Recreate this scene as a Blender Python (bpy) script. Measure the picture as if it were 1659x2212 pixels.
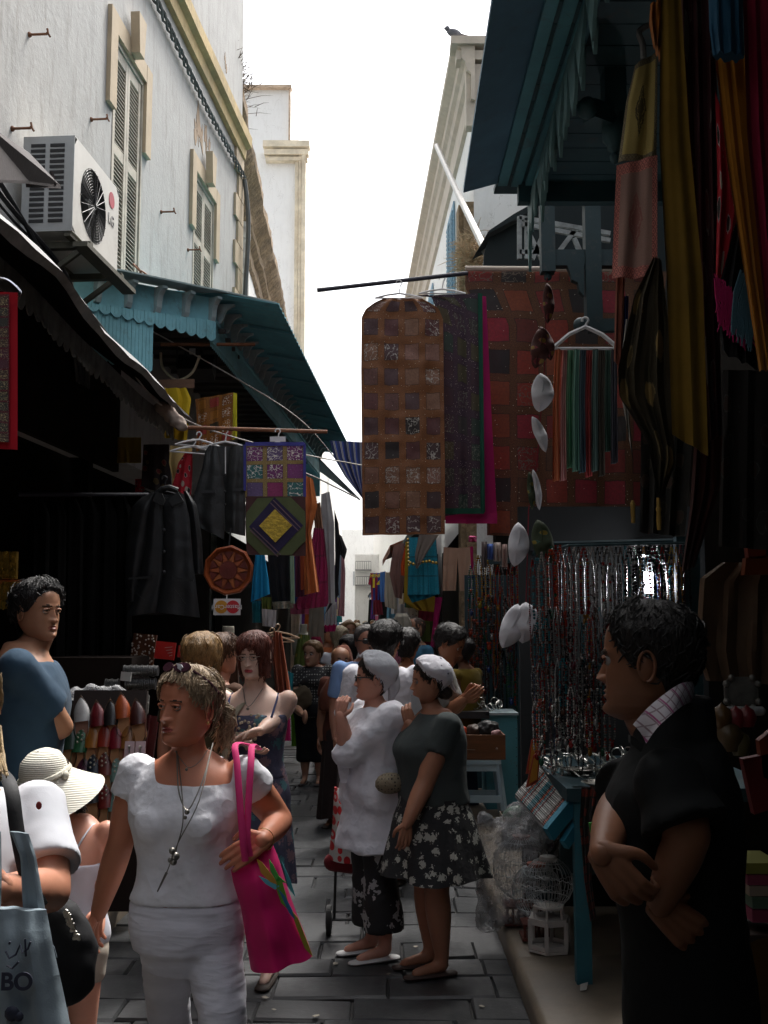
import bpy,bmesh,math,random
import numpy as np
from mathutils import Vector,Matrix,noise as mnoise
for o in list(bpy.data.objects):bpy.data.objects.remove(o)
sc=bpy.context.scene
rad,sin,cos,pi=math.radians,math.sin,math.cos,math.pi
random.seed(7);RNG=np.random.default_rng(7)
# ------ camera, sky, sun, exposure
TH=rad(5.97);CAMZ=1.75;FPX=2335.0;CX,CY=829.5,1106.0
cam=bpy.data.cameras.new('camera');camo=bpy.data.objects.new('camera',cam);sc.collection.objects.link(camo)
camo.location=(0,0,CAMZ);camo.rotation_euler=(rad(90)+TH,0,0)
cam.sensor_fit='VERTICAL';cam.sensor_height=36.0;cam.lens=36.0*FPX/2212.0
cam.clip_start=0.05;cam.clip_end=1000;sc.camera=camo
w=bpy.data.worlds.new('World');sc.world=w;w.use_nodes=True
SUN_EL,SUN_ROT=60,28
nt=w.node_tree;sky=nt.nodes.new('ShaderNodeTexSky');sky.sky_type='NISHITA';sky.sun_disc=False
sky.sun_elevation=rad(SUN_EL);sky.sun_rotation=rad(SUN_ROT);sky.dust_density=6;sky.air_density=1.0;sky.ozone_density=1.0
hs=nt.nodes.new('ShaderNodeHueSaturation');hs.inputs['Saturation'].default_value=0.3
nt.links.new(sky.outputs[0],hs.inputs['Color']);nt.links.new(hs.outputs[0],nt.nodes['Background'].inputs[0])
nt.nodes['Background'].inputs[1].default_value=0.15
sl=bpy.data.lights.new('sun','SUN');so=bpy.data.objects.new('sun',sl);sc.collection.objects.link(so)
sl.energy=1.3;sl.angle=rad(12);sl.color=(1.0,.97,.92)
sd=Vector((sin(rad(SUN_ROT))*cos(rad(SUN_EL)),cos(rad(SUN_ROT))*cos(rad(SUN_EL)),sin(rad(SUN_EL))))
so.rotation_euler=sd.to_track_quat('Z','Y').to_euler()
sc.view_settings.view_transform='Standard';sc.view_settings.look='None'
sc.view_settings.exposure=1.55;sc.view_settings.gamma=1.0
sc.cycles.max_bounces=5;sc.cycles.diffuse_bounces=3;sc.cycles.glossy_bounces=2;sc.cycles.transparent_max_bounces=12
# ------ photo-survey helpers: a sighting ray meets a distance or a plane
def ray(px,py):
 u,v=(px-CX)/FPX,(CY-py)/FPX
 return np.array([u,cos(TH)-v*sin(TH),sin(TH)+v*cos(TH)])
C0=np.array([0,0,CAMZ])
def P(px,py,Y):
 d=ray(px,py);return C0+d*(Y/d[1])
def PZ(px,py,Z):
 d=ray(px,py);return C0+d*((Z-CAMZ)/d[2])
def PPl(px,py,pt,n):
 d=ray(px,py);pt=np.array(pt,float);n=np.array(n,float)
 return C0+d*(np.dot(pt-C0,n)/np.dot(d,n))
def V(*a):return np.array(a,float)
def nrm(v):
 v=np.array(v,float);l=np.linalg.norm(v);return v/l if l>1e-9 else v
def sstep(a,b,x):
 t=np.clip((x-a)/(b-a+1e-12),0,1);return t*t*(3-2*t)
def snoise(p,s=1.0,o=0):return mnoise.noise(Vector((p[0]*s+o,p[1]*s+o*1.7,p[2]*s-o)))
# ------ materials
class NT:
 def __init__(s,name):
  s.m=bpy.data.materials.new(name);s.m.use_nodes=True;s.t=s.m.node_tree;s.b=s.t.nodes['Principled BSDF']
 def n(s,typ,**kw):
  x=s.t.nodes.new('ShaderNode'+typ)
  for k,v in kw.items():setattr(x,k,v)
  return x
 def l(s,a,b):s.t.links.new(a,b)
 def setin(s,node,k,v):
  if hasattr(v,'is_linked')or isinstance(v,bpy.types.NodeSocket):s.l(v,node.inputs[k])
  elif v is not None:node.inputs[k].default_value=v
 def math(s,op,a,b=None,c=None):
  x=s.n('Math',operation=op);s.setin(x,0,a);s.setin(x,1,b)
  if c is not None:s.setin(x,2,c)
  return x.outputs[0]
 def mix(s,f,a,b):
  x=s.n('Mix',data_type='RGBA');s.setin(x,0,f)
  for i,v in((6,a),(7,b)):
   if isinstance(v,(tuple,list)):v=tuple(v)+((1,)if len(v)==3 else())
   s.setin(x,i,v)
  return x.outputs[2]
 def coord(s,uv=False,scale=(1,1,1),loc=(0,0,0),rot=(0,0,0)):
  tc=s.n('TexCoord');mp=s.n('Mapping');s.l(tc.outputs['UV' if uv else 'Object'],mp.inputs[0])
  mp.inputs['Scale'].default_value=scale;mp.inputs['Location'].default_value=loc;mp.inputs['Rotation'].default_value=rot
  return mp.outputs[0]
 def noise(s,vec,sc=5,det=4,r=.6,out=0):
  x=s.n('TexNoise');x.inputs['Scale'].default_value=sc;x.inputs['Detail'].default_value=det;x.inputs['Roughness'].default_value=r
  if vec is not None:s.l(vec,x.inputs['Vector'])
  return x.outputs[out]
 def vor(s,vec,sc=5,feat='F1',out='Distance',rnd=1):
  x=s.n('TexVoronoi',feature=feat);x.inputs['Scale'].default_value=sc;x.inputs['Randomness'].default_value=rnd
  s.l(vec,x.inputs['Vector']);return x.outputs[out]
 def ramp(s,f,pts,const=False):
  x=s.n('ValToRGB');s.setin(x,0,f);e=x.color_ramp.elements
  if const:x.color_ramp.interpolation='CONSTANT'
  while len(e)<len(pts):e.new(.5)
  for i,(p,c)in enumerate(pts):e[i].position=p;e[i].color=tuple(c)+(1,)if len(c)==3 else c
  return x.outputs[0]
 def step(s,v,lo,hi):
  x=s.n('MapRange');s.setin(x,0,v);x.inputs[1].default_value=lo;x.inputs[2].default_value=hi;return x.outputs[0]
 def bump(s,h,st=.3,dist=.01):
  x=s.n('Bump');x.inputs['Strength'].default_value=st;x.inputs['Distance'].default_value=dist;s.l(h,x.inputs['Height'])
  s.l(x.outputs[0],s.b.inputs['Normal']);return x
 def col(s,c):s.setin(s.b,'Base Color',c if not isinstance(c,(tuple,list))else tuple(c)+(1,))
 def rough(s,r):s.setin(s.b,'Roughness',r)
MC={}
def mat(name,col,rough=.65,metal=0.,var=.18,vs=6.,bump=.25,bs=60.,bd=.004,spec=.4,sss=0,stretch=(1,1,1),dirt=None,coat=0):
 """general surface: mottled colour, uneven gloss and fine relief"""
 if name in MC:return MC[name]
 N=NT(name);v=N.coord(scale=stretch)
 n1=N.noise(v,vs,5,.65)
 lo=tuple(max(0,c*(1-var))for c in col);hi=tuple(min(1,c*(1+var))for c in col)
 c=N.mix(N.step(n1,.3,.7),lo,hi)
 if dirt:
  n3=N.noise(v,vs*.35,8,.75);c=N.mix(N.math('MULTIPLY',N.step(n3,.5,.72),dirt[1]),c,dirt[0])
 N.col(c);N.rough(N.math('MULTIPLY_ADD',n1,.25,rough-.12));N.b.inputs['Metallic'].default_value=metal
 N.b.inputs['Specular IOR Level'].default_value=spec
 if coat:N.b.inputs['Coat Weight'].default_value=coat
 if sss:
  N.b.inputs['Subsurface Weight'].default_value=sss;N.b.inputs['Subsurface Radius'].default_value=(.02,.008,.004);N.b.inputs['Subsurface Scale'].default_value=1
 if bump:N.bump(N.noise(v,bs,5,.6),bump,bd)
 MC[name]=N.m;return N.m
def cloth_mat(name,col,rough=.85,var=.12,wr=.5,wscale=9,weave=True,sheen=.04,stretch=(1,1,1),dist=.02):
 """woven cloth: wrinkles as relief plus a fine weave"""
 if name in MC:return MC[name]
 N=NT(name);v=N.coord(scale=stretch)
 n1=N.noise(v,wscale,5,.6)
 c=N.mix(N.step(N.noise(v,3,4,.6),.3,.7),tuple(x*(1-var)for x in col),tuple(min(1,x*(1+var))for x in col));N.col(c)
 N.rough(rough);N.b.inputs['Specular IOR Level'].default_value=.2;N.b.inputs['Sheen Weight'].default_value=sheen
 h=N.math('MULTIPLY',N.math('ABSOLUTE',N.math('SUBTRACT',N.noise(v,wscale*.6,3,.5),.5)),-2.2)
 if weave:h=N.math('MULTIPLY_ADD',N.noise(v,350,2,.6),.05,h)
 N.bump(h,wr,dist*.55);MC[name]=N.m;return N.m
def patch_mat(name,cols,border,nx,ny,bw=.12,sparkle=.5,swirl=.4,jitter=1.0,line=(.75,.72,.65),seed=0.,bscale=1.):
 """patchwork textile in UV cells: squares, sequinned bands, embroidery"""
 if name in MC:return MC[name]
 N=NT(name);uv=N.coord(uv=True)
 wob=N.noise(uv,7,3,.5,out=1);add=N.n('VectorMath',operation='MULTIPLY_ADD');N.l(wob,add.inputs[0]);add.inputs[1].default_value=(.018*jitter,)*3;N.l(uv,add.inputs[2])
 sp=N.n('SeparateXYZ');N.l(add.outputs[0],sp.inputs[0])
 a=N.math('MULTIPLY',sp.outputs[0],nx);b=N.math('MULTIPLY',sp.outputs[1],ny)
 fa,fb=N.math('FLOOR',a),N.math('FLOOR',b);ra,rb=N.math('FRACT',a),N.math('FRACT',b)
 cb=N.n('CombineXYZ');N.l(fa,cb.inputs[0]);N.l(fb,cb.inputs[1]);cb.inputs[2].default_value=seed
 wn=N.n('TexWhiteNoise',noise_dimensions='3D');N.l(cb.outputs[0],wn.inputs[0])
 k=len(cols);c=N.ramp(wn.outputs[0],[(i/k,cc)for i,cc in enumerate(cols)],True)
 va=N.coord(uv=True,scale=(nx*12,ny*12,1));silk=N.noise(va,1.0,4,.7)
 c=N.mix(N.math('MULTIPLY',N.step(silk,.35,.75),.55),c,(.02,.012,.01))
 va2=N.coord(uv=True,scale=(nx*3.2,ny*3.2,1));en=N.noise(va2,1.2,2,.5)
 ln=N.math('LESS_THAN',N.math('ABSOLUTE',N.math('SUBTRACT',en,.5)),.018)
 cell2=N.math('FRACT',N.math('MULTIPLY',wn.outputs[0],7.31));sel=N.math('LESS_THAN',cell2,swirl)
 c=N.mix(N.math('MULTIPLY',ln,sel),c,line)
 da=N.math('ABSOLUTE',N.math('SUBTRACT',ra,.5));db=N.math('ABSOLUTE',N.math('SUBTRACT',rb,.5))
 bd=N.math('GREATER_THAN',N.math('MAXIMUM',da,db),.5-bw)
 vb=N.coord(uv=True,scale=(nx*14*bscale,ny*14*bscale,1));bn=N.noise(vb,2.2,3,.7)
 bc=N.mix(N.step(bn,.35,.65),tuple(x*.35 for x in border),tuple(min(1,x*1.35)for x in border))
 seam=N.math('GREATER_THAN',N.math('MAXIMUM',da,db),.5-bw*.12)
 c=N.mix(bd,c,bc)
 seam2=N.math('COMPARE',N.math('MAXIMUM',da,db),.5-bw,.012);c=N.mix(N.math('MULTIPLY',seam2,.7),c,(.01,.006,.004))
 vs_=N.coord(uv=True,scale=(nx*16,ny*16,1));vd=N.vor(vs_,1.0);vr=N.vor(vs_,1.0,out='Color')
 spr=N.n('SeparateColor');N.l(vr,spr.inputs[0])
 dens=N.math('MULTIPLY_ADD',bd,.16*sparkle,.05*sparkle)
 dot=N.math('MULTIPLY',N.math('LESS_THAN',vd,.17),N.math('LESS_THAN',spr.outputs[0],dens))
 c=N.mix(dot,c,(.9,.85,.7));N.col(c)
 N.rough(N.math('MULTIPLY_ADD',dot,-.45,.7));N.b.inputs['Sheen Weight'].default_value=.05
 h=N.math('ADD',N.math('MULTIPLY',silk,.5),N.math('MULTIPLY',bd,.7));N.bump(h,.5,.006)
 MC[name]=N.m;return N.m
def glow(name,col,st):
 if name in MC:return MC[name]
 N=NT(name);N.col(col);N.b.inputs['Emission Color'].default_value=tuple(col)+(1,);N.b.inputs['Emission Strength'].default_value=st
 MC[name]=N.m;return N.m
def clearmat(name,col=(.9,.9,.92),alpha=.25,rough=.15):
 if name in MC:return MC[name]
 N=NT(name);v=N.coord();N.col(col);N.b.inputs['Alpha'].default_value=alpha;N.rough(rough)
 n=N.noise(v,14,5,.7);N.bump(n,.9,.03);N.setin(N.b,'Alpha',N.math('MULTIPLY_ADD',N.step(n,.4,.75),.35,alpha));MC[name]=N.m;return N.m
 # ------ mesh collecting
class MB:
 def __init__(s):s.v=[];s.f=[];s.m=[];s.uv={};s.k=0
 def add(s,v,f,m=0,uv=None):
  b=s.k;v=np.asarray(v,float).reshape(-1,3);s.v.append(v);s.k+=len(v)
  for i,q in enumerate(f):
   if uv is not None:s.uv[len(s.f)]=[uv[j]for j in q]
   s.f.append([j+b for j in q]);s.m.append(m if np.isscalar(m)else int(m[i]))
  return s
 def merge(s,o,m=None):
  b=s.k;off=len(s.f)
  for v in o.v:s.v.append(v);s.k+=len(v)
  for i,q in enumerate(o.f):s.f.append([j+b for j in q]);s.m.append(o.m[i]if m is None else m)
  for k,u in o.uv.items():s.uv[k+off]=u
  return s
 def verts(s):return np.concatenate(s.v)if s.v else np.zeros((0,3))
 def box(s,c,size,R=None,m=0):
  c=np.array(c,float);h=np.array(size,float)/2
  v=np.array([[x,y,z]for x in(-1,1)for y in(-1,1)for z in(-1,1)])*h
  if R is not None:v=v@np.array(R).T
  return s.add(v+c,[(0,1,3,2),(4,6,7,5),(0,4,5,1),(2,3,7,6),(0,2,6,4),(1,5,7,3)],m)
 def bar(s,a,b,w,h=None,m=0,up=(0,0,1)):
  a=np.array(a,float);b=np.array(b,float);d=nrm(b-a);h=h or w
  x=nrm(np.cross(d,up));
  if np.linalg.norm(x)<.1:x=V(1,0,0)
  z=np.cross(x,d);R=np.stack([x,d,z],1)
  return s.box((a+b)/2,(w,np.linalg.norm(b-a),h),R,m)
 def tube(s,pts,r,n=8,m=0,caps=True,flat=1.0,up=None):
  pts=[np.array(p,float)for p in pts];k=len(pts)
  r=[r]*k if np.isscalar(r)else list(r)
  T=[nrm(pts[min(i+1,k-1)]-pts[max(i-1,0)])for i in range(k)]
  x=np.cross(T[0],up if up is not None else((0,0,1)if abs(T[0][2])<.9 else(1,0,0)));x=nrm(x)
  vs=[];
  for i in range(k):
   x=nrm(x-T[i]*np.dot(x,T[i]));y=np.cross(T[i],x)
   for j in range(n):
    a=2*pi*j/n;vs.append(pts[i]+r[i]*(cos(a)*x+sin(a)*y*flat))
  f=[(i*n+j,i*n+(j+1)%n,(i+1)*n+(j+1)%n,(i+1)*n+j)for i in range(k-1)for j in range(n)]
  if caps:f+=[tuple(range(n))[::-1],tuple((k-1)*n+j for j in range(n))]
  return s.add(vs,f,m)
 def capsule(s,pts,r,n=14,m=0,flat=1.0,up=None):
  """tube with rounded ends and smoothly interpolated spine"""
  pts=[np.array(p,float)for p in pts];r=[r]*len(pts)if np.isscalar(r)else list(r)
  P2,R2=spline(pts,r,6)
  d0=nrm(P2[0]-P2[1]);d1=nrm(P2[-1]-P2[-2]);a,b=[],[]
  for t in(85,60,35,15):a.append((P2[0]+d0*R2[0]*sin(rad(t)),R2[0]*cos(rad(t))))
  for t in(15,35,60,85):b.append((P2[-1]+d1*R2[-1]*sin(rad(t)),R2[-1]*cos(rad(t))))
  pp=[x[0]for x in a]+list(P2)+[x[0]for x in b];rr=[x[1]for x in a]+list(R2)+[x[1]for x in b]
  return s.tube(pp,rr,n,m,True,flat,up)
 def rings(s,rings,n=28,m=0,sub=4,close=True):
  """stack of horizontal ellipses (cx,cy,cz,rx,ry,yaw[,power])"""
  A=np.array([list(r)+[2.0]*(7-len(r))for r in rings],float)
  pts=[A[i]for i in range(len(A))];Q=catmull(np.array(pts),sub)
  vs=[]
  for q in Q:
   e=2.0/q[6]
   for j in range(n):
    a=2*pi*j/n;ca,sa=cos(a),sin(a)
    x=q[3]*abs(ca)**e*np.sign(ca);y=q[4]*abs(sa)**e*np.sign(sa);c,s_=cos(q[5]),sin(q[5])
    vs.append((q[0]+x*c-y*s_,q[1]+x*s_+y*c,q[2]))
  k=len(Q)
  f=[(i*n+j,i*n+(j+1)%n,(i+1)*n+(j+1)%n,(i+1)*n+j)for i in range(k-1)for j in range(n)]
  if close:f+=[tuple(range(n))[::-1],tuple((k-1)*n+j for j in range(n))]
  return s.add(vs,f,m)
 def ball(s,c,r,n=12,m=0,R=None):
  r=np.array([r]*3 if np.isscalar(r)else r,float);vs=[];k=max(4,n//2+1)
  for i in range(k+1):
   t=pi*i/k
   for j in range(n):
    a=2*pi*j/n;vs.append((sin(t)*cos(a),sin(t)*sin(a),cos(t)))
  v=np.array(vs)*r
  if R is not None:v=v@np.array(R).T
  f=[(i*n+j,(i+1)*n+j,(i+1)*n+(j+1)%n,i*n+(j+1)%n)for i in range(k)for j in range(n)]
  return s.add(v+np.array(c,float),f,m)
 def lathe(s,c,prof,n=20,m=0,R=None,ang=(0,2*pi)):
  full=abs(ang[1]-ang[0]-2*pi)<1e-3;nn=n if full else n+1
  vs=[(r*cos(ang[0]+(ang[1]-ang[0])*j/n),r*sin(ang[0]+(ang[1]-ang[0])*j/n),z)for r,z in prof for j in range(nn)]
  v=np.array(vs)
  if R is not None:v=v@np.array(R).T
  f=[(i*nn+j,i*nn+(j+1)%nn,(i+1)*nn+(j+1)%nn,(i+1)*nn+j)for i in range(len(prof)-1)for j in range(n)]
  return s.add(v+np.array(c,float),f,m)
 def prism(s,poly,ext,m=0):
  """planar 3-D polygon pushed along ext"""
  p=np.array(poly,float);n=len(p);e=np.array(ext,float)
  f=[tuple(range(n)),tuple(range(2*n-1,n-1,-1))]+[(i,i+n,(i+1)%n+n,(i+1)%n)for i in range(n)]
  return s.add(np.concatenate([p,p+e]),f,m)
 def build(s,name,mats,parent=None,smooth=True,origin=None,weld=False,**tags):
  me=bpy.data.meshes.new(name);v=s.verts()
  if parent is not None:o0=np.array(world_loc(parent))
  elif origin is not None:o0=np.array(origin,float)
  else:o0=np.array([v[:,0].mean(),v[:,1].mean(),v[:,2].min()])if len(v)else np.zeros(3)
  me.from_pydata((v-o0).tolist(),[],s.f)
  if not isinstance(mats,(list,tuple)):mats=[mats]
  for x in mats:me.materials.append(x)
  if len(mats)>1:me.polygons.foreach_set('material_index',s.m)
  if s.uv:
   uvl=me.uv_layers.new(name='UVMap');arr=np.zeros((len(me.loops),2))
   for i,poly in enumerate(me.polygons):
    if i in s.uv:
     for j,li in enumerate(poly.loop_indices):arr[li]=s.uv[i][j]
   uvl.data.foreach_set('uv',arr.ravel())
  if smooth:
   me.polygons.foreach_set('use_smooth',[True]*len(me.polygons))
   try:me.set_sharp_from_angle(angle=rad(42 if smooth is True else smooth))
   except Exception:pass
  me.validate();me.update()
  o=bpy.data.objects.new(name,me);sc.collection.objects.link(o)
  if parent is not None:o.parent=parent
  else:o.location=o0
  for k2,v2 in tags.items():o[k2]=v2
  return o
def world_loc(o):
 l=V(*o.location);p=o.parent
 while p is not None:l=l+V(*p.location);p=p.parent
 return l
def catmull(A,sub):
 A=np.asarray(A,float)
 if sub<=1 or len(A)<3:return A
 out=[]
 for i in range(len(A)-1):
  p0,p1,p2,p3=A[max(i-1,0)],A[i],A[i+1],A[min(i+2,len(A)-1)]
  for k in range(sub):
   t=k/sub;out.append(.5*(2*p1+(p2-p0)*t+(2*p0-5*p1+4*p2-p3)*t*t+(3*p1-p0-3*p2+p3)*t**3))
 out.append(A[-1]);return np.array(out)
def spline(pts,r,sub):
 Q=catmull(np.array([list(p)+[q]for p,q in zip(pts,r)]),sub)
 return[q[:3]for q in Q],[max(q[3],1e-4)for q in Q]
def thing(name,label,cat,loc=(0,0,0),group=None,kind=None):
 o=bpy.data.objects.new(name,None);sc.collection.objects.link(o);o.location=loc;o.empty_display_size=.1
 o['label']=label;o['category']=cat
 if group:o['group']=group
 if kind:o['kind']=kind
 return o
def tag(o,label,cat,group=None):
 o['label']=label;o['category']=cat
 if group:o['group']=group
 return o
def struct(o):o['kind']='structure';return o
def copy_tree(o,parent=None):
 c=o.copy();sc.collection.objects.link(c)
 if parent is not None:c.parent=parent
 for ch in[x for x in bpy.data.objects if x.parent==o]:copy_tree(ch,c)
 return c
def rz(a):return np.array([[cos(a),-sin(a),0],[sin(a),cos(a),0],[0,0,1]])
def rx(a):return np.array([[1,0,0],[0,cos(a),-sin(a)],[0,sin(a),cos(a)]])
def ry(a):return np.array([[cos(a),0,sin(a)],[0,1,0],[-sin(a),0,cos(a)]])
# ------ hanging cloth between two edge polylines
def resample(poly,n):
 p=np.array(poly,float);d=np.r_[0,np.cumsum(np.linalg.norm(np.diff(p[:,:2],axis=0),axis=1))];t=np.linspace(0,d[-1],n)
 return np.stack([np.interp(t,d,p[:,k])for k in range(p.shape[1])],1)
def sheet(L,R,Y,rows=30,cols=24,amp=.01,nf=4,grow=.6,thick=.004,bulge=0.,yaw=0.,seed=0,wr=.004,top=0.,sag=0.,mb=None,m=0):
 """L and R: survey polylines from top to bottom of a hanging piece at distance Y; folds, puff and thickness are real depth"""
 L=resample(L,rows);R=resample(R,rows);mb=mb or MB();ph=random.Random(seed);p1,p2,p3=(ph.uniform(0,6.28)for _ in range(3))
 F=np.zeros((rows,cols,3));B=np.zeros((rows,cols,3));uv=[]
 ext=abs(R[:,0]-L[:,0]).mean()*Y/FPX
 for i in range(rows):
  t=i/(rows-1)
  for j in range(cols):
   s=j/(cols-1);q=L[i]*(1-s)+R[i]*s
   pt=P(q[0],q[1]+sag*4*s*(1-s),Y)
   a=amp*(1-grow+grow*t)
   sx=s*nf*2*pi
   d=a*(sin(sx+p1+.6*sin(t*3+p2))+.5*sin(sx*1.73+p3+t*1.5))+wr*snoise(pt,14,seed)
   d+=yaw*(s-.5)*ext
   be=bulge*(max(0,sin(pi*s))**.55)*(.35+.65*min(1,t*6))*.5
   dirv=nrm(pt-C0);dirv[2]=0;F[i,j]=pt+dirv*(d-be-thick/2);B[i,j]=pt+dirv*(d+be+thick/2)
   uv.append((s,1-t))
 v=np.concatenate([F.reshape(-1,3),B.reshape(-1,3)]);n=rows*cols;f=[]
 for i in range(rows-1):
  for j in range(cols-1):
   a=i*cols+j;f.append((a,a+cols,a+cols+1,a+1));f.append((n+a,n+a+1,n+a+cols+1,n+a+cols))
 for i in range(rows-1):
  for j in(0,cols-1):
   a=i*cols+j;f.append((a,n+a,n+a+cols,a+cols)if j else(a,a+cols,n+a+cols,n+a))
 for j in range(cols-1):
  a=j;b=(rows-1)*cols+j;f.append((a,a+1,n+a+1,n+a));f.append((b,n+b,n+b+1,b+1))
 mb.add(v,f,m,uv=uv+uv);return mb
def quadsheet(x0,y0,x1,y1,Y,**k):return sheet([(x0,y0),(x0,y1)],[(x1,y0),(x1,y1)],Y,**k)
def hanger(mb,top,width,hook=.07,drop=.05,r=.004,m=0,yaw=0.):
 """coat hanger: top = point where the hook sits on the rail"""
 top=np.array(top,float);d=V(cos(yaw),sin(yaw),0)
 hk=[top+d*.018*cos(a)+V(0,0,.018*sin(a)-.012)for a in np.linspace(pi*1.1,-pi*.35,9)]+[top+V(0,0,-hook)]
 mb.tube(hk,r,6,m);c=top+V(0,0,-hook)
 mb.tube([c-d*width/2+V(0,0,-drop),c-d*width*.25+V(0,0,-drop*.35),c,c+d*width*.25+V(0,0,-drop*.35),c+d*width/2+V(0,0,-drop)],r*1.6,6,m)
 mb.tube([c-d*width/2+V(0,0,-drop),c+d*width/2+V(0,0,-drop)],r*1.2,6,m)
 return mb
 # ------ welding volumes into one continuous surface
def weld(mb,voxel=.012,smooth=6,disp=None):
 me=bpy.data.meshes.new('tmp');me.from_pydata(mb.verts().tolist(),[],mb.f);me.update()
 bm=bmesh.new();bm.from_mesh(me);bmesh.ops.recalc_face_normals(bm,faces=bm.faces);bm.to_mesh(me);bm.free()
 ob=bpy.data.objects.new('tmp',me);sc.collection.objects.link(ob)
 r=ob.modifiers.new('r','REMESH');r.mode='VOXEL';r.voxel_size=voxel
 if smooth:
  s=ob.modifiers.new('s','SMOOTH');s.factor=.5;s.iterations=smooth
 dg=bpy.context.evaluated_depsgraph_get();dg.update();ev=ob.evaluated_get(dg);m2=ev.to_mesh()
 n=len(m2.vertices);v=np.zeros(n*3);m2.vertices.foreach_get('co',v);v=v.reshape(-1,3)
 nn=np.zeros(n*3);m2.vertices.foreach_get('normal',nn);nn=nn.reshape(-1,3)
 f=[tuple(p.vertices)for p in m2.polygons];ev.to_mesh_clear()
 bpy.data.objects.remove(ob);bpy.data.meshes.remove(me)
 if disp is not None:v=v+nn*np.array([disp(p)for p in v])[:,None]
 out=MB();out.add(v,f);return out
def proj(p):
 d=np.asarray(p,float)-C0;y=d[...,1]*cos(TH)+d[...,2]*sin(TH);z=-d[...,1]*sin(TH)+d[...,2]*cos(TH)
 return CX+FPX*d[...,0]/y,CY-FPX*z/y
def inpoly(x,y,poly):
 c=False;n=len(poly)
 for i in range(n):
  (x1,y1),(x2,y2)=poly[i],poly[i-1]
  if(y1>y)!=(y2>y)and x<(x2-x1)*(y-y1)/(y2-y1)+x1:c=not c
 return c
def cut(mb,test,relax=8):
 """open a neckline or cuff: drop faces by test(centre), then smooth the new rim"""
 v=mb.verts();keep=[f for f in mb.f if not test(v[list(f)].mean(0))]
 cnt={}
 for f in keep:
  for i in range(len(f)):
   e=(min(f[i],f[i-1]),max(f[i],f[i-1]));cnt[e]=cnt.get(e,0)+1
 nb={}
 for(a,b),c in cnt.items():
  if c==1:nb.setdefault(a,[]).append(b);nb.setdefault(b,[]).append(a)
 for _ in range(relax):
  nv=v.copy()
  for a,l in nb.items():
   if len(l)==2:nv[a]=v[a]*.4+(v[l[0]]+v[l[1]])*.3
  v=nv
 out=MB();out.add(v,keep);return out
def text(mb_unused,s,loc,size,normal_yaw=0.,mat_=None,name='lettering',parent=None,ext=.0015,bold=.0,roll=0.,tilt=0.):
 cu=bpy.data.curves.new(name,'FONT');cu.body=s;cu.size=size;cu.align_x='CENTER';cu.align_y='CENTER';cu.extrude=ext;cu.offset=bold
 ob=bpy.data.objects.new('tmp',cu);sc.collection.objects.link(ob)
 dg=bpy.context.evaluated_depsgraph_get();dg.update();me=bpy.data.meshes.new_from_object(ob.evaluated_get(dg));me.name=name
 bpy.data.objects.remove(ob);me.materials.clear();me.materials.append(mat_)
 o=bpy.data.objects.new(name,me);sc.collection.objects.link(o)
 Rm=Matrix.Rotation(normal_yaw,4,'Z')@Matrix.Rotation(rad(90)+tilt,4,'X')@Matrix.Rotation(roll,4,'Z')
 me.transform(Rm)
 if parent is not None:o.parent=parent;o.location=V(*loc)-world_loc(parent)
 else:o.location=loc
 return o
 #  SETTING: ground, kerbs
M_stone=None
def stone_mat():
 N=NT('paving_stone');v=N.coord();n1=N.noise(v,2.2,6,.65);n2=N.noise(v,30,6,.7);geo=N.n('ObjectInfo')
 tc=N.n('TexCoord');att=N.n('VertexColor');att.layer_name='shade'
 c=N.mix(N.step(n1,.3,.72),(.026,.028,.030),(.044,.046,.048));c=N.mix(att.outputs[0],c,(.05,.05,.052));c=N.mix(N.math('MULTIPLY',N.step(n2,.45,.7),.35),c,(.035,.036,.037))
 sp=N.math('LESS_THAN',N.vor(v,16),.03);c=N.mix(N.math('MULTIPLY',sp,.5),c,(.4,.38,.34));N.col(c)
 wet=N.noise(N.coord(scale=(1.4,.6,1)),1.6,4,.6);N.rough(N.math('MULTIPLY_ADD',N.step(wet,.42,.6),.34,.3));N.b.inputs['Specular IOR Level'].default_value=.4
 N.bump(N.math('ADD',N.math('MULTIPLY',n2,.4),N.noise(v,9,5,.6)),.55,.008);return N.m
M_stone=stone_mat();M_gap=mat('joint_dirt',(.028,.027,.026),.8);M_kerb=mat('kerb_stone',(.16,.13,.095),.5,var=.2,vs=3,bump=.3,bs=25,bd=.006,dirt=((.1,.085,.07),.7))
g=MB();g.box((0,150,-.06),(400,420,.04));struct(g.build('ground',mat('far_ground',(.12,.115,.105),.8)))
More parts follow.
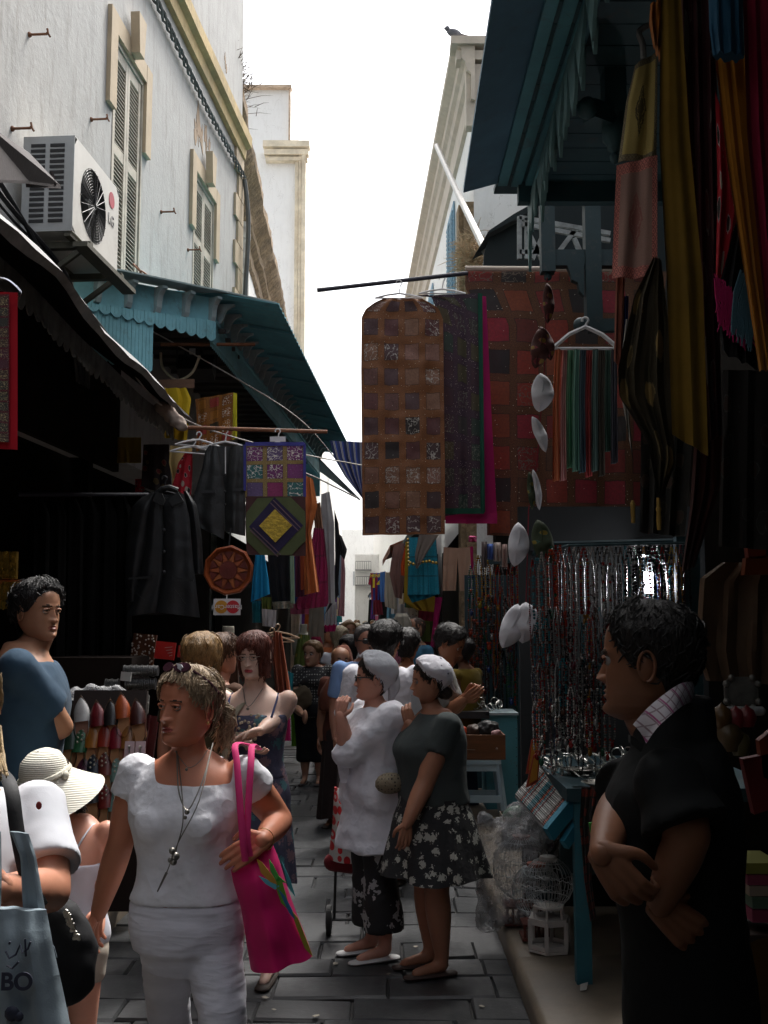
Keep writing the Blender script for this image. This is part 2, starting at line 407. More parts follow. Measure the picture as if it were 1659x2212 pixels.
def slabs():
 mb=MB();r=random.Random(3);y=.8;cols=[];row=0
 while y<46:
  d=r.uniform(.26,.36);x=-1.62+r.uniform(-.3,0);drift=-.032*max(0,y-12)
  while x<.7:
   wd=r.uniform(.34,.62);x1=min(x+wd,.72);
   if x1-x>.08:
    g_=.003;bv=.008;h=r.uniform(-.004,.004);t1,t2=r.uniform(-.006,.006),r.uniform(-.006,.006);ax,bx,ay,by=x+g_+drift,x1-g_+drift,y+g_,y+d-g_
    v=[]
    for(zz,ins)in((-.05,0),(-.012,0),(0,bv)):
     for(xx,yy,sx,sy)in((ax+ins,ay+ins,-1,-1),(bx-ins,ay+ins,1,-1),(bx-ins,by-ins,1,1),(ax+ins,by-ins,-1,1)):v.append((xx+r.uniform(-.004,.004),yy+r.uniform(-.004,.004),zz+h+t1*sx+t2*sy))
    f=[(8,9,10,11)]+[(k*4+i,k*4+(i+1)%4,k*4+4+(i+1)%4,k*4+4+i)for k in range(2)for i in range(4)]
    mb.add(v,f);cols+=[r.random()**2]*len(f)
   x=x1
  y+=d;row+=1
 o=mb.build('street_paving',M_stone,smooth=False);ca=o.data.color_attributes.new('shade','FLOAT_COLOR','CORNER');k=0
 for i,p in enumerate(o.data.polygons):
  for li in p.loop_indices:ca.data[li].color=(cols[i],)*3+(1,)
 struct(o)
slabs()
b=MB();b.box((-.5,25,-.03),(6,60,.02));struct(b.build('street_bed',M_gap))
def kerb(x0,x1,name,ys,dx=lambda y:0):
 mb=MB();r=random.Random(5);y=ys
 while y<46:
  d=r.uniform(.75,1.15);e=.025;s=1 if x1>x0 else-1;o_=dx(y);h=.14+r.uniform(-.004,.004);xa=x0+o_
  prof=[(xa+s*.01,-.03),(xa,h-.05),(xa+s*.008,h-.018),(xa+s*.03,h-.003),(xa+s*.35,h+.004),(x1+o_,h+.006)]
  v=[];
  for yy in(y+.003,y+.02,y+d-.02,y+d-.003):
   k=-.006 if yy in(y+.003,y+d-.003)else 0
   v+=[(px_+dx(yy)-o_,yy,pz_+(k if pz_>0 else 0))for px_,pz_ in prof]
  n=len(prof);mb.add(v,[(i*n+j,i*n+j+1,(i+1)*n+j+1,(i+1)*n+j)for i in range(3)for j in range(n-1)]);y+=d
 o=mb.build(name,M_kerb);struct(o)
bend=lambda y:-.032*max(0,y-12)
kerb(.64,2.3,'right_pavement',.5,bend);kerb(-1.56,-3.2,'left_pavement',1.0,bend)
for i,(x0,x1)in enumerate(((.60,2.3),(-1.52,-3.2))):
 b=MB();b.box(((x0+x1)/2,-1,.05),(abs(x1-x0)+.02,3.2,.16));struct(b.build('rear_pavement',M_kerb))
 #  LEFT WHITE BUILDING
SL=.0758;nL=nrm(V(1,-SL,0));eL=nrm(V(SL,1,0))
def wl(Y,z,off=0.):return V(-2.735+SL*Y,Y,z)+nL*off
def pxl(px,py):p=PPl(px,py,(-2.735,0,0),(1,-SL,0));return p[1],p[2]
def wbox(mb,Y0,Y1,z0,z1,o0,o1,m=0):
 v=[wl(Y,z,o)for Y in(Y0,Y1)for z in(z0,z1)for o in(o0,o1)]
 mb.add(v,[(0,1,3,2),(4,6,7,5),(0,4,5,1),(2,3,7,6),(0,2,6,4),(1,5,7,3)],m)
def plaster_mat(name,base,dirtc,k=.5):
 N=NT(name);v=N.coord();st=N.coord(scale=(3,3,.5));a=N.noise(v,1.3,7,.7);b_=N.noise(st,3.5,6,.7);c_=N.noise(v,18,6,.7)
 c=N.mix(N.math('MULTIPLY',N.step(b_,.5,.8),k),base,dirtc);c=N.mix(N.math('MULTIPLY',N.step(a,.52,.75),k*.8),c,tuple(x*.72 for x in base))
 sp=N.math('LESS_THAN',N.noise(v,6,8,.75),.31);c=N.mix(N.math('MULTIPLY',sp,.6),c,(.35,.27,.19));
 cr=N.math('LESS_THAN',N.math('ABSOLUTE',N.math('SUBTRACT',N.noise(N.coord(scale=(1,1,.6)),1.1,9,.65),.52)),.0013);c=N.mix(N.math('MULTIPLY',cr,.6),c,(.3,.27,.23))
 N.col(c);N.rough(.85);N.bump(N.math('ADD',N.math('MULTIPLY',c_,.5),a),.45,.02);return N.m
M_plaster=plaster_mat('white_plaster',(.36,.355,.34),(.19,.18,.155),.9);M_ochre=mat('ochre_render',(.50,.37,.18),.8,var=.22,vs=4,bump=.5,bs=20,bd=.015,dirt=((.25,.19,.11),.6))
M_cream=mat('cream_paint',(.43,.34,.23),.75,var=.12,vs=5,bump=.3,dirt=((.35,.27,.17),.5));M_shut=mat('old_shutter_paint',(.42,.38,.31),.6,var=.2,vs=9,bump=.3,dirt=((.16,.13,.10),.8));M_dark=mat('interior_dark',(.012,.011,.01),.8)
M_rust=mat('rusty_iron',(.16,.065,.03),.7,var=.4,vs=25,bump=.5);M_brick=mat('weathered_stone',(.27,.19,.11),.85,var=.45,vs=7,bump=.9,bs=18,bd=.04,dirt=((.08,.05,.03),.8))
M_green=mat('green_lattice_paint',(.10,.30,.22),.6);M_pipe=mat('grey_pipe',(.40,.38,.34),.6,var=.3,vs=8,dirt=((.18,.14,.1),.8))
A=thing('white_building','white plastered building with shuttered windows above the left awnings','building',wl(6,0))
w1=(*pxl(247,75),*pxl(289,600));
wins=[]
for(tl,tr,bt)in(((247,75),(309,185),(220,584)),((419,369),(462,439),(407,624))):
 y0,zt=pxl(*tl);y1,_=pxl(*tr);_,zb=pxl(*bt);wins.append((y0,y1,zb-(.25 if len(wins)else 0),zt))
mb=MB();ys=sorted([-7,12.85]+[w_[0]for w_ in wins]+[w_[1]for w_ in wins])
ZT,ZB=13.0,3.05
cuts=[(-7,wins[0][0]),(wins[0][1],wins[1][0]),(wins[1][1],12.85)]
for a_,b_ in cuts:wbox(mb,a_,b_,ZB,ZT,-.35,0)
for w_ in wins:wbox(mb,w_[0],w_[1],w_[3],ZT,-.35,0);wbox(mb,w_[0],w_[1],ZB,w_[2],-.35,0)
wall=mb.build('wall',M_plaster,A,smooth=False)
for w_ in wins:
 y0,y1,zb,zt=w_;win=MB();wd=y1-y0;d=.16
 wbox(win,y0-d,y0-.002,zt-.62,zt+.16,-.02,.035);wbox(win,y1+.002,y1+d,zt-.62,zt+.16,-.02,.035);wbox(win,y0,y1,zt+.002,zt+.16,-.02,.033)
 yc=(y0+y1)/2;kp=[wl(yc-.06,zt+.03,.034),wl(yc+.06,zt+.03,.034),wl(yc+.1,zt+.36,.034),wl(yc-.1,zt+.36,.034)];win.prism(kp,nL*.075)
 wo=win.build('window',M_cream,A,smooth=False)
 fr=MB();
 for(a_,b_,c_,d_)in((y0,y0+.03,zb,zt),(y1-.03,y1,zb,zt),(y0+.03,y1-.03,zt-.04,zt)):wbox(fr,a_,b_,c_,d_,-.10,.006)
 fr.build('frame',M_shut,wo,smooth=False)
 for k in(0,1):
  a_=y0+.035+k*(wd-.07)/2;b_=a_+(wd-.07)/2-.008;s=MB();st=.05;o0,o1=-.045,-.005
  wbox(s,a_,a_+st,zb,zt-.045,o0,o1);wbox(s,b_-st,b_,zb,zt-.045,o0,o1);zm=(zb+zt)/2+.05
  for(c_,e_)in((zb,zb+.1),(zm,zm+.09),(zt-.135,zt-.045)):wbox(s,a_+st,b_-st,c_,e_,o0+.003,o1-.003)
  for(c_,e_)in((zb+.1,zm),(zm+.09,zt-.135)):
   z=c_+.012
   while z<e_-.02:
    p=[wl(a_+st,z,o0+.035),wl(a_+st,z+.022,o0+.005),wl(a_+st,z+.028,o0+.005),wl(a_+st,z+.006,o0+.035)]
    s.prism(p,eL*(b_-a_-2*st));z+=.034
  s.build('shutter',M_shut,wo,smooth=False)
 dk=MB();wbox(dk,y0,y1,zb,zt,-.33,-.3);dk.build('pane',M_dark,wo,smooth=False)
mb=MB();prof=[(0,-.16),(.05,-.15),(.06,-.03),(.12,0),(.13,.12),(.10,.14),(0,.16)]
ysg=np.linspace(-7,12.85,40);vs=[wl(y,7.62+z+.008*snoise((y,0,0),1.3),o+.008*snoise((y,z,0),3))for y in ysg for o,z in prof];n=len(prof)
mb.add(vs,[(i*n+j,i*n+j+1,(i+1)*n+j+1,(i+1)*n+j)for i in range(39)for j in range(n-1)]+[tuple(range(n)),tuple(39*n+j for j in range(n))]);mb.build('string_course',M_ochre,A)
mb=MB()
for k in range(12):
 z0=4.0+k*.29;ext_=.42 if k%2 else .26;wbox(mb,12.85-ext_,12.86,z0,z0+.275,0,.03)
mb.build('quoins',M_cream,A,smooth=False)
for(cx,cy,s)in((428,270,1),(435,300,.6),(444,292,.7),(452,318,.45),(422,285,.7),(446,308,.35),(486,130,.4),(489,150,.3)):
 Yc,zc=pxl(cx,cy);pts=[];mb=MB()
 for k in range(18):
  a=2*pi*k/18;r_=s*.11*(1+1.2*snoise((cx+cos(a)*2,cy+sin(a)*2,0),1));pts.append(wl(Yc+r_*cos(a)*.8,zc+r_*sin(a)*1.7,.001))
 mb.prism(pts,nL*.003);mb.build('peeled_patch',mat('bare_render',(.30,.22,.15),.9,var=.2,bump=.6),A,smooth=False)
for(px_,py_)in((62,75),(196,258),(347,458),(405,540),(25,278)):
 Yc,zc=pxl(px_,py_);mb=MB();a=wl(Yc,zc,-.02);b_=wl(Yc,zc,.12);mb.tube([a,b_,b_+V(0,0,.01)],.008,6);mb.tube([b_+V(0,0,.035),b_+nL*.008,b_+nL*.02-V(0,0,.02)],.007,6);mb.ball(wl(Yc,zc,.004),.018,8)
 mb.build('wall_hook',M_rust,A)
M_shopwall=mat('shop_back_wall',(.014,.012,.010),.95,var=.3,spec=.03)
mb=MB();mb.box((-4.4,4,1.6),(.1,24,3.4));mb.box((-3.5,4,3.22),(1.9,24,.1));mb.box((-3.3,8.4,1.6),(2.0,.12,3.1));mb.box((-3.2,12.7,1.6),(2.3,.12,3.2));wbox(mb,-2.3,8.3,2.93,3.76,.004,.05);mb.box((-2.75,-6.6,3.0),(2.4,.3,6));mb.build('shop_interior_and_shade_board',M_shopwall,A,smooth=False)  # black board paints the awning's shade on the wall; unseen rear wall blocks light
#  AIR CONDITIONER
M_ac=mat('ac_enamel',(.62,.60,.55),.45,var=.08,vs=4,bump=.05,dirt=((.3,.26,.2),.4));M_ac_shade=mat('ac_side_shade',(.42,.43,.43),.45,var=.08,dirt=((.2,.19,.17),.4));M_blk=mat('black_plastic',(.02,.02,.022),.5)  # side enamel greyer: shade of the camera-facing side is put into its colour
acY,acZ=6.35,4.12;AC=thing('air_conditioner','outdoor air conditioning unit on rusty brackets on the white wall','air conditioner',wl(acY+.4,acZ,.35))
def al(s,z,o):return wl(acY+s,acZ+z,o)
W_,H_,o0,o1=.84,.60,.05,.37
mb=MB()
def abox(mb,s0,s1,z0,z1,a,b,m=0):
 v=[al(s,z,o)for s in(s0,s1)for z in(z0,z1)for o in(a,b)]
 mb.add(v,[(0,1,3,2),(4,6,7,5),(0,4,5,1),(2,3,7,6),(0,2,6,4),(1,5,7,3)],m)
fc=(.35,.29);R_=.235;vs=[];K=40
for k in range(K):
 a=2*pi*k/K;ca,sa=cos(a),sin(a);t=min((W_-fc[0]if ca>0 else fc[0])/max(abs(ca),1e-6),(H_-fc[1]if sa>0 else fc[1])/max(abs(sa),1e-6))
 vs+=[al(fc[0]+ca*R_,fc[1]+sa*R_,o1),al(fc[0]+ca*t,fc[1]+sa*t,o1)]
mb.add(vs,[(2*k,2*k+1,(2*k+3)%(2*K),(2*k+2)%(2*K))for k in range(K)])
abox(mb,0,W_,H_-.004,H_,o0,o1-.001);abox(mb,0,W_,0,.004,o0,o1-.001);abox(mb,W_-.004,W_,.004,H_-.004,o0,o1-.001);abox(mb,.01,W_,.004,H_-.004,o0,o0+.01)
mb.build('casing',M_ac,AC,smooth=False)
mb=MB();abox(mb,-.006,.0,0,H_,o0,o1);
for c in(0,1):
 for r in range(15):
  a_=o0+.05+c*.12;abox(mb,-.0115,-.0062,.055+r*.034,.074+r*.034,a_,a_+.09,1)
mb.build('side_grille',[M_ac_shade,M_blk],AC,smooth=False)
mb=MB();
for k in range(13):
 r=.018+k*.0175;pts=[al(fc[0]+r*cos(a),fc[1]+r*sin(a),o1+.012-.01*(r/R_))for a in np.linspace(0,2*pi,33)];mb.tube(pts,.0018,4,caps=False)
for k in range(24):a=2*pi*k/24;mb.tube([al(fc[0]+.02*cos(a),fc[1]+.02*sin(a),o1+.013),al(fc[0]+R_*cos(a),fc[1]+R_*sin(a),o1+.003)],.002,4)
mb.build('fan_guard',M_blk,AC)
mb=MB();abox(mb,fc[0]-.23,fc[0]+.23,fc[1]-.23,fc[1]+.23,o1-.2,o1-.18);mb.build('fan_well',M_blk,AC)
mb=MB();mb.tube([al(*fc,o1-.1),al(*fc,o1-.02)],.05,14)
for k in range(3):
 a=2*pi*k/3+.4;v=[]
 for r in(.04,.12,.21):
  for da,oo in((-.35,-.09),(0,-.05),(.45,-.03)):v.append(al(fc[0]+r*cos(a+da),fc[1]+r*sin(a+da),o1+oo))
 mb.add(v,[(i*3+j,i*3+j+1,i*3+j+4,i*3+j+3)for i in range(2)for j in range(2)])
mb.build('fan',mat('fan_grey',(.2,.2,.19),.5),AC)
M_red=mat('badge_red',(.42,.07,.09),.5)
mb=MB();pts=[al(.69+.055*cos(a),.47+.055*sin(a),o1+.001)for a in np.linspace(0,2*pi,25)[:-1]];mb.prism(pts,nL*.002);mb.build('badge',M_red,AC)
yawL=pi/2-math.atan(SL)
text(None,'LG',al(.69,.33,o1+.002),.1,yawL,mat('badge_grey',(.3,.29,.28),.5),'lettering',AC,.002)
mb=MB();
for s in(.12,.72):
 mb.bar(al(s,-.05,.0),al(s,-.05,.45),.05,.04);mb.bar(al(s,-.08,.38),al(s,-.36,.0),.03,.03)
mb.bar(al(0,-.02,.08),al(.84,-.02,.08),.04,.02);mb.bar(al(0,-.02,.34),al(.84,-.02,.34),.04,.02);mb.bar(al(-.05,-.10,.44),al(.9,-.10,.44),.09,.03)
mb.build('bracket',mat('bracket_green',(.10,.095,.07),.7,var=.3),AC)
mb=MB();r=random.Random(1)
for k in range(5):
 p=[wl(acY-1.5+k*.08,4.4-k*.08,.12+.03*k),wl(acY-.5,4.2-k*.06,.15),wl(acY+.2+k*.05,3.85+r.uniform(-.1,.1),.25),wl(acY+.7,3.7,.12+.03*k),wl(acY+.9+k*.05,3.4,.1)]
 q,_=spline(p,[1]*5,6);mb.tube(q,.016 if k<2 else .009,6)
tag(mb.build('cable_bundle',M_blk),'tangle of black pipes and cables below the air conditioner','cable')
mb=MB();
for k in range(3):
 pts=[]
 for y in np.linspace(-3,12.8,190):
  z=7.22+.0*y-.05*sin((y+3)/15.8*pi*4)**2;a=y*14+k*2.1;pts.append(wl(y,z+.022*cos(a),.045+.022*sin(a)))
 mb.tube(pts,.013,5)
pts=[wl(12.8,7.2,.05),wl(12.83,6.6,.1),wl(12.84,5.4,.06),wl(12.84,4.2,.08)];q,_=spline(pts,[1]*4,8);mb.tube(q,.03,6)
tag(mb.build('twisted_cable',mat('cable_grey',(.10,.10,.095),.6)),'twisted bundle of power cables sagging along the white wall','cable')
def chain(mb,pts,link=.06,r=.006):
 q=resample(np.array(spline(pts,[1]*len(pts),8)[0]),int(sum(np.linalg.norm(np.diff(np.array(spline(pts,[1]*len(pts),8)[0]),axis=0),axis=1))/(link*.75)))
 for i in range(len(q)-1):
  d=nrm(q[i+1]-q[i]);x=nrm(np.cross(d,(0,0,1)if i%2 else(1,.3,0)));c=(q[i]+q[i+1])/2
  mb.tube([c+d*link*.5*cos(a)+x*link*.28*sin(a)for a in np.linspace(0,2*pi,11)],r,5,caps=False)
mb=MB();chain(mb,[P(288,570,7.9),P(325,603,8.0),P(370,615,8.1),P(412,630,8.3)],.07,.008);tag(mb.build('rusty_chain',M_rust),'rusty chain running from the shuttered window to the blue canopy','chain')
#  building beyond with the weathered cornice
B=thing('cornice_building','white building beyond with heavy weathered stone cornice and green lattice window','building',(-2.6,17,0))
slB=-.032
def bx_(Y,z,off=0.):return V(-2.12+slB*(Y-13)+off,Y,z)
def bbox(mb,Y0,Y1,z0,z1,a,b,m=0):
 v=[bx_(Y,z,o)for Y in(Y0,Y1)for z in(z0,z1)for o in(a,b)]
 mb.add(v,[(0,1,3,2),(4,6,7,5),(0,4,5,1),(2,3,7,6),(0,2,6,4),(1,5,7,3)],m)
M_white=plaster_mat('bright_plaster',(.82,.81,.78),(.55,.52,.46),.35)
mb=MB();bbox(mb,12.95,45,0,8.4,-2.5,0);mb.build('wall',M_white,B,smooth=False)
prof=[(0,-.75),(.05,-.7),(.05,-.5),(.14,-.42),(.14,-.3),(.22,-.22),(.33,-.12),(.34,0),(.28,.06),(0,.1)]
ysg=np.linspace(12.95,27,70);n=len(prof);vs=[bx_(y,8.42+z+.03*snoise((y,z,1),2.2),o+.035*snoise((y,z,5),2.5))for y in ysg for o,z in prof]
mb=MB();mb.add(vs,[(i*n+j,i*n+j+1,(i+1)*n+j+1,(i+1)*n+j)for i in range(69)for j in range(n-1)]+[tuple(range(n))]);mb.build('cornice',M_brick,B)
mb=MB();prev=None
for k in range(30):
 z=7.6-k*.12
 if z<4.4:break
 bbox(mb,12.98,13.3+.05*snoise((k,0,0),1.3),z,z+.11,0,.02+.012*snoise((k,3,0),.9))
mb.build('bare_stone_strip',M_brick,B,smooth=False)
mb=MB();y0,y1,z0,z1=13.6,14.7,4.5,6.6
for(a_,b_,c_,d_)in((y0,y0+.05,z0,z1),(y1-.05,y1,z0,z1),(y0,y1,z0,z0+.05),(y0,y1,z1-.05,z1)):bbox(mb,a_,b_,c_,d_,.02,.09)
k=-2.0
while k<1.2:
 for sg in(1,-1):
  a=V(y0,z0+(k if sg>0 else-k-0.0),0)
  pa,pb=(y0,k),(y1,k+(y1-y0))if sg>0 else(y1,k-(y1-y0))
  za,zb_=z0+(k+1.0 if sg>0 else k+2.1),0
  zb_=za+sg*(y1-y0)
  ta,tb=0.,1.
  for lim,s_ in((z0,1),(z1,-1)):
   fa,fb=(za-lim)*s_,(zb_-lim)*s_
   if fa<0 and fb<0:ta,tb=1,0
   elif fa<0:ta=max(ta,fa/(fa-fb))
   elif fb<0:tb=min(tb,fa/(fa-fb))
  if tb>ta:mb.bar(bx_(y0+ta*(y1-y0),za+ta*(zb_-za),.06+.01*sg),bx_(y0+tb*(y1-y0),za+tb*(zb_-za),.06+.01*sg),.02,.012)
 k+=.11
lw=mb.build('lattice_window',M_green,B,smooth=False);mb=MB();bbox(mb,y0,y1,z0,z1,.005,.015);mb.build('pane',mat('window_shadow',(.05,.06,.06),.5),lw,smooth=False)
mb=MB();mb.tube([bx_(15.3,z,.14)for z in np.linspace(7.6,3.5,14)],.085,10);
for z in(7.4,5.9,4.6):mb.tube([bx_(15.3,z-.05,.14),bx_(15.3,z+.05,.14)],.105,10)
mb.build('drainpipe',M_pipe,B)
mb=MB();bbox(mb,14.9,15.0,3.6,7.2,.0,.03);bbox(mb,15.9,16.6,4.6,6.8,.002,.02);mb.build('stained_strip',M_brick,B,smooth=False)
mb=MB();r=random.Random(4)
for k in range(420):
 c=bx_(13.2+r.gauss(0,.35),8.55,.12+r.gauss(0,.12))+V(0,0,abs(r.gauss(0,.1)));d=nrm(V(r.gauss(.25,.6),r.gauss(0,.6),r.uniform(.2,1)))*r.uniform(.1,.45)
 mb.tube([c,c+d*.6,c+d+V(0,0,-.03)],[.006,.004,.001],3,caps=False)
tag(mb.build('dry_weeds',mat('dry_weeds',(.12,.09,.06),.9)),'dry weeds growing on the top of the weathered cornice','plant')
# ---- pale tall houses farther on
def house(name,label,x0,x1,y0,y1,h,trim=True,wm=None):
 t=thing(name,label,'building',((x0+x1)/2,y0,0));mb=MB();mb.box(((x0+x1)/2,(y0+y1)/2,h/2),(x1-x0,y1-y0,h));mb.build('wall',wm or M_white,t,smooth=False);return t
pC=P(662,315,27);C_=house('corner_house','tall white house with beige stone pilaster and cornice at its corner',-5.2,pC[0]-.12,27,40,pC[2]-.2)
mb=MB();xR,zT=pC[0],pC[2]
for k,(o_,w_)in enumerate(((.0,.10),(.11,.07),(.19,.09))):mb.box((xR-o_-w_/2,26.93-.03*(2-k),zT/2+.2),(w_,.14+.05*(2-k),zT-.9))
for k,(z_,h_)in enumerate(((0,.16),(-.2,.14),(-.38,.1))):mb.box((xR-.5,26.9-.04*(2-k),zT+z_-h_/2),(1.2-.06*k,.3-.05*k,h_))
mb.build('stone_pilaster',mat('beige_stone',(.66,.58,.44),.8,var=.25,vs=3,dirt=((.4,.28,.16),.5)),C_,smooth=False)
pD=P(625,193,40.5);D_=house('roof_house','white upper storey with stained parapet behind the weathered cornice',-7.5,pD[0],40.5,48,pD[2])
mb=MB();mb.box((pD[0]-1.0,40.45,pD[2]+.02),(2.2,.4,.1));mb.tube([(pD[0]+.03,40.4,z)for z in(pD[2],pD[2]-3.5)],.045,6)
mb.build('parapet_edge',mat('stained_edge',(.5,.38,.28),.8,var=.4,vs=5),D_,smooth=False)
#  right-hand far building
E=thing('long_white_building','long white building on the right with moulded cornice and blue shutters','building',(1.5,16,0))
slE=-.0365
def ex(Y,z,off=0.):return V(1.12+slE*(Y-13)-off,Y,z)
def ebox(mb,Y0,Y1,z0,z1,a,b,m=0):
 v=[ex(Y,z,o)for Y in(Y0,Y1)for z in(z0,z1)for o in(a,b)]
 mb.add(v,[(0,1,3,2),(4,6,7,5),(0,4,5,1),(2,3,7,6),(0,2,6,4),(1,5,7,3)],m)
mb=MB();ebox(mb,13,60,0,8.9,-.75,0);mb.build('wall',M_white,E,smooth=False)
prof=[(0,-.8),(.05,-.78),(.05,-.45),(.1,-.4),(.12,-.3),(.17,-.25),(.17,-.12),(.27,-.06),(.28,0),(0,.04)];n=len(prof)
ysg=[12.75,13]+list(np.linspace(14,60,30));vs=[ex(y,9+z,o)for y in ysg for o,z in prof]
mb=MB();mb.add(vs,[(i*n+j,i*n+j+1,(i+1)*n+j+1,(i+1)*n+j)for i in range(len(ysg)-1)for j in range(n-1)]+[tuple(range(n))]);mb.box((1.28,12.85,8.96),(.9,.3,.1));mb.box((1.3,12.88,8.8),(.8,.22,.12));mb.box((1.32,12.9,8.3),(.6,.18,.8));mb.build('cornice',mat('grey_beige_moulding',(.50,.44,.36),.8,var=.15,vs=4),E,smooth=False)
M_bshut=mat('blue_shutter',(.20,.33,.42),.6)
for(Y0,z0,z1)in((15.2,6.2,7.9),(19,6.0,7.9),(23,6.0,7.9),(17.2,3.6,5.2),(14.2,4.0,5.3)):
 mb=MB();
 for k in range(2):
  a_=Y0+k*.5;ebox(mb,a_,a_+.48,z0,z1,.01,.03)
  z=z0+.08
  while z<z1-.08:ebox(mb,a_+.05,a_+.43,z,z+.03,.032,.05);z+=.07
 mb.build('shutter',M_bshut,E,smooth=False)
mb=MB();ebox(mb,13.0,13.5,0,7.0,.0,.12);ebox(mb,13.1,13.4,0,7.0,.121,.18)
mb.build('pilaster',M_brick,E,smooth=False)
mb=MB();mb.tube([P(943,315,14.5),P(985,410,12.5),P(1050,545,9.6)],.036,8);tag(mb.build('flag_pole',mat('pole_white',(.5,.48,.44),.5)),'slanting white pole leaning out from the right-hand white building','pole')
r=random.Random(8);mb=MB()
for k in range(500):
 c=P(1020+r.gauss(0,14),560+r.gauss(0,22),12.3+r.uniform(-.3,.3));d=nrm(V(r.gauss(0,1),r.gauss(0,1),r.uniform(-.6,1)))*r.uniform(.1,.3);mb.tube([c,c+d*.5+V(0,0,.02),c+d],[.007,.005,.002],3,caps=False)
tag(mb.build('dried_creeper',mat('dry_straw',(.45,.33,.2),.9)),'clump of dried straw coloured creeper at the foot of the stone column','plant')
mb=MB();c=P(981,78,12.85);mb.ball(c+V(0,0,.04),(.10,.05,.055),10,R=ry(.3));mb.ball(c+V(-.085,0,.1),.035,8);mb.tube([c+V(-.11,0,.1),c+V(-.15,0,.09)],[.012,.002],5);mb.tube([c+V(.08,0,.02),c+V(.22,0,-.01)],[.03,.012],6,flat=.4)
for s in(-.02,.02):mb.tube([c+V(0,s,.0),c+V(0,s,-.06)],.006,4)
tag(mb.build('pigeon',mat('pigeon_grey',(.12,.12,.14),.7)),'grey pigeon perched on the corner of the right cornice','bird')
F1=house('end_house','pale flat-roofed house closing the far end of the street',-4.5,.6,62,66,7.2)
mb=MB();
for(x,z)in((-3.2,4.6),(-2.4,4.6),(-1.6,4.4),(-2.8,2.6)):mb.box((x,61.97,z),(.35,.06,.8))
mb.build('window',mat('far_window',(.35,.36,.36),.5),F1,smooth=False)
F2=house('balcony_house','white house with small iron balconies near the end of the street',-1.35,-.2,50,56,5.0)
mb=MB()
for z in(4.3,3.6):
 for k in range(8):mb.bar((-1.3+k*.1,49.6,z),(-1.3+k*.1,49.6,z+.35),.02)
 mb.bar((-1.3,49.6,z+.36),(-.6,49.6,z+.36),.03);mb.box((-.95,49.75,z-.03),(.75,.4,.05))
mb.build('balcony',mat('grey_iron',(.25,.25,.24),.6),F2,smooth=False)
F3=house('left_far_house','white house on the left side far along the street',-3.6,-2.35,46,60,8.5)
G=thing('right_building','dark shop building behind the right-hand awning','building',(2.6,4,0))
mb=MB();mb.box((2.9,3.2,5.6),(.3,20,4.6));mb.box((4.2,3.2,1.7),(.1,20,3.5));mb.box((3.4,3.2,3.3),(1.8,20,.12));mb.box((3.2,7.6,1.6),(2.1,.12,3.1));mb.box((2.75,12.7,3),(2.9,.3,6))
mb.box((2.7,-6.6,3.0),(3.2,.3,6));mb.build('wall',M_shopwall,G,smooth=False)  # unseen rear wall behind the camera, added to hold back light
mb=MB();mb.box((-.4,-4.2,3.9),(4.6,4.6,.2));mb.box((-.2,-6.6,2.0),(2.9,.26,4));tag(mb.build('unseen_passage_roof',M_shopwall,smooth=False),'unseen passage roof and wall added behind the viewpoint to block light','passage')  # out of view; roof and end wall added to darken the street
r=random.Random(15);acol=[('pale blue',(.16,.33,.40)),('dark green',(.03,.05,.04)),('grey',(.15,.15,.15)),('rust',(.2,.06,.03)),('cream',(.35,.32,.25)),('blue',(.05,.12,.25))]
bend2=lambda y:-.032*max(0,y-12)
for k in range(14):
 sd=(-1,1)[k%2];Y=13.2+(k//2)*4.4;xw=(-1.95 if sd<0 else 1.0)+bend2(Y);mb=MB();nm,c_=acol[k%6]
 t=thing('shopfront','%s awning and dark shopfront board, %s on the %s side of the far street'%(nm,('first','second','third','fourth','fifth','sixth','seventh')[k//2],'left' if sd<0 else 'right'),'shop',(xw,Y,0));mb.box((xw+sd*.02,Y+2.15,1.45),(.08,4.3,2.9));mb.build('dark_shop_board',M_shopwall,t,smooth=False)  # solid dark board; shade of the shop inside is put in its colour
 z=r.uniform(2.7,3.1);d=r.uniform(.55,.8);mb=MB();mb.prism([V(xw,Y+.1,z+.3),V(xw-sd*d,Y+.1,z),V(xw-sd*d,Y+.1,z-.12),V(xw-sd*d,Y+.1,z-.03),V(xw,Y+.1,z+.27)],(bend2(1)if 0 else-.13,4.0,0));mb.build('awning',mat('far_awning_%d'%(k%6),c_,.8),t,smooth=False)
 #  AWNINGS
def sheetmat_corr(name,col,sc=40):
 N=NT(name);v=N.coord();n1=N.noise(v,2.5,6,.7);c=N.mix(N.step(n1,.3,.75),col,tuple(x*.6 for x in col));c=N.mix(N.math('MULTIPLY',N.step(N.noise(v,7,7,.75),.56,.7),.5),c,(.12,.1,.08))
 N.col(c);N.rough(.6);N.bump(N.noise(v,25,5,.6),.25,.005);return N.m
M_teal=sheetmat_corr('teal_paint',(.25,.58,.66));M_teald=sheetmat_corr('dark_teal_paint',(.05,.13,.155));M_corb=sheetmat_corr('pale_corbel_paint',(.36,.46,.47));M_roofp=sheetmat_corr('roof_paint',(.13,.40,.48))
M_canvas=mat('black_canvas',(.008,.008,.008),.95,spec=.03,bump=.5,bs=12,bd=.02);M_strip=mat('grey_roof_edge',(.21,.21,.205),.7,var=.35,vs=5,dirt=((.05,.045,.04),.8));M_wood=mat('raw_wood',(.22,.12,.075),.7,stretch=(1,1,6),bump=.4)
LA=thing('black_awning','low black awning with grey edge and scalloped fringe over the left shops','awning',(-1.6,4,3.3))
def wav(y):return .012*sin(y*1.7)+.006*sin(y*4.1+1)
ysg=np.linspace(-2.2,8.25,60);mb=MB();vs=[]
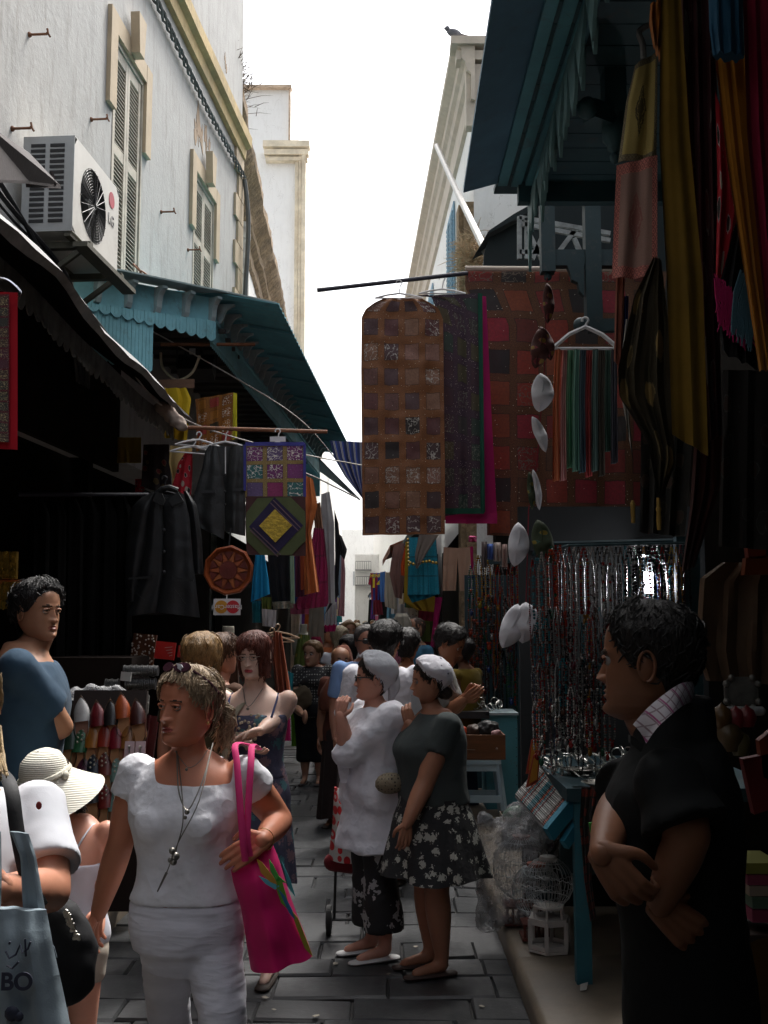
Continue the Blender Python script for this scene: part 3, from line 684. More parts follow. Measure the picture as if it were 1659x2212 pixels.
for y in ysg:
 wx=-2.735+SL*y-.0;vs+=[(wx,y,3.85),(-1.52+.02*sin(y*3),y,3.34+wav(y)),(-1.5+.02*sin(y*3),y,3.28+wav(y)),(wx,y,3.78)]
mb.add(vs,[(i*4+j,i*4+(j+1)%4,(i+1)*4+(j+1)%4,(i+1)*4+j)for i in range(59)for j in range(4)]+[(0,1,2,3),tuple(59*4+j for j in(3,2,1,0))]);mb.build('cover',M_canvas,LA)
mb=MB();vs=[]
for y in ysg:
 k=.02*sin(y*3);vs+=[(-1.51+k,y,3.36+wav(y)),(-1.46+k,y,3.30+wav(y)+.008*sin(y*11)),(-1.49+k,y,3.27+wav(y)+.012*sin(y*7)),(-1.53+k,y,3.33+wav(y))]
mb.add(vs,[(i*4+j,i*4+(j+1)%4,(i+1)*4+(j+1)%4,(i+1)*4+j)for i in range(59)for j in range(4)]+[(0,1,2,3),tuple(59*4+j for j in(3,2,1,0))]);mb.build('edge_strip',M_strip,LA)
mb=MB()
for k in range(104):
 y=-2+k*.098;x=-1.62;z=3.28+wav(y);p=[(x,y,z),(x,y,z-.10)]+[(x+.01*sin(k),y+.046-.046*cos(a),z-.10-.045*sin(a))for a in np.linspace(0,pi,7)][1:-1]+[(x,y+.092,z-.10),(x,y+.092,z)]
 mb.prism(p,(.006,0,0))
mb.build('scalloped_fringe',mat('fringe_grey',(.11,.11,.10),.8,var=.5,vs=9),LA,smooth=False)
mb=MB();r=random.Random(2)
for k in range(5):
 a=P(352+k*8,878+k*9,7.5);mb.ball(a,(.07,.05,.035),8)
 mb.ball(a+V(.03,0,-.03),(.05,.04,.03),8)
tag(weld(mb,.012,2,lambda p:.012*snoise(p,30)).build('rag',cloth_mat('rag_cloth',(.3,.24,.2))),'crumpled dirty rag tied at the far end of the black awning edge','rag')
q=spline([P(0,495,5.2)+V(.02,0,-.02),P(200,680,6.2),P(355,880,7.5),P(560,960,8.2),P(780,1005,9.5)],[1]*5,12)[0]
mb=MB();mb.tube(q,.006,5);tag(mb.build('washing_line',mat('rope_grey',(.35,.33,.3),.8)),'thin grey line strung from the black awning across to the rugs','rope')
mb=MB();q=spline([P(190,640,8.0),P(480,800,8.6),P(640,900,9.2),P(720,985,10),P(780,1060,11)],[1]*5,10)[0];mb.tube(q,.006,5);q=spline([P(655,1020,9.5),P(700,1040,10),P(770,1075,10.5)],[1]*3,6)[0];mb.tube(q,.008,5)
tag(mb.build('washing_line',MC['rope_grey']),'slack line stretched beneath the turquoise canopy','rope')
p=[P(-60,255,2.3),P(-60,392,2.3),P(60,397,2.9),P(127,405,3.2),P(60,335,2.9)]
mb=MB();mb.prism(p,(0,.01,.012));mb.bar(P(60,400,2.95),P(127,403,3.2),.012,.012);mb.tube([P(112,372,3.15),P(118,400,3.15)],.006,5)
tag(mb.build('awning_flap',mat('brown_canvas',(.035,.025,.025),.8),smooth=False),'dark brown canvas flap poking in at the upper left','awning')
# ---- turquoise canopy
TC=thing('turquoise_canopy','turquoise timber canopy with scalloped planks and curved corbels on the left','canopy',(-1.4,8.3,4.0))
W0=V(*wl(7.37,0,.0)[:2],0);C1=V(-1.34,8.3,0);eF=nrm(C1-W0);LF=np.linalg.norm(C1-W0);nF=nrm(V(eF[1],-eF[0],0));nF=nF if nF[1]<0 else-nF
def fpt(s,z,o=0):return W0+eF*s+nF*o+V(0,0,z)
C2=V(-.95,15.8,0);eS=nrm(C2-C1);LS=np.linalg.norm(C2-C1);nS=nrm(V(eS[1],-eS[0],0))
def spt(s,z,o=0):return C1+eS*s+nS*o+V(0,0,z)
mb=MB();
mb.add([fpt(0,4.0),fpt(LF,4.12),fpt(LF,4.31),fpt(0,4.22),fpt(0,4.0,-.03),fpt(LF,4.12,-.03),fpt(LF,4.31,-.03),fpt(0,4.22,-.03)],[(0,1,2,3),(7,6,5,4),(0,4,5,1),(3,2,6,7),(1,5,6,2),(0,3,7,4)]);mb.build('frieze',M_teal,TC,smooth=False)
mb=MB();npl=13;pw=LF/npl;r=random.Random(6)
for k in range(npl):
 s0,s1=k*pw+.002,(k+1)*pw-.002;zt=4.005+.12*(k/npl);low=k<7;zb=(3.60+.01*(k%2))if low else 3.97;off=.006+r.uniform(0,.003)
 zb2=3.93
 for(t_,b_,o_)in(((zt,3.955+.0*k,off+.012),)+(((3.99,zb,off-.004),)if low else())):
  sc_=.028;pts=[fpt(s0,t_,o_),fpt(s0,b_+sc_,o_)]+[fpt(s0+(s1-s0)*q_,b_+sc_*(1-sin(pi*q_)),o_)for q_ in(.25,.5,.75)]+[fpt(s1,b_+sc_,o_),fpt(s1,t_,o_)];mb.prism(pts,nF*.010)
  for q_ in(.33,.66):sx=s0+(s1-s0)*q_;mb.bar(fpt(sx,t_,o_+.011),fpt(sx,b_+.03,o_+.011),.004,.003)
mb.build('plank_face',M_teal,TC,smooth=False)
def corbel(pt,s,z0,z1,dep,name='corbel',wd=.045):
 mb=MB();h=z1-z0;prof=[(0,0),(.25,.02),(.38,.2),(.42,.45),(.55,.68),(.8,.85),(1.0,.9),(1.0,1.0),(0,1.0)]
 mb.prism([pt(s,z0+h*b_,.0+dep*a_)for a_,b_ in prof],(pt(s+wd,0,0)-pt(s,0,0)));return mb.build(name,M_corb,TC,smooth=False)
for k in range(5):s_=.16+k*(LF-.2)/4.05;corbel(fpt,s_,4.03+.02*k,4.225+.018*k,.11)
mb=MB();mb.add([spt(0,3.96),spt(LS,3.96),spt(LS,4.32),spt(0,4.32),spt(0,3.96,-.03),spt(LS,3.96,-.03),spt(LS,4.32,-.03),spt(0,4.32,-.03)],[(0,1,2,3),(7,6,5,4),(0,4,5,1),(3,2,6,7),(1,5,6,2),(0,3,7,4)])
mb.add([spt(0,4.12,.001),spt(LS,4.12,.001),spt(LS,4.145,.001),spt(0,4.145,.001),spt(0,4.12,.02),spt(LS,4.12,.02),spt(LS,4.145,.02),spt(0,4.145,.02)],[(4,5,6,7),(0,4,5,1),(3,2,6,7),(1,5,6,2),(0,3,7,4)])
for k in range(120):s_=k*LS/120;mb.prism([spt(s_,3.965,-.028),spt(s_+.055,3.965,-.028),spt(s_+.028,3.93,-.028)],nS*.008)
mb.build('fascia',M_teal,TC,smooth=False)
for k in range(26):corbel(spt,.12+k*LS/26.2,4.145,4.30,.14,wd=.03)
mb=MB();K=180;vs=[]
for k in range(K+1):
 s_=-.05+(LS+.2)*k/K;e=.012*sin(k*2.1);
 for(o_,z_)in((-1.0,4.42),(.12,4.33),(.52-.02*s_/LS,4.25)):vs.append(spt(s_,z_+e,o_))
n=3;b0=np.array(vs);mb.add(np.concatenate([b0,b0+V(0,0,-.012)]),[(i*n+j,i*n+j+1,(i+1)*n+j+1,(i+1)*n+j)for i in range(K)for j in range(2)]+[((K+1)*n+i*n+j,(K+1)*n+(i+1)*n+j,(K+1)*n+(i+1)*n+j+1,(K+1)*n+i*n+j+1)for i in range(K)for j in range(2)]+[(i*n+2,(i+1)*n+2,(K+1)*n+(i+1)*n+2,(K+1)*n+i*n+2)for i in range(K)]+[(0,1,(K+1)*n+1,(K+1)*n),(1,2,(K+1)*n+2,(K+1)*n+1)])
for k in range(8):s_=.75+k*.95;mb.bar(spt(s_,4.292,.15),spt(s_,4.225,.5),.03,.02)
mb.build('roof',M_roofp,TC,smooth=False)
mb=MB();mb.add([fpt(-.15,4.235,-.02),fpt(-.15,4.24,.16),fpt(LF+.03,4.345,.14),spt(-.05,4.26,.5),spt(-.05,4.275,.5)+V(0,.1,0),fpt(LF,4.37,-.1)],[(0,1,2,5),(2,3,4,5)]);
o=mb.build('roof_edge',M_corb,TC,smooth=False);sm=o.modifiers.new('s','SOLIDIFY');sm.thickness=.012
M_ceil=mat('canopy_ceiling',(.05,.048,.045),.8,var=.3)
mb=MB();mb.add([V(-2.3,7.5,4.12),V(-1.36,8.35,4.12),V(-.98,15.8,4.12),V(-2.1,15.8,4.12)],[(0,1,2,3)]);
for k in range(26):
 y=8.5+k*.28;mb.box((-1.75,y,4.10),(.95,.035,.03))
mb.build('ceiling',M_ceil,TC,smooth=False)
mb=MB();mb.box((-1.55,15.9,3.9),(1.2,.05,.5));mb.build('end_board',M_teal,TC,smooth=False)
mb=MB();K=40;a,b_,c,d=P(690,985,13.5),P(760,1075,12.0),P(650,1000,15),P(690,1040,15)
mb.prism([P(688,988,13.8),P(778,1078,11.6),P(772,1072,12.3),P(690,1015,14.5)],(0,0,-.02));tag(mb.build('tarpaulin_sheet',M_teald,smooth=False),'dark corrugated panel hanging out past the end of the turquoise canopy','awning')
FL=thing('floodlight','small black floodlight hanging under the turquoise canopy','lamp',P(425,790,9.0));mb=MB();c=P(425,795,9.0);mb.box(c,(.3,.16,.16),rx(-.5));mb.box(c+V(-.03,0,.13),(.14,.1,.08));mb.build('housing',M_blk,FL,smooth=False)
mb=MB();mb.bar(c+V(-.17,0,.0),c+V(-.17,0,.28),.012);mb.bar(c+V(.17,0,0),c+V(.17,0,.28),.012);mb.bar(c+V(-.17,0,.28),c+V(.17,0,.28),.012);mb.build('yoke',M_blk,FL,smooth=False)
mb=MB();mb.box(c+V(-.03,-.055,.13),(.05,.01,.05));mb.build('switch_plate',mat('switch_grey',(.4,.42,.45),.5),FL,smooth=False)
mb=MB();mb.tube([P(347,744,8.2),P(550,744,8.6)],.014,8);tag(mb.build('rusty_rod',M_rust),'short rusty rod jutting out under the scalloped planks','rod')
mb=MB();q=spline([P(347,762,8.5),P(352,795,8.5),P(382,821,8.5),P(415,805,8.5),P(431,768,8.5)],[1]*5,8)[0];mb.tube(q,.011,7);tag(mb.build('cable_loop',mat('cream_cable',(.45,.38,.27),.6)),'cream cable hanging in a loop under the turquoise canopy','cable')
mb=MB();c0,c1=P(340,830,8.4),P(420,829,8.4);mb.bar(c0,c1,.03,.07);
for s_ in(.9,.95):
 for z_ in(-.015,.015):mb.ball(c0*(1-s_)+c1*s_+V(0,-.016,z_),.005,6)
tag(mb.build('wooden_plank',M_wood,smooth=False),'short raw wood plank above the yellow cloth','plank')
mb=MB();mb.tube([P(388,923,7.6),P(707,933,7.6)],.014,8);tag(mb.build('rusty_rod',M_rust),'long rusty rail carrying the vest and the patchwork square','rod')
#  RIGHT AWNING
RA=thing('blue_awning','dark blue timber awning with jagged picket valance overhanging from the upper right','awning',(.9,3,4))
mb=MB();M_navy=sheetmat_corr('navy_paint',(.13,.29,.42))
yE=5.42;vs=[(.30,-2.6,3.97),(.41,yE-.04,3.97),(.75,yE+.1,4.12),(.70,-2.6,4.12)]
mb.add(vs+[(x,y,z+.03)for x,y,z in vs],[(0,1,2,3),(7,6,5,4),(0,4,5,1),(1,5,6,2),(2,6,7,3),(3,7,4,0)]);mb.build('overhang',M_navy,RA,smooth=False)
mb=MB();
for k in range(3):x=.62+k*.07;mb.box((x,1.4,4.05-.005*k),(.05,8.1,.03))
mb.tube([(.67,-2.6,3.98),(.78,yE,3.98)],.02,6);mb.build('edge_rails',M_roofp,RA,smooth=False)
mb=MB();r=random.Random(9);y=-1.2;xv=lambda y:.69+.022*(y-2)
while y<yE+.12:
 L_=r.uniform(.20,.27)*(1.5 if y>yE-.12 else 1);wd=.085;x=xv(y);z=4.0;tilt=r.uniform(-.02,.02)
 mb.prism([(x,y,z),(x+tilt,y+.004,z-L_*.65),(x+tilt,y+wd/2+r.uniform(-.01,.01),z-L_),(x+tilt,y+wd-.004,z-L_*.65),(x,y+wd,z)],(.014,0,0));y+=wd+.004
mb.build('picket_valance',sheetmat_corr('valance_paint',(.17,.33,.34)),RA,smooth=False)
mb=MB()
for k in range(52):mb.box((1.75,-2.5+k*.155,4.06),(2.2,.148,.03))
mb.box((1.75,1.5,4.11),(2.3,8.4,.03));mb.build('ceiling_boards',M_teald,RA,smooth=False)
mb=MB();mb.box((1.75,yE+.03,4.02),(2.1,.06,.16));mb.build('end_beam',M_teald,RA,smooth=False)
mb=MB();
for k in range(10):
 x=.95+.02*k;
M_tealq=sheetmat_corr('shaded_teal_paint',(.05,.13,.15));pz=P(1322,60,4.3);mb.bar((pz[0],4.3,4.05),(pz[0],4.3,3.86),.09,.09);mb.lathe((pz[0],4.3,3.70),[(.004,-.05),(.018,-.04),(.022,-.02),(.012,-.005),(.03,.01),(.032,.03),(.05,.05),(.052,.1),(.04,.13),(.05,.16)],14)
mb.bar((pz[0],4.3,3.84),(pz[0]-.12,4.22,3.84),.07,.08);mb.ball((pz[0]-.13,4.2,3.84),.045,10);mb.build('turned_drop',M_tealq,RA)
TF=thing('timber_frame','dark teal timber stall frame with turned finial and carved bracket behind the rugs','frame',P(1280,700,6.4))
def post(mb,x0,y0,y1,Y,w=.11):a,b_=P(x0,y0,Y),P(x0,y1,Y);b_[0]=a[0];mb.bar(a,b_,w,w)
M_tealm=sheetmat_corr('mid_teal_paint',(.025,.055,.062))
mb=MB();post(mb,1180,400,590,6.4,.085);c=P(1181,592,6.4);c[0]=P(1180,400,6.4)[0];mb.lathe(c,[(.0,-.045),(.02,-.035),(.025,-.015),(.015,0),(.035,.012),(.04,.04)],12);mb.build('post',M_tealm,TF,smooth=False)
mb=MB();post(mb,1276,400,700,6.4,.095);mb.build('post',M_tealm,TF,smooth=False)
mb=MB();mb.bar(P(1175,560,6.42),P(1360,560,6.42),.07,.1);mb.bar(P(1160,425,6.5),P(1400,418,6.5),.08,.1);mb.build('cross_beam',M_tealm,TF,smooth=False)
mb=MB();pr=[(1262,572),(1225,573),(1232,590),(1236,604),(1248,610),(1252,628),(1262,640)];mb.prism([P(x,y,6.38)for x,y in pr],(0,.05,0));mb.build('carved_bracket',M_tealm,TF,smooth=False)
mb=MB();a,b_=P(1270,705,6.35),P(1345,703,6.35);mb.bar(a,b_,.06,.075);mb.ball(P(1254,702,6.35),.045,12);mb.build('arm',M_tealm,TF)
mb=MB();mb.prism([P(1164,432,8.5),P(1110,462,8.5),P(1056,498,8.5),P(1052,505,8.5),P(1164,448,8.5)],(.0,1.5,.3));mb.prism([P(1164,455,8.6),P(1056,515,8.6),P(1046,545,8.6),P(1044,585,8.6),P(1164,585,8.6)],(.0,.06,0))
mb.prism([P(1200,420,8.9),P(1160,440,8.9),P(1160,590,8.9),P(1440,590,8.9),P(1440,400,8.9)],(0,.06,0))
tag(mb.build('lean_to_roof',mat('lean_to_dark',(.012,.02,.022),.8),smooth=False),'dark lean-to roof showing between the far white building and the timber frame','roof')
mb=MB();M_oldw=mat('flaking_white',(.30,.33,.33),.7,var=.35,vs=12,dirt=((.08,.07,.06),.9));Yf=8.2
for seg in(((1122,468),(1122,560)),((1138,472),(1138,560)),((1122,470),(1318,505)),((1126,484),(1318,520)),((1140,500),(1170,560)),((1180,490),(1150,560)),((1195,560),(1240,500)),((1240,515),(1262,565)),((1290,515),(1250,560)),((1122,545),(1318,548))):mb.bar(P(*seg[0],Yf),P(*seg[1],Yf),.03,.035)
tag(mb.build('iron_frame',M_oldw,smooth=False),'flaking white lattice framework stored above the rugs','frame')
mb=MB()
for k in range(2):mb.prism([P(1288+k*14,525-k*3,9.0),P(1299+k*14,521-k*3,9.0),P(1303+k*13,530-k*3,9.0),P(1292+k*13,535-k*3,9.0)],(0,-.15,0))
#  HANGING TEXTILES
M_iron=mat('dark_iron_rod',(.03,.03,.045),.5);M_whp=mat('white_hanger_plastic',(.62,.62,.62),.4,bump=.05)
mb=MB();mb.tube([P(685,627,6.6),P(1010,590,6.6)],.014,8);tag(mb.build('curtain_rod',M_iron),'thin dark rod reaching out over the street carrying the long rugs','rod')
mb=MB();mb.tube([P(1005,580,7.0),P(1420,583,7.0)],.018,8,0);tag(mb.build('curtain_rod',mat('pale_rail',(.4,.33,.27),.6)),'pale rail along the top of the big red patchwork bedspread','rod')
rugcols=[(.22,.10,.065),(.13,.045,.045),(.26,.13,.08),(.03,.022,.022),(.10,.05,.055),(.27,.13,.095),(.06,.028,.03),(.17,.08,.07)]
M_rug1=patch_mat('copper_patchwork',rugcols,(.22,.08,.024),4,10,.17,.7,.38,line=(.4,.37,.33),seed=3.)
R1=thing('patchwork_rug','long copper brown patchwork runner of square patches on a white hanger','rug',P(870,1150,6.55))
L=[(808,655),(790,668),(781,685),(780,800),(782,1000),(783,1156)];R_=[(930,655),(948,668),(957,690),(959,850),(961,1000),(961,1154)]
o=sheet([(828,646)]+L,[(912,646)]+R_,6.55,90,50,.010,2.3,.3,.012,wr=.013,seed=1).build('cloth',M_rug1,R1)
mb=MB();hanger(mb,P(862,607,6.57),.30,.08,.03);mb.build('coat_hanger',M_whp,R1)
R2=thing('patchwork_rug','dark green beaded runner with bright magenta lining beside the copper patchwork','rug',P(1000,1130,6.7))
M_rug2=patch_mat('dark_beaded',[(.02,.045,.035),(.05,.02,.035),(.035,.03,.03),(.06,.05,.02)],(.045,.02,.04),3,9,.16,1.8,.5,line=(.12,.13,.1),seed=8.)
sheet([(880,640),(930,636),(955,700),(958,1115)],[(1040,634),(1042,700),(1043,900),(1045,1105)],6.72,50,26,.008,2,.5,.008,seed=2).build('cloth',M_rug2,R2)
M_hem=cloth_mat('dark_green_hem',(.012,.07,.045));sheet([(1032,634),(1036,900),(1038,1108)],[(1042,634),(1045,900),(1048,1106)],6.70,30,4,.003,1,.5,.01).build('border',M_hem,R2)
quadsheet(958,1098,1046,1110,6.70,rows=4,cols=20,amp=.003,nf=2).build('border',M_hem,R2)
M_mag=cloth_mat('magenta_cloth',(.38,.012,.11),rough=.7);sheet([(1000,640),(1005,900),(1006,1132)],[(1050,640),(1062,900),(1074,1124)],6.78,40,12,.01,1,.5,.008,seed=3).build('lining',M_mag,R2)
quadsheet(962,1108,1074,1131,6.76,rows=6,cols=24,amp=.004,nf=2).build('lining',M_mag,R2)
mb=MB();hanger(mb,P(955,598,6.72),.30,.08,.03);mb.build('coat_hanger',M_whp,R2)
M_rug3=patch_mat('red_patchwork',[(.20,.018,.014),(.26,.03,.015),(.13,.02,.012),(.02,.017,.017),(.27,.015,.03),(.09,.035,.012),(.22,.045,.012)],(.11,.04,.012),6,8.4,.13,.8,.12,line=(.12,.1,.08),seed=5.)
tag(sheet([(1006,586),(1004,620),(1048,700),(1052,1156)],[(1440,586),(1430,700),(1425,1000),(1425,1165)],7.05,60,60,.012,3,.5,.01,seed=4).build('patchwork_bedspread',M_rug3),'large red and rust patchwork bedspread hung flat behind the caps','bedspread')
N=NT('blue_stripes');uv=N.coord(uv=True);sp=N.n('SeparateXYZ');N.l(uv,sp.inputs[0]);f=N.math('FRACT',N.math('MULTIPLY',sp.outputs[0],5));N.col(N.ramp(f,[(0,(.02,.035,.12)),(.45,(.45,.45,.47)),(.55,(.03,.03,.05)),(.62,(.4,.4,.4)),(.72,(.03,.06,.28))],True));N.rough(.8)
tag(sheet([(712,952),(722,990),(745,1030),(782,1076)],[(785,955),(785,990),(785,1030),(786,1078)],9.6,24,16,.02,2,.5,.006,seed=5).build('striped_cloth',N.m),'blue and white striped cloth slung between the canopy and the rugs','cloth')
# ---- left group on the rusty rail
VT=thing('leather_vest','black leather waistcoat hanging on a clear hanger','vest',P(475,1170,7.55));M_ljk=mat('rail_leather',(.004,.004,.004),.8,spec=.05);M_lea=mat('black_leather',(.010,.011,.011),.5,var=.15,vs=5,bump=.35,bs=16,bd=.012,spec=.5);M_leag=mat('worn_leather',(.014,.015,.016),.5,var=.2,vs=4,bump=.35,bs=14,bd=.012)
mb=sheet([(452,962),(443,975),(437,1010),(425,1050),(416,1080),(414,1115),(430,1138)],[(468,964),(478,1010),(486,1060),(486,1120),(484,1166)],7.52,34,14,.006,1.2,.5,.004,seed=6,wr=.005,bulge=.03)
mb=sheet([(500,964),(492,1010),(488,1060),(486,1120),(486,1148)],[(526,962),(529,1010),(530,1060),(530,1120),(530,1158)],7.52,34,12,.006,1.2,.5,.004,seed=7,wr=.005,bulge=.03,mb=mb)
mb=sheet([(455,964),(440,1010),(432,1120)],[(524,964),(528,1040),(528,1120)],7.58,20,12,.01,2,.5,.004,seed=8,mb=mb);mb.build('front',M_lea,VT)
mb=MB();hanger(mb,P(487,927,7.6),.34,.09,.05,.005);mb.tube([P(487,965,7.5),P(487,1025,7.5)],.004,5);mb.build('coat_hanger',M_whp,VT)
mb=MB();
for y in(1025,1062,1090):mb.ball(P(486,y,7.46),.009,8)
mb.bar(P(435,1062,7.47),P(466,1062,7.47),.006,.018);mb.bar(P(503,1058,7.47),P(526,1056,7.47),.006,.018);mb.build('button',M_blk,VT)
PQ=thing('patchwork_square','small violet and teal patchwork square edged in gold on a white hanger','cushion cover',P(593,1075,7.5))
M_pq=patch_mat('violet_patchwork',[(.03,.16,.16),(.16,.05,.10),(.20,.04,.18),(.05,.14,.17),(.30,.03,.14),(.14,.09,.22),(.2,.05,.15)],(.30,.21,.07),3,3,.11,.9,.3,jitter=.5,seed=2.4)
sheet([(530,962),(529,1000),(530,1076)],[(658,958),(660,1000),(660,1076)],7.5,24,24,.005,2,.4,.006,seed=9).build('cloth',M_pq,PQ);M_blu=cloth_mat('blue_binding',(.06,.06,.26))
mb=quadsheet(526,960,532,1060,7.49,rows=14,cols=3,amp=.002);quadsheet(655,958,661,1074,7.49,rows=14,cols=3,amp=.002,mb=mb);quadsheet(530,955,658,963,7.49,rows=3,cols=20,amp=.004,nf=3,mb=mb);mb.build('border',M_blu,PQ)
mb=MB();hanger(mb,P(600,928,7.55),.14,.09,.03,.005);quadsheet(583,943,617,954,7.53,rows=4,cols=8,amp=0,mb=mb);mb.build('coat_hanger',M_whp,PQ)
CCv=thing('cushion_cover','olive cushion cover with gold diamond and dark striped bands','cushion cover',P(595,1200,7.47))
M_ol=cloth_mat('olive_silk',(.085,.105,.045),rough=.6,var=.3);M_br=cloth_mat('brown_silk',(.07,.03,.03),rough=.6);M_gold=mat('gold_lame',(.50,.36,.05),.35,metal=.5,var=.5,vs=40,bump=.9,bs=60,bd=.01,stretch=(1,1,2));M_ind=cloth_mat('indigo_band',(.025,.02,.06),rough=.6,var=.5)
sheet([(531,1073),(530,1130),(533,1198)],[(660,1073),(661,1130),(660,1201)],7.47,20,20,.004,2,.4,.02,seed=10).build('cloth',M_br,CCv,**{'label':'brown corner panels'})
def flat(pts,Y,m,name,parent,th=.004,**t):mb=MB();mb.prism([P(x,y,Y)for x,y in pts],(0,-th,0),0);return mb.build(name,m,parent,smooth=False,**t)
flat([(556,1076),(628,1074),(659,1105),(660,1168),(630,1199),(563,1199),(532,1168),(532,1108)],7.452,M_ol,'panel',CCv)
flat([(593,1074),(655,1135),(597,1197),(538,1138)],7.446,M_ind,'band',CCv);flat([(594,1100),(631,1135),(595,1172),(560,1136)],7.440,M_gold,'gold_diamond',CCv,.008)
M_lil=cloth_mat('lilac_stripe',(.16,.11,.13),rough=.6)
for(a,b_)in(((584,1086),(645,1147)),((590,1080),(650,1141)),((541,1145),(600,1202)),((546,1140),(606,1198))):
 mb=MB();mb.bar(P(*a,7.44),P(*b_,7.44),.003,.007);mb.build('stripe',M_lil,CCv,smooth=False)
LC=thing('leather_coat','black leather jacket with collar and pockets hanging on a dark hanger','jacket',P(355,1335,7.35))
body_l=[(330,1068),(322,1090),(312,1130),(300,1200),(285,1290),(272,1332)];body_r=[(352,1072),(356,1130),(354,1230),(352,1280),(340,1325)]
mb=sheet([(333,1062),(322,1100),(315,1180),(300,1260),(272,1332)],[(350,1080),(355,1150),(354,1240),(340,1322)],7.3,40,16,.006,1.2,.6,.005,wr=.005,bulge=.05,seed=11)
mb=sheet([(350,1080),(354,1150),(352,1240),(338,1322)],[(396,1066),(410,1120),(418,1220),(432,1334)],7.28,40,18,.006,1.3,.6,.005,wr=.005,bulge=.05,seed=12,mb=mb);
mb=sheet([(325,1068),(315,1150),(285,1330)],[(400,1068),(415,1150),(428,1325)],7.42,20,12,.01,2,.5,.005,seed=13,mb=mb);mb.build('body',M_leag,LC)
sheet([(330,1062),(298,1080),(282,1100),(272,1170),(270,1250),(272,1300)],[(334,1066),(328,1100),(318,1170),(304,1240),(296,1300)],7.34,40,14,.006,1,.5,.005,wr=.005,bulge=.11,seed=14).build('sleeve',M_leag,LC)
sheet([(396,1062),(408,1110),(414,1180),(416,1240)],[(404,1060),(425,1090),(436,1160),(440,1240)],7.34,30,12,.006,1,.5,.005,wr=.005,bulge=.11,seed=15).build('sleeve',M_leag,LC)
mb=MB();mb.prism([P(x,y,7.22)for x,y in((338,1062),(330,1082),(352,1092),(356,1080),(350,1066))],(0,.02,0));mb.prism([P(x,y,7.22)for x,y in((384,1062),(397,1083),(372,1094),(364,1082),(376,1068))],(0,.02,0));mb.tube([P(340,1066,7.3),P(350,1056,7.3),P(366,1053,7.3),P(384,1060,7.3)],.02,8);mb.build('collar',M_lea,LC)
mb=MB();hanger(mb,P(355,1030,7.35),.32,.1,.05,.006);mb.build('coat_hanger',M_blk,LC)
mb=MB()
for y in(1145,1192,1236):mb.ball(P(354,y,7.235),(.014,.008,.014),10)
mb.build('button',M_blk,LC)
for(a,b_,c)in(((278,1250),(330,1246),7.24),((372,1248),(418,1254),7.2)):
 mb=MB();mb.bar(P(*a,c),P(*b_,c),.008,.014);mb.bar(P(a[0]+3,a[1]+22,c),P(b_[0]-18,b_[1]+50,c),.003,.004);mb.build('pocket',M_lea,LC,smooth=False)
PF=thing('leather_pouf','round orange leather pouf with star pattern hanging below the vest','pouf',P(494,1285,7.3));M_or=mat('orange_leather',(.30,.07,.02),.45,var=.35,vs=9,bump=.5,bs=30,bd=.006,coat=.2);M_dr=mat('oxblood_leather',(.13,.02,.012),.4,var=.3,vs=9,bump=.5,bs=30,coat=.2)
c=P(494,1232,7.3);rr=54*7.3/FPX;Rf=rx(rad(90))
mb=MB();mb.lathe(c,[(0,-.08),(rr*.7,-.085),(rr*.97,-.06),(rr*1.02,0),(rr*.99,.03),(rr*.93,.035),(rr*.8,-.005),(.0,-.012)],10,0,Rf@rz(.2));mb.build('cushion',M_or,PF)
mb=MB();mb.prism([c+V(.36*rr*cos(a),-.013+.0,.36*rr*sin(a))for a in np.linspace(0,2*pi,13)[:-1]],(0,-.014,0));mb.build('centre_patch',M_dr,PF,smooth=False)
for k in range(10):
 a=2*pi*k/10;p=[c+V(r_*rr*cos(a+d_),-.006,r_*rr*sin(a+d_))for r_,d_ in((.38,-.28),(.78,0),(.38,.28))];mb=MB();mb.prism(p,(0,-.01,0));mb.build('star_point',M_or if k%2 else mat('amber_leather',(.36,.10,.025),.45,var=.3,bump=.4),PF,smooth=False)
 p=[c+V(r_*rr*cos(a+d_),-.004,r_*rr*sin(a+d_))for r_,d_ in((.76,.06),(.44,.31),(.76,.57))];mb=MB();mb.prism(p,(0,-.005,0));mb.build('star_gap',M_dr,PF,smooth=False)
mb=MB();mb.tube([c+V(0,0,rr),c+V(.01,0,rr+.12)],.006,5);mb.build('loop',M_blk,PF)
SG=thing('card_sign','white plastic sign with orange and red overlapping circles hung upside down','sign',P(490,1330,7.2));c=P(490.5,1311,7.2);W2,H2=29*7.2/FPX,17.5*7.2/FPX
Rt=ry(-.03)
mb=MB();mb.box(c,(2*W2,.006,2*H2));mb.build('panel',mat('sign_white',(.62,.62,.63),.5,bump=.05),SG,smooth=False)
for(x,m_,nme)in((-.30,mat('sign_orange',(.55,.25,.02),.5,bump=0),'orange_disc'),(.32,mat('sign_red',(.48,.02,.03),.5,bump=0),'red_disc')):
 mb=MB();q=c+V(x*2*W2*.7,-.004-(.002 if x>0 else 0),0);mb.prism([q+V(.80*H2*cos(a)*1.0,0,.80*H2*sin(a))for a in np.linspace(0,2*pi,33)[:-1]],(0,-.002,0));mb.build(nme,m_,SG,smooth=False)
text(None,'MasterCard',c+V(0,-.0095,.0),.042,0,mat('sign_letter',(.7,.7,.7),.5,bump=0),'lettering',SG,ext=.0006,roll=pi)
mb=MB();mb.tube([P(490,1285,7.25),P(490,1294,7.2)],.003,4);mb.build('string',M_whp,SG)
M_yel=cloth_mat('yellow_cloth',(.62,.42,.02),rough=.7,wr=.7);M_yel2=cloth_mat('lemon_cloth',(.55,.50,.03),rough=.7)
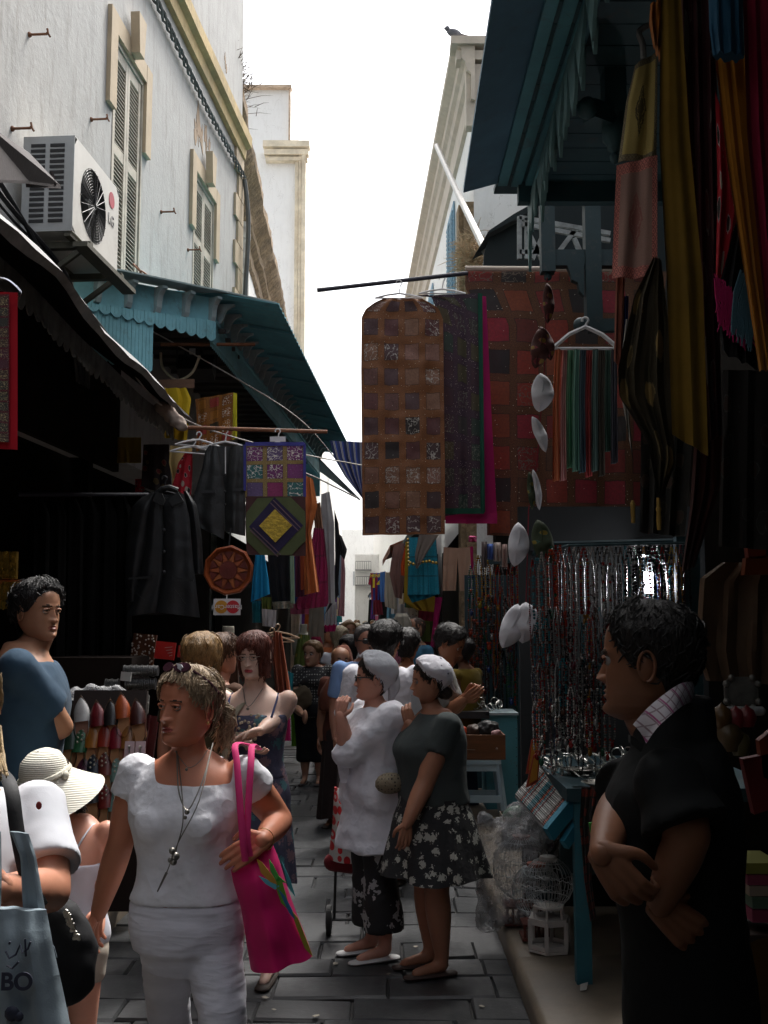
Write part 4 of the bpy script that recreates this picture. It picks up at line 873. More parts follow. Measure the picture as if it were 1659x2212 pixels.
tag(sheet([(355,838),(352,900),(355,945)],[(402,838),(413,862),(408,900),(404,952)],8.3,20,14,.02,2,.5,.005,seed=20).build('yellow_cloth',M_yel),'bright yellow cloth hanging below the wooden plank','cloth')
M_or3=patch_mat('amber_patchwork',[(.35,.12,.01),(.42,.16,.015),(.25,.08,.01),(.05,.035,.015),(.38,.04,.03)],(.30,.11,.01),3,4,.14,.5,.5,seed=11.)
mb=sheet([(422,862),(425,900),(424,975)],[(505,848),(502,900),(503,950)],8.6,24,24,.02,3,.6,.006,seed=21);o=tag(mb.build('patchwork_shawl',M_or3),'amber patchwork shawl with lemon edge hanging under the canopy','shawl');sheet([(504,848),(502,950)],[(512,850),(512,948)],8.58,16,4,.01,1).build('border',M_yel2,o)
o.location=o.location
def floral(name,base,c2,c3,sc=7):
 N=NT(name);uv=N.coord(uv=True,scale=(sc,sc*1.3,1));d=N.vor(uv,1.0);cc=N.vor(uv,1.0,out='Color');s_=N.n('SeparateColor');N.l(cc,s_.inputs[0]);n_=N.noise(uv,2.5,3,.6)
 c=N.mix(N.math('LESS_THAN',N.math('MULTIPLY_ADD',n_,.35,d),.5),base,N.mix(N.math('GREATER_THAN',s_.outputs[0],.5),c2,c3));c=N.mix(N.math('COMPARE',N.math('MULTIPLY_ADD',n_,.35,d),.5,.02),c,tuple(min(.5,q*1.6+.01)for q in c3));N.col(c);N.rough(.8);N.bump(n_,.3,.005);return N.m
M_redf=floral('red_floral',(.48,.015,.03),(.02,.015,.015),(.45,.38,.3),4);M_dkf=floral('dark_floral',(.02,.012,.014),(.14,.015,.02),(.12,.08,.03),4)
M_crm=cloth_mat('cream_satin',(.62,.48,.20),rough=.6)
tag(sheet([(310,960),(305,1050)],[(365,960),(372,1075)],8.2,20,14,.01,2,seed=22).build('embroidered_hanging',M_dkf),'black and dark red embroidered hanging in the shop mouth','wall hanging')
tag(sheet([(368,962),(365,1000),(372,1030),(372,1060)],[(415,968),(414,1000),(412,1070)],8.0,20,14,.015,2,seed=23).build('floral_tunic',M_crm),'cream satin tunic just behind the leather vest','tunic')
tag(sheet([(400,978),(385,1000),(378,1030),(372,1050)],[(416,975),(416,1020),(412,1080)],7.9,20,12,.012,2,seed=24).build('floral_scarf',M_redf),'red scarf with paisley flowers beside the leather vest','scarf')
for i,(x0,y0,x1,y1,m_,lb)in enumerate(((248,945,305,1000,mat('dull_gold_cloth',(.28,.20,.02),.8),'dull gold cloth glimpsed inside the dark shop'),(292,1035,312,1062,M_redf,'narrow red cloth beside the leather jacket'))):
 tag(quadsheet(x0,y0,x1,y1,8.25,rows=10,cols=10,amp=.01).build('hanging_cloth',m_),lb,'cloth')
RT=thing('beaded_hanging','red cloth with beaded dark centre hanging from a wire hanger at the left edge','wall hanging',P(15,985,3.2))
M_bead=patch_mat('beaded_panel',[(.09,.05,.04),(.13,.04,.06),(.06,.06,.05)],(.14,.02,.03),3,14,.10,3.0,.9,line=(.5,.4,.2),seed=4.)
sheet([(-60,630),(-60,965)],[(38,632),(38,972)],3.2,30,14,.006,1.5,seed=30).build('border',cloth_mat('scarlet_felt',(.42,.01,.02)),RT);sheet([(-60,636),(-60,950)],[(20,636),(20,955)],3.185,30,12,.004,1.5,seed=31).build('panel',M_bead,RT)
mb=MB();mb.tube(spline([P(-20,600,3.19),P(15,605,3.19),P(42,628,3.19),P(40,640,3.19)],[1]*4,5)[0],.005,6);mb.build('coat_hanger',mat('chrome_wire',(.6,.6,.65),.25,metal=1,bump=0),RT)
# ---- clothes hanging along the left beyond the canopy
def garment(name,label,cat,L,R,Y,m,seed=0,**k):
 a=dict(rows=26,cols=18,amp=.010,nf=3,grow=.6,thick=.004);a.update(k);return tag(sheet(L,R,Y,seed=seed,**a).build(name,m),label,cat)
C=lambda n,c,**k:cloth_mat(n,c,**k)
garment('skirt','bright blue skirt hanging beside the leather pouf','skirt',[(552,1198),(546,1250),(542,1300)],[(572,1198),(580,1250),(583,1283)],8.6,C('azure_cloth',(.01,.24,.48)),1)
garment('trousers','black trousers with silver embroidered hem','trousers',[(578,1198),(583,1260),(590,1306)],[(626,1198),(628,1260),(632,1306)],8.9,C('black_cloth',(.012,.012,.014)),2)
garment('embroidered_hem','silver fringed band along the bottom of the black trousers','trim',[(588,1300),(590,1315)],[(634,1298),(634,1314)],8.88,mat('silver_trim',(.3,.28,.22),.4,metal=.6,var=.5,vs=60),3,rows=4)
garment('scarf','pale green scarf hanging next to the black trousers','scarf',[(626,1195),(627,1302)],[(635,1195),(637,1304)],8.85,C('pale_green_cloth',(.25,.36,.25)),4,cols=6)
garment('embroidered_dress','dark purple dress with light embroidery','dress',[(637,1150),(638,1290)],[(660,1150),(662,1288)],9.0,C('plum_cloth',(.09,.02,.05)),5)
garment('wooden_red_scarf','rust red scarf between the plum dress and the orange robe','scarf',[(648,1190),(650,1275)],[(658,1190),(660,1272)],8.95,C('rust_cloth',(.24,.05,.02)),6,cols=6)
garment('orange_robe','orange silk robe with hanging sleeve','robe',[(656,1025),(656,1120),(658,1285)],[(676,1035),(686,1090),(672,1150),(690,1278)],8.3,C('orange_silk',(.48,.15,.045),rough=.55,var=.3,wr=.9),7,amp=.02,nf=2)
garment('olive_bodice','brown dress bodice with shell trim above the magenta skirt','dress',[(676,1090),(680,1140)],[(692,1085),(698,1142)],8.8,C('brown_bodice',(.13,.06,.03)),8,cols=8,rows=10)
garment('magenta_skirt','long magenta fringed skirt dotted with gold sequins','skirt',[(678,1140),(664,1230),(636,1310),(642,1318)],[(700,1142),(708,1230),(710,1300),(706,1310)],9.2,patch_mat('magenta_sequin',[(.34,.01,.10),(.30,.01,.08)],(.34,.01,.09),2,3,.02,.35,0,seed=1.),9,nf=5,amp=.014)
garment('grey_robe','long light grey robe on a black hanger','robe',[(694,1068),(692,1150),(703,1300)],[(712,1062),(722,1130),(723,1260),(724,1305)],9.6,C('light_grey_cloth',(.30,.30,.30),wr=.8),10,bulge=.08,nf=2)
garment('black_coat','black coat with a flapping sleeve against the sky','coat',[(722,1100),(724,1200),(722,1280),(700,1330)],[(731,1130),(736,1180),(731,1260),(732,1285)],10.2,C('charcoal_cloth',(.02,.02,.022)),11)
garment('coat_sleeve','charcoal coat sleeve sticking out over the street','coat',[(728,1150),(732,1195),(737,1200)],[(738,1158),(750,1188),(744,1210)],10.2,C('charcoal_cloth',(.02,.02,.022)),12,rows=10,cols=8,bulge=.05)
garment('blue_shirt','pale blue blouse at the end of the left clothes row','blouse',[(730,1182),(731,1230),(728,1290)],[(737,1185),(737,1230),(735,1292)],11,C('pale_blue_cloth',(.33,.42,.5)),13,cols=6)
garment('pink_tunic','rose pink tunic with pale trousers at the street end of the left clothes row','tunic',[(737,1195),(734,1240),(730,1330)],[(743,1190),(746,1240),(744,1332)],11.5,C('rose_cloth',(.5,.25,.27)),14,cols=8)
garment('white_trousers','pale grey trousers with magenta cuff hanging low','trousers',[(705,1305),(700,1352)],[(727,1300),(727,1350)],10.5,C('dull_white',(.42,.42,.43)),15,cols=10)
garment('cuff_band','magenta band below the pale grey trousers','trim',[(700,1350),(702,1365)],[(728,1348),(724,1364)],10.5,C('magenta_cloth',(.38,.012,.11)),16,cols=8,rows=5)
garment('beige_trousers','beige trousers hanging behind the magenta skirt','trousers',[(668,1310),(664,1400)],[(700,1308),(700,1392)],13.2,C('beige_cloth',(.22,.19,.15)),17,cols=10)
garment('cotton_blouse','white cotton top low beside the black trousers','top',[(566,1315),(567,1352)],[(597,1318),(596,1355)],8.5,C('soft_white',(.4,.4,.42)),18,cols=10)
garment('teal_cloth','teal cloth under the bright blue skirt','cloth',[(544,1298),(545,1345)],[(564,1298),(566,1345)],8.7,C('teal_cloth',(.01,.12,.15)),19,cols=8)
garment('olive_cloth','olive green cloth between the teal cloth and the white top','cloth',[(565,1290),(566,1322)],[(586,1290),(586,1325)],8.8,C('olive_cloth',(.10,.11,.02)),20,cols=8)
garment('rust_robe','rust orange robe on a wooden hanger behind the red-haired woman','robe',[(590,1362),(588,1420),(596,1500)],[(608,1368),(618,1430),(628,1490)],8.2,C('rust_orange',(.28,.07,.03),wr=.8),21,amp=.03)
garment('green_cloth','lime green cloth near the ground behind the left stalls','cloth',[(628,1520),(630,1612)],[(648,1560),(645,1612)],13.4,C('lime_cloth',(.12,.30,.01)),22,cols=8)
garment('magenta_cloth','magenta cloth hanging behind the red-haired woman','cloth',[(600,1470),(600,1600)],[(625,1470),(628,1600)],8.8,C('magenta_cloth',(.38,.012,.11)),23,cols=8)
garment('turquoise_cloth','turquoise patterned cloth at the edge of the magenta one','cloth',[(622,1450),(620,1530)],[(634,1455),(632,1530)],9,C('turq_cloth',(.02,.2,.24)),24,cols=6)
# ---- right-hand clothes seen below the rugs
M_skb=patch_mat('turquoise_sequin',[(.01,.30,.42)],(.01,.28,.40),3,3,.02,.35,0,seed=2.)
garment('dance_skirt','turquoise dance skirt with coin belt hanging on the right','skirt',[(884,1160),(882,1220),(880,1285)],[(942,1160),(946,1220),(950,1284)],12.5,M_skb,30,nf=4,amp=.016)
garment('skirt_ruffle','dark turquoise ruffled underskirt below the dance skirt','skirt',[(880,1284),(890,1302)],[(948,1283),(925,1292)],12.55,C('deep_turq',(.01,.17,.24)),31,rows=8)
mb=MB()
for k in range(9):mb.ball(P(886+k*7,1215+3*sin(k)+(1 if k<6 else-2),12.35),.02,6)
for k in range(8):mb.ball(P(881+.3*k,1165+k*8,12.35),.014,6)
tag(mb.build('coin_belt',mat('gold_coin',(.5,.34,.08),.3,metal=.8,bump=0)),'gold coin belt on the turquoise dance skirt','belt')
garment('taupe_scarf','taupe scarf draped diagonally over the dance skirt','scarf',[(905,1155),(896,1200),(898,1228)],[(948,1155),(925,1190),(902,1228)],12.3,C('taupe_cloth',(.2,.165,.14)),32,rows=16,cols=10)
garment('yellow_skirt','mustard pointed-hem skirt behind the turquoise dance skirt','skirt',[(876,1170),(872,1300),(900,1318)],[(890,1170),(940,1290),(938,1322)],12.9,C('mustard_skirt',(.36,.22,.02)),33)
garment('capri_trousers','tan wide capri trousers with gathered waist, left leg','trousers',[(958,1182),(957,1230),(956,1276)],[(990,1184),(987,1230),(985,1276)],11.5,C('tan_cloth',(.42,.26,.18),wr=.6),34,nf=2)
garment('capri_trousers','tan wide capri trousers, right leg next to the magenta strip','trousers',[(988,1184),(990,1230),(994,1277)],[(1015,1182),(1018,1230),(1021,1274)],11.5,C('tan_cloth',(.42,.26,.18)),35,nf=2)
garment('magenta_strip','magenta trousers just behind the tan ones','trousers',[(1010,1182),(1014,1275)],[(1022,1180),(1024,1274)],11.6,C('magenta_cloth',(.38,.012,.11)),36,cols=6)
garment('brown_blouse','brown lace blouse hanging on the right side row','blouse',[(850,1178),(841,1240),(853,1290)],[(873,1172),(876,1230),(868,1294)],14,C('brown_lace',(.24,.13,.11)),37,bulge=.05)
garment('sleeveless_blouse','bright orange top squeezed beside the brown blouse','top',[(876,1175),(866,1220),(866,1243)],[(885,1170),(880,1220),(874,1244)],13.6,C('vivid_orange',(.6,.09,.02)),38,cols=6)
garment('cream_shawl','cream fringed shawl folded over a hanger','shawl',[(832,1236),(830,1290),(832,1310)],[(852,1236),(856,1290),(858,1318)],17,C('cream_shawl',(.5,.43,.33)),39)
garment('blue_tee','blue T-shirt next to the striped football shirt','T-shirt',[(821,1236),(820,1270),(822,1300)],[(833,1234),(833,1270),(831,1300)],19,C('blue_tee_cloth',(.08,.2,.5)),40,cols=8)
FS=thing('football_shirt','claret and blue striped football shirt with a yellow number 14','shirt',P(812,1300,20));N=NT('claret_stripes');uv=N.coord(uv=True);sp=N.n('SeparateXYZ');N.l(uv,sp.inputs[0]);N.col(N.ramp(N.math('FRACT',N.math('MULTIPLY_ADD',sp.outputs[0],2.5,.1)),[(0,(.25,.01,.04)),(.5,(.02,.05,.28))],True));N.rough(.8)
sheet([(804,1238),(800,1248),(802,1296)],[(824,1238),(828,1250),(826,1296)],20,20,14,.03,2,bulge=.08,seed=41).build('body',N.m,FS);mb=sheet([(800,1238),(795,1262)],[(805,1238),(801,1264)],20,8,6,.01,1,bulge=.06);sheet([(824,1238),(827,1262)],[(829,1240),(833,1262)],20,8,6,.01,1,bulge=.06,mb=mb);mb.build('sleeve',C('claret_cloth',(.25,.01,.04)),FS)
M_ylet=mat('yellow_letter',(.7,.55,.02),.6,bump=0);text(None,'14',P(814.5,1260,19.85),.24,0,M_ylet,'lettering',FS,bold=.008);text(None,'HENRY',P(814,1244,19.85),.075,0,M_ylet,'lettering',FS,bold=.003)
garment('claret_shirt','faded claret shirt below the number 14 shirt','shirt',[(806,1296),(806,1328)],[(824,1296),(828,1328)],20.3,C('faded_claret',(.22,.03,.05)),42)
garment('white_blouse_right','white blouse with lace hem low on the right row','blouse',[(874,1312),(871,1340)],[(903,1315),(903,1342)],13,floral('white_lace',(.45,.42,.4),(.2,.14,.13),(.5,.48,.45),5),43)
garment('red_tee','dark red T-shirt hanging behind the coloured skirts','T-shirt',[(905,1300),(903,1340)],[(935,1305),(936,1342)],13.4,C('dark_red_tee',(.14,.008,.025)),44)
garment('pink_scarf','long magenta scarf trailing down behind the bald man','scarf',[(940,1290),(936,1340),(930,1395)],[(956,1290),(948,1340),(940,1400)],12.7,C('magenta_cloth',(.38,.012,.11)),45,cols=8)
garment('beige_jacket','beige knitted jacket on display low in the right row','jacket',[(855,1325),(848,1345),(850,1372)],[(880,1325),(890,1345),(888,1372)],12,C('beige_knit',(.34,.31,.25)),46,bulge=.1)
r=random.Random(12);pal=[('cobalt',(.03,.08,.3)),('white',(.5,.5,.5)),('crimson',(.3,.01,.03)),('pink',(.5,.12,.2)),('sky blue',(.15,.35,.5)),('black',(.015,.015,.015)),('orange',(.45,.12,.03)),('olive',(.1,.12,.03)),('cream',(.5,.42,.3)),('violet',(.12,.04,.2)),('teal',(.02,.15,.17))]
for k in range(64):
 side=k%2;Y=15+(k//2)*.95+r.uniform(-.3,.3);x=(-1.05 if side==0 else .72)+bend(Y)+r.uniform(-.25,.15)*(1 if side else-1);z1=r.choice((3.1,2.9,2.7,2.4,2.1));h=r.uniform(.6,1.0);wd=r.uniform(.3,.5)
 nm,c=pal[(k*7+k//11)%len(pal)];L_=[proj(V(x-wd*.4,Y,z1)),proj(V(x-wd*.5,Y,z1-h))];R2_=[proj(V(x+wd*.4,Y,z1)),proj(V(x+wd*.5,Y,z1-h))]
 o=garment('hanging_garment','%s garment hanging %s along the %s side of the street'%(nm,('not far','some way','farther','deepest')[min(3,k//16)],('left','right')[side]),'clothing',L_,R2_,Y,C(nm+'_far_cloth',c),50+k,rows=8,cols=8,amp=.03);o['group']='clothes hanging far along the street'
for i,(x0,y0,x1,y1,c,nm,lb)in enumerate(((1040,1170,1052,1225,(.12,.1,.1),'sock_bundle','grey brown socks dangling behind the white caps'),(1052,1175,1066,1208,(.04,.09,.3),'sock_bundle','blue socks with white toes dangling behind the white caps'),(1066,1172,1082,1212,(.4,.35,.32),'sock_bundle','cream socks dangling behind the white caps'),(1084,1176,1096,1225,(.32,.22,.2),'sock_bundle','rose beige socks closest to the string of caps'),(1012,1158,1030,1170,(.3,.02,.1),'folded_cloth','crimson folded cloth above the socks'),(1240,1155,1290,1172,(.42,.40,.36),'folded_cloth','folded cream cloths on top of the necklace rack'))):
 tag(quadsheet(x0,y0,x1,y1,8.4,rows=10,cols=8,amp=.02,nf=2,bulge=.08,seed=i).build(nm,cloth_mat('small_cloth_%d'%i,c)),lb,'cloth')
 # ---- textiles hanging from the right awning, close to the viewer
M_damask=floral('pale_gold_damask',(.30,.22,.07),(.03,.03,.02),(.30,.22,.07),1.6)
def damask(name,base,motif,border,bw=.14):
 N=NT(name);uv=N.coord(uv=True);s_=N.n('SeparateXYZ');N.l(uv,s_.inputs[0]);x,y=s_.outputs[0],s_.outputs[1]
 dx=N.math('ABSOLUTE',N.math('SUBTRACT',x,.5));dy=N.math('ABSOLUTE',N.math('SUBTRACT',y,.5));n_=N.noise(N.coord(uv=True,scale=(6,9,1)),1.4,4,.7)
 dd=N.math('ADD',N.math('MULTIPLY',dx,1.5),dy);dd=N.math('ADD',dd,N.math('MULTIPLY',N.math('SUBTRACT',n_,.5),.35));mk=N.math('LESS_THAN',dd,.26);ln=N.math('COMPARE',dd,.17,.012)
 wv=N.noise(N.coord(uv=True,scale=(60,90,1)),1,1,.5);c=N.mix(N.math('MULTIPLY',mk,.85),N.mix(wv,base,tuple(q*.6 for q in base)),motif);c=N.mix(N.math('MULTIPLY',ln,.7),c,base)
 bm_=N.math('MAXIMUM',N.math('GREATER_THAN',dx,.5-bw),N.math('GREATER_THAN',dy,.5-bw*.8));vv=N.coord(uv=True,scale=(11,16,1));d=N.vor(vv,1.0,rnd=0);bc=N.mix(N.math('GREATER_THAN',N.math('FRACT',N.math('MULTIPLY',d,3)),.5),border,tuple(min(1,q*2.0)for q in border))
 N.col(N.mix(bm_,c,bc));N.rough(.75);N.bump(wv,.2,.003);return N.m
M_d1=damask('gold_damask',(.58,.45,.15),(.06,.05,.03),(.12,.10,.06),.08);M_d2=damask('rose_damask',(.50,.30,.25),(.36,.13,.11),(.36,.13,.11),.12)
mb=sheet([(1372,140),(1352,220),(1335,350)],[(1420,112),(1420,200),(1418,345)],3.6,30,18,.012,1.5,seed=60,bulge=.0);o=tag(mb.build('gold_table_runner',M_d1),'gold damask table runner with dark medallion hanging from a thick hook','table runner')
mb=MB();mb.tube(spline([P(1390,128,3.6),P(1388,95,3.6),P(1380,70,3.6),P(1400,55,3.6)],[1]*4,5)[0],.011,7);mb.build('hook',mat('hook_grey',(.2,.2,.2),.6),o)
tag(sheet([(1332,358),(1326,480),(1322,602)],[(1420,335),(1420,450),(1420,598)],3.5,30,20,.012,1.5,seed=61).build('rose_table_runner',M_d2),'rose pink damask cloth with dark red medallion and patterned border','table runner')
M_must=cloth_mat('mustard_velvet',(.17,.10,.012),rough=.8,var=.3);garment('mustard_scarf','long mustard velvet scarf hanging full height on the right','scarf',[(1428,-20),(1424,300),(1440,600),(1452,938)],[(1470,-20),(1490,300),(1518,600),(1530,985)],3.0,M_must,62,rows=50,amp=.01,nf=1.5)
garment('orange_knot','knotted orange brown scarf above the gold runner','scarf',[(1405,10),(1402,50),(1412,100)],[(1450,-10),(1450,60),(1430,130)],3.1,C('burnt_orange',(.28,.09,.01)),63,rows=14,bulge=.06,amp=.02)
M_dkred=floral('maroon_paisley',(.05,.008,.012),(.10,.02,.02),(.10,.08,.07),5)
garment('maroon_shawl','dark maroon paisley shawl with pale embroidery','shawl',[(1470,-20),(1478,300),(1500,700),(1520,960)],[(1545,-20),(1550,250),(1555,700),(1560,940)],3.2,M_dkred,64,rows=40,amp=.02,nf=3)
garment('striped_shawl','red shawl with white embroidered stripes','shawl',[(1545,200),(1550,400),(1545,640)],[(1590,330),(1598,480),(1560,660)],3.1,M_redf,65,rows=24,amp=.02,nf=2)
garment('blue_pashmina','blue folded shawl at the top right corner','shawl',[(1530,-20),(1532,60),(1540,120)],[(1605,-20),(1605,60),(1608,125)],2.6,C('petrol_cloth',(.015,.07,.13)),66,bulge=.05)
garment('ochre_pashmina','ochre orange shawl with broad flat fold near the right edge','shawl',[(1545,125),(1570,350),(1610,600),(1640,800)],[(1618,120),(1640,350),(1655,600),(1680,800)],2.7,C('ochre_cloth',(.30,.12,.01)),67,rows=30,amp=.012)
garment('crimson_pashmina','crimson shawl running down the right edge of the view','shawl',[(1604,-20),(1615,300),(1655,700)],[(1680,-20),(1690,300),(1700,700)],2.65,C('crimson_wool',(.22,.008,.035)),68,rows=30,amp=.015)
garment('black_shawl','black shawl with magenta fringe','shawl',[(1590,480),(1548,640),(1560,760)],[(1620,520),(1640,660),(1640,800)],2.9,C('black_wool',(.01,.01,.012)),69,amp=.02)
mb=MB();r=random.Random(3)
for k in range(90):a=P(1545+k*.7+r.uniform(-3,3),600+k*.6+r.uniform(-10,10),2.86);mb.tube([a,a+V(r.uniform(-.01,.02),0,-.05),a+V(r.uniform(-.01,.03),0,-.1-r.uniform(0,.04))],.002,3)
tag(mb.build('magenta_fringe',C('magenta_cloth',(.38,.012,.11))),'magenta fringe of the black shawl','fringe')
mb=MB()
for k in range(80):a=P(1600+k*.55+r.uniform(-3,3),590+k*.5+r.uniform(-10,10),2.82);mb.tube([a,a+V(-.02,0,-.06),a+V(-.03,0,-.13-r.uniform(0,.04))],.002,3)
tag(mb.build('blue_tassels',C('slate_blue_yarn',(.06,.13,.17))),'slate blue yarn tassels dangling at the right edge','tassel')
M_orn=floral('black_gold_brocade',(.04,.03,.014),(.30,.20,.07),(.14,.10,.04),4)
garment('brocade_shawl','black and gold brocade shawl ending in a gold tassel','shawl',[(1412,555),(1370,640),(1335,800),(1338,860),(1400,960),(1420,1075)],[(1428,560),(1445,700),(1450,850),(1458,1000),(1430,1075)],3.3,M_orn,70,rows=50,cols=24,amp=.03,nf=2.5)
garment('brocade_lining','plain pale edge of cloth behind the brocade shawl','shawl',[(1352,690),(1340,790),(1345,870)],[(1366,690),(1352,800),(1368,1000)],3.45,C('grey_lining',(.25,.24,.22)),71,cols=6)
garment('navy_scarf','narrow navy scarf behind the brocade shawl','scarf',[(1345,640),(1338,820)],[(1358,640),(1350,900)],3.6,C('navy_scarf',(.015,.02,.1)),72,cols=6)
garment('terracotta_scarf','terracotta scarf between the rose runner and the brocade','scarf',[(1330,600),(1326,780)],[(1350,600),(1343,800)],3.55,C('terracotta',(.22,.07,.045)),73,cols=6)
TS=mb=MB();a=P(1422,1075,3.3);mb.tube([a,a+V(0,0,-.03)],.006,6);mb.lathe(a+V(0,0,-.10),[(.006,0),(.008,.03),(.006,.055),(.009,.065),(.004,.075)],8);a=P(1366,1060,3.3);mb.lathe(a+V(0,0,-.10),[(.006,0),(.007,.05),(.008,.06),(.003,.07)],8)
tag(mb.build('gold_tassel',mat('gold_yarn',(.28,.17,.03),.6)),'gold tassels at the tip of the brocade shawl','tassel')
garment('grey_printed_cloth','dark grey printed cloth low behind the brocade shawl','cloth',[(1385,900),(1382,1150)],[(1500,900),(1480,1160)],3.7,floral('grey_print',(.03,.03,.028),(.09,.06,.05),(.05,.045,.035),4),74,amp=.02)
garment('pointed_shawl','dark maroon triangular shawl with gold embroidered hem','shawl',[(1500,950),(1490,1100),(1472,1235)],[(1560,940),(1556,1050),(1500,1225)],3.4,C('maroon_wool',(.045,.012,.01)),75,amp=.02)
garment('dark_carpet','nearly black carpet hanging at the far right','carpet',[(1560,800),(1552,1180)],[(1680,800),(1680,1190)],3.6,floral('black_carpet',(.012,.01,.01),(.03,.015,.012),(.02,.02,.02),4),76,amp=.01)
SH=thing('scarf_rack','white plastic hanger loaded with striped orange green and red scarves','scarf hanger',P(1262,760,6.2));mb=MB();hanger(mb,P(1264,688,6.2),.39,.05,.13,.008);mb.build('coat_hanger',M_whp,SH)
r=random.Random(5);sc_c=[(.35,.07,.02),(.35,.12,.11),(.03,.12,.06),(.06,.16,.12),(.03,.06,.08),(.26,.02,.02),(.05,.09,.08),(.04,.03,.02),(.03,.08,.06),(.02,.02,.03)]
for k,c in enumerate(sc_c):
 N=NT('scarf_stripe');uv=N.coord(uv=True);s_=N.n('SeparateXYZ');N.l(uv,s_.inputs[0]);f=N.math('FRACT',N.math('MULTIPLY',s_.outputs[0],3));N.col(N.mix(N.math('GREATER_THAN',f,.7),c,tuple(min(.5,x*2+.05)for x in c)));N.rough(.7)
 x=1205+k*13.5;yb=1040 if k<2 else r.uniform(975,1035);dx=-4+k*.4
 sheet([(x-6,756),(x-7+dx,860),(x-7+dx,yb)],[(x+7,754),(x+7+dx,860),(x+9+dx,yb-4)],6.2+.02*(k%3),30,8,.012,1.5,seed=k,bulge=.03).build('scarf',N.m,SH)
 #  LEFT STALL GOODS
M_silv=mat('dull_silver',(.55,.54,.50),.28,metal=1,var=.4,vs=30,bump=.5,bs=80,bd=.003);M_paint={}
def slipper(c,toe,nrml,size,mcol,ins=(.30,.17,.08),name_label='',deco=0):
 """pointed leather slipper: sole, upper over the toes, insole"""
 c=np.array(c);t=nrm(toe);n=nrm(np.array(nrml)-t*np.dot(nrml,t));s=np.cross(t,n)
 t_=thing('slipper',name_label,'slipper',c,'leather slippers on the slanted rack');L=size
 W=lambda a:.17*L*(sin(pi*min(1,max(0,a))**.8)**.6 if a<.62 else(1-((a-.62)/.38)**1.7)*1.0)*(1 if a>=.62 else .95)
 wd=lambda a:L*.17*((min(1,a/.18))**.5 if a<.18 else 1-.12*sin((a-.18)/.3*pi)if a<.48 else 1.0 if a<.6 else max(.02,1-((a-.6)/.4)**1.6))
 at=lambda a,x,h:c+t*(a-.5)*L+s*x+n*h
 ol=[(a,wd(a))for a in np.linspace(0.01,1,16)];poly=[at(a,x,0)for a,x in ol]+[at(a,-x,0)for a,x in ol[::-1]]
 mb=MB();mb.prism(poly,n*.008);mb.build('sole',mat('slipper_sole',(.06,.03,.015),.6),t_,smooth=False)
 mb=MB();po=[at(a,x*.93,.009)for a,x in ol[:10]]+[at(a,-x*.93,.009)for a,x in ol[:10][::-1]];mb.prism(po,n*.002);mb.build('insole',mat('insole_%d'%int(ins[0]*100),ins,.6),t_,smooth=False)
 mb=MB();vs=[];A=np.linspace(.42,1.0,9);K=9
 for a in A:
  w_=wd(a);h=.20*L*(1-((a-.42)/.58)**1.5)+.006
  for k in range(K+1):ph=pi*k/K;aa=a-.06*sin(ph)*(a<.5);vs.append(at(aa+(.05*sin(ph)if a==A[0]else 0),-cos(ph)*w_*1.02,sin(ph)**.8*h*.55))
 mb.add(vs,[(i*(K+1)+j,i*(K+1)+j+1,(i+1)*(K+1)+j+1,(i+1)*(K+1)+j)for i in range(8)for j in range(K)])
 vs=[]
 for k in range(13):
  ph=pi*k/12;a=.30-.28*sin(ph);x=-cos(ph)*wd(.28)
  if k in(0,12):a=.46
  vs+=[at(a,x,.0),at(a,x*.97,.10*L)]
 mb.add(vs,[(2*k,2*k+2,2*k+3,2*k+1)for k in range(12)])
 if deco:
  for k in range(6):mb.ball(at(.62+.05*k,(.04 if k%2 else-.04)*L,.2*L*(1-((.2+.05*k)/.58)**1.5)*.5+.006),.006*L/.25,6,1)
 mb.build('upper',[mcol,mat('slipper_thread',(.35,.33,.27),.5)],t_);return t_
leath=lambda n,c:mat('slipper_'+n,tuple(q*.6 for q in c),.38,var=.2,vs=12,bump=.3,bs=50,coat=.2)
SLP=[(178,1552,'white',(.55,.55,.55),'plain white slipper, tallest of the rack, beside the man in blue'),(213,1562,'crimson',(.16,.008,.015),'dark crimson slipper right of the plain white one'),(240,1560,'black',(.015,.012,.012),'black slipper with tan insole between crimson and orange ones'),(266,1545,'orange',(.42,.08,.015),'bright orange red slipper with high pointed toe'),(299,1558,'oxblood',(.06,.012,.01),'dark brown rounded slipper right of the bright orange one'),(152,1612,'bottle',(.02,.05,.03),'small dark green slipper behind the arm of the man in blue'),(173,1618,'green',(.03,.14,.06),'green embroidered slipper with gold thread'),(200,1608,'tan',(.40,.15,.02),'orange tan slipper right of the green embroidered one'),(226,1606,'red',(.28,.025,.01),'glossy red slipper in the middle of the second row'),(252,1610,'ruby',(.22,.008,.02),'ruby slipper at the end of the second row'),(202,1672,'midnight',(.02,.03,.05),'midnight blue slipper with sparkling thread'),(228,1668,'brick',(.17,.03,.02),'brick red embroidered slipper in the third row'),(256,1680,'mint',(.25,.42,.38),'mint green slipper right of the brick red embroidered one'),(200,1728,'ink',(.015,.015,.02),'black slipper with tan insole in the lowest row'),(229,1738,'scarlet',(.2,.02,.015),'dark scarlet slipper with tan insole in the lowest row'),(252,1745,'aqua',(.22,.40,.37),'aqua slipper lowest on the right'),(180,1680,'plum',(.1,.02,.05),'plum slipper half hidden by the hat'),(276,1610,'amber',(.3,.12,.03),'amber slipper beside the earring cards')]
bT,bB=P(230,1490,6.15),P(230,1790,5.95);bn=nrm(np.cross(V(1,0,0),nrm(bT-bB)));bn=bn if bn[1]<0 else-bn
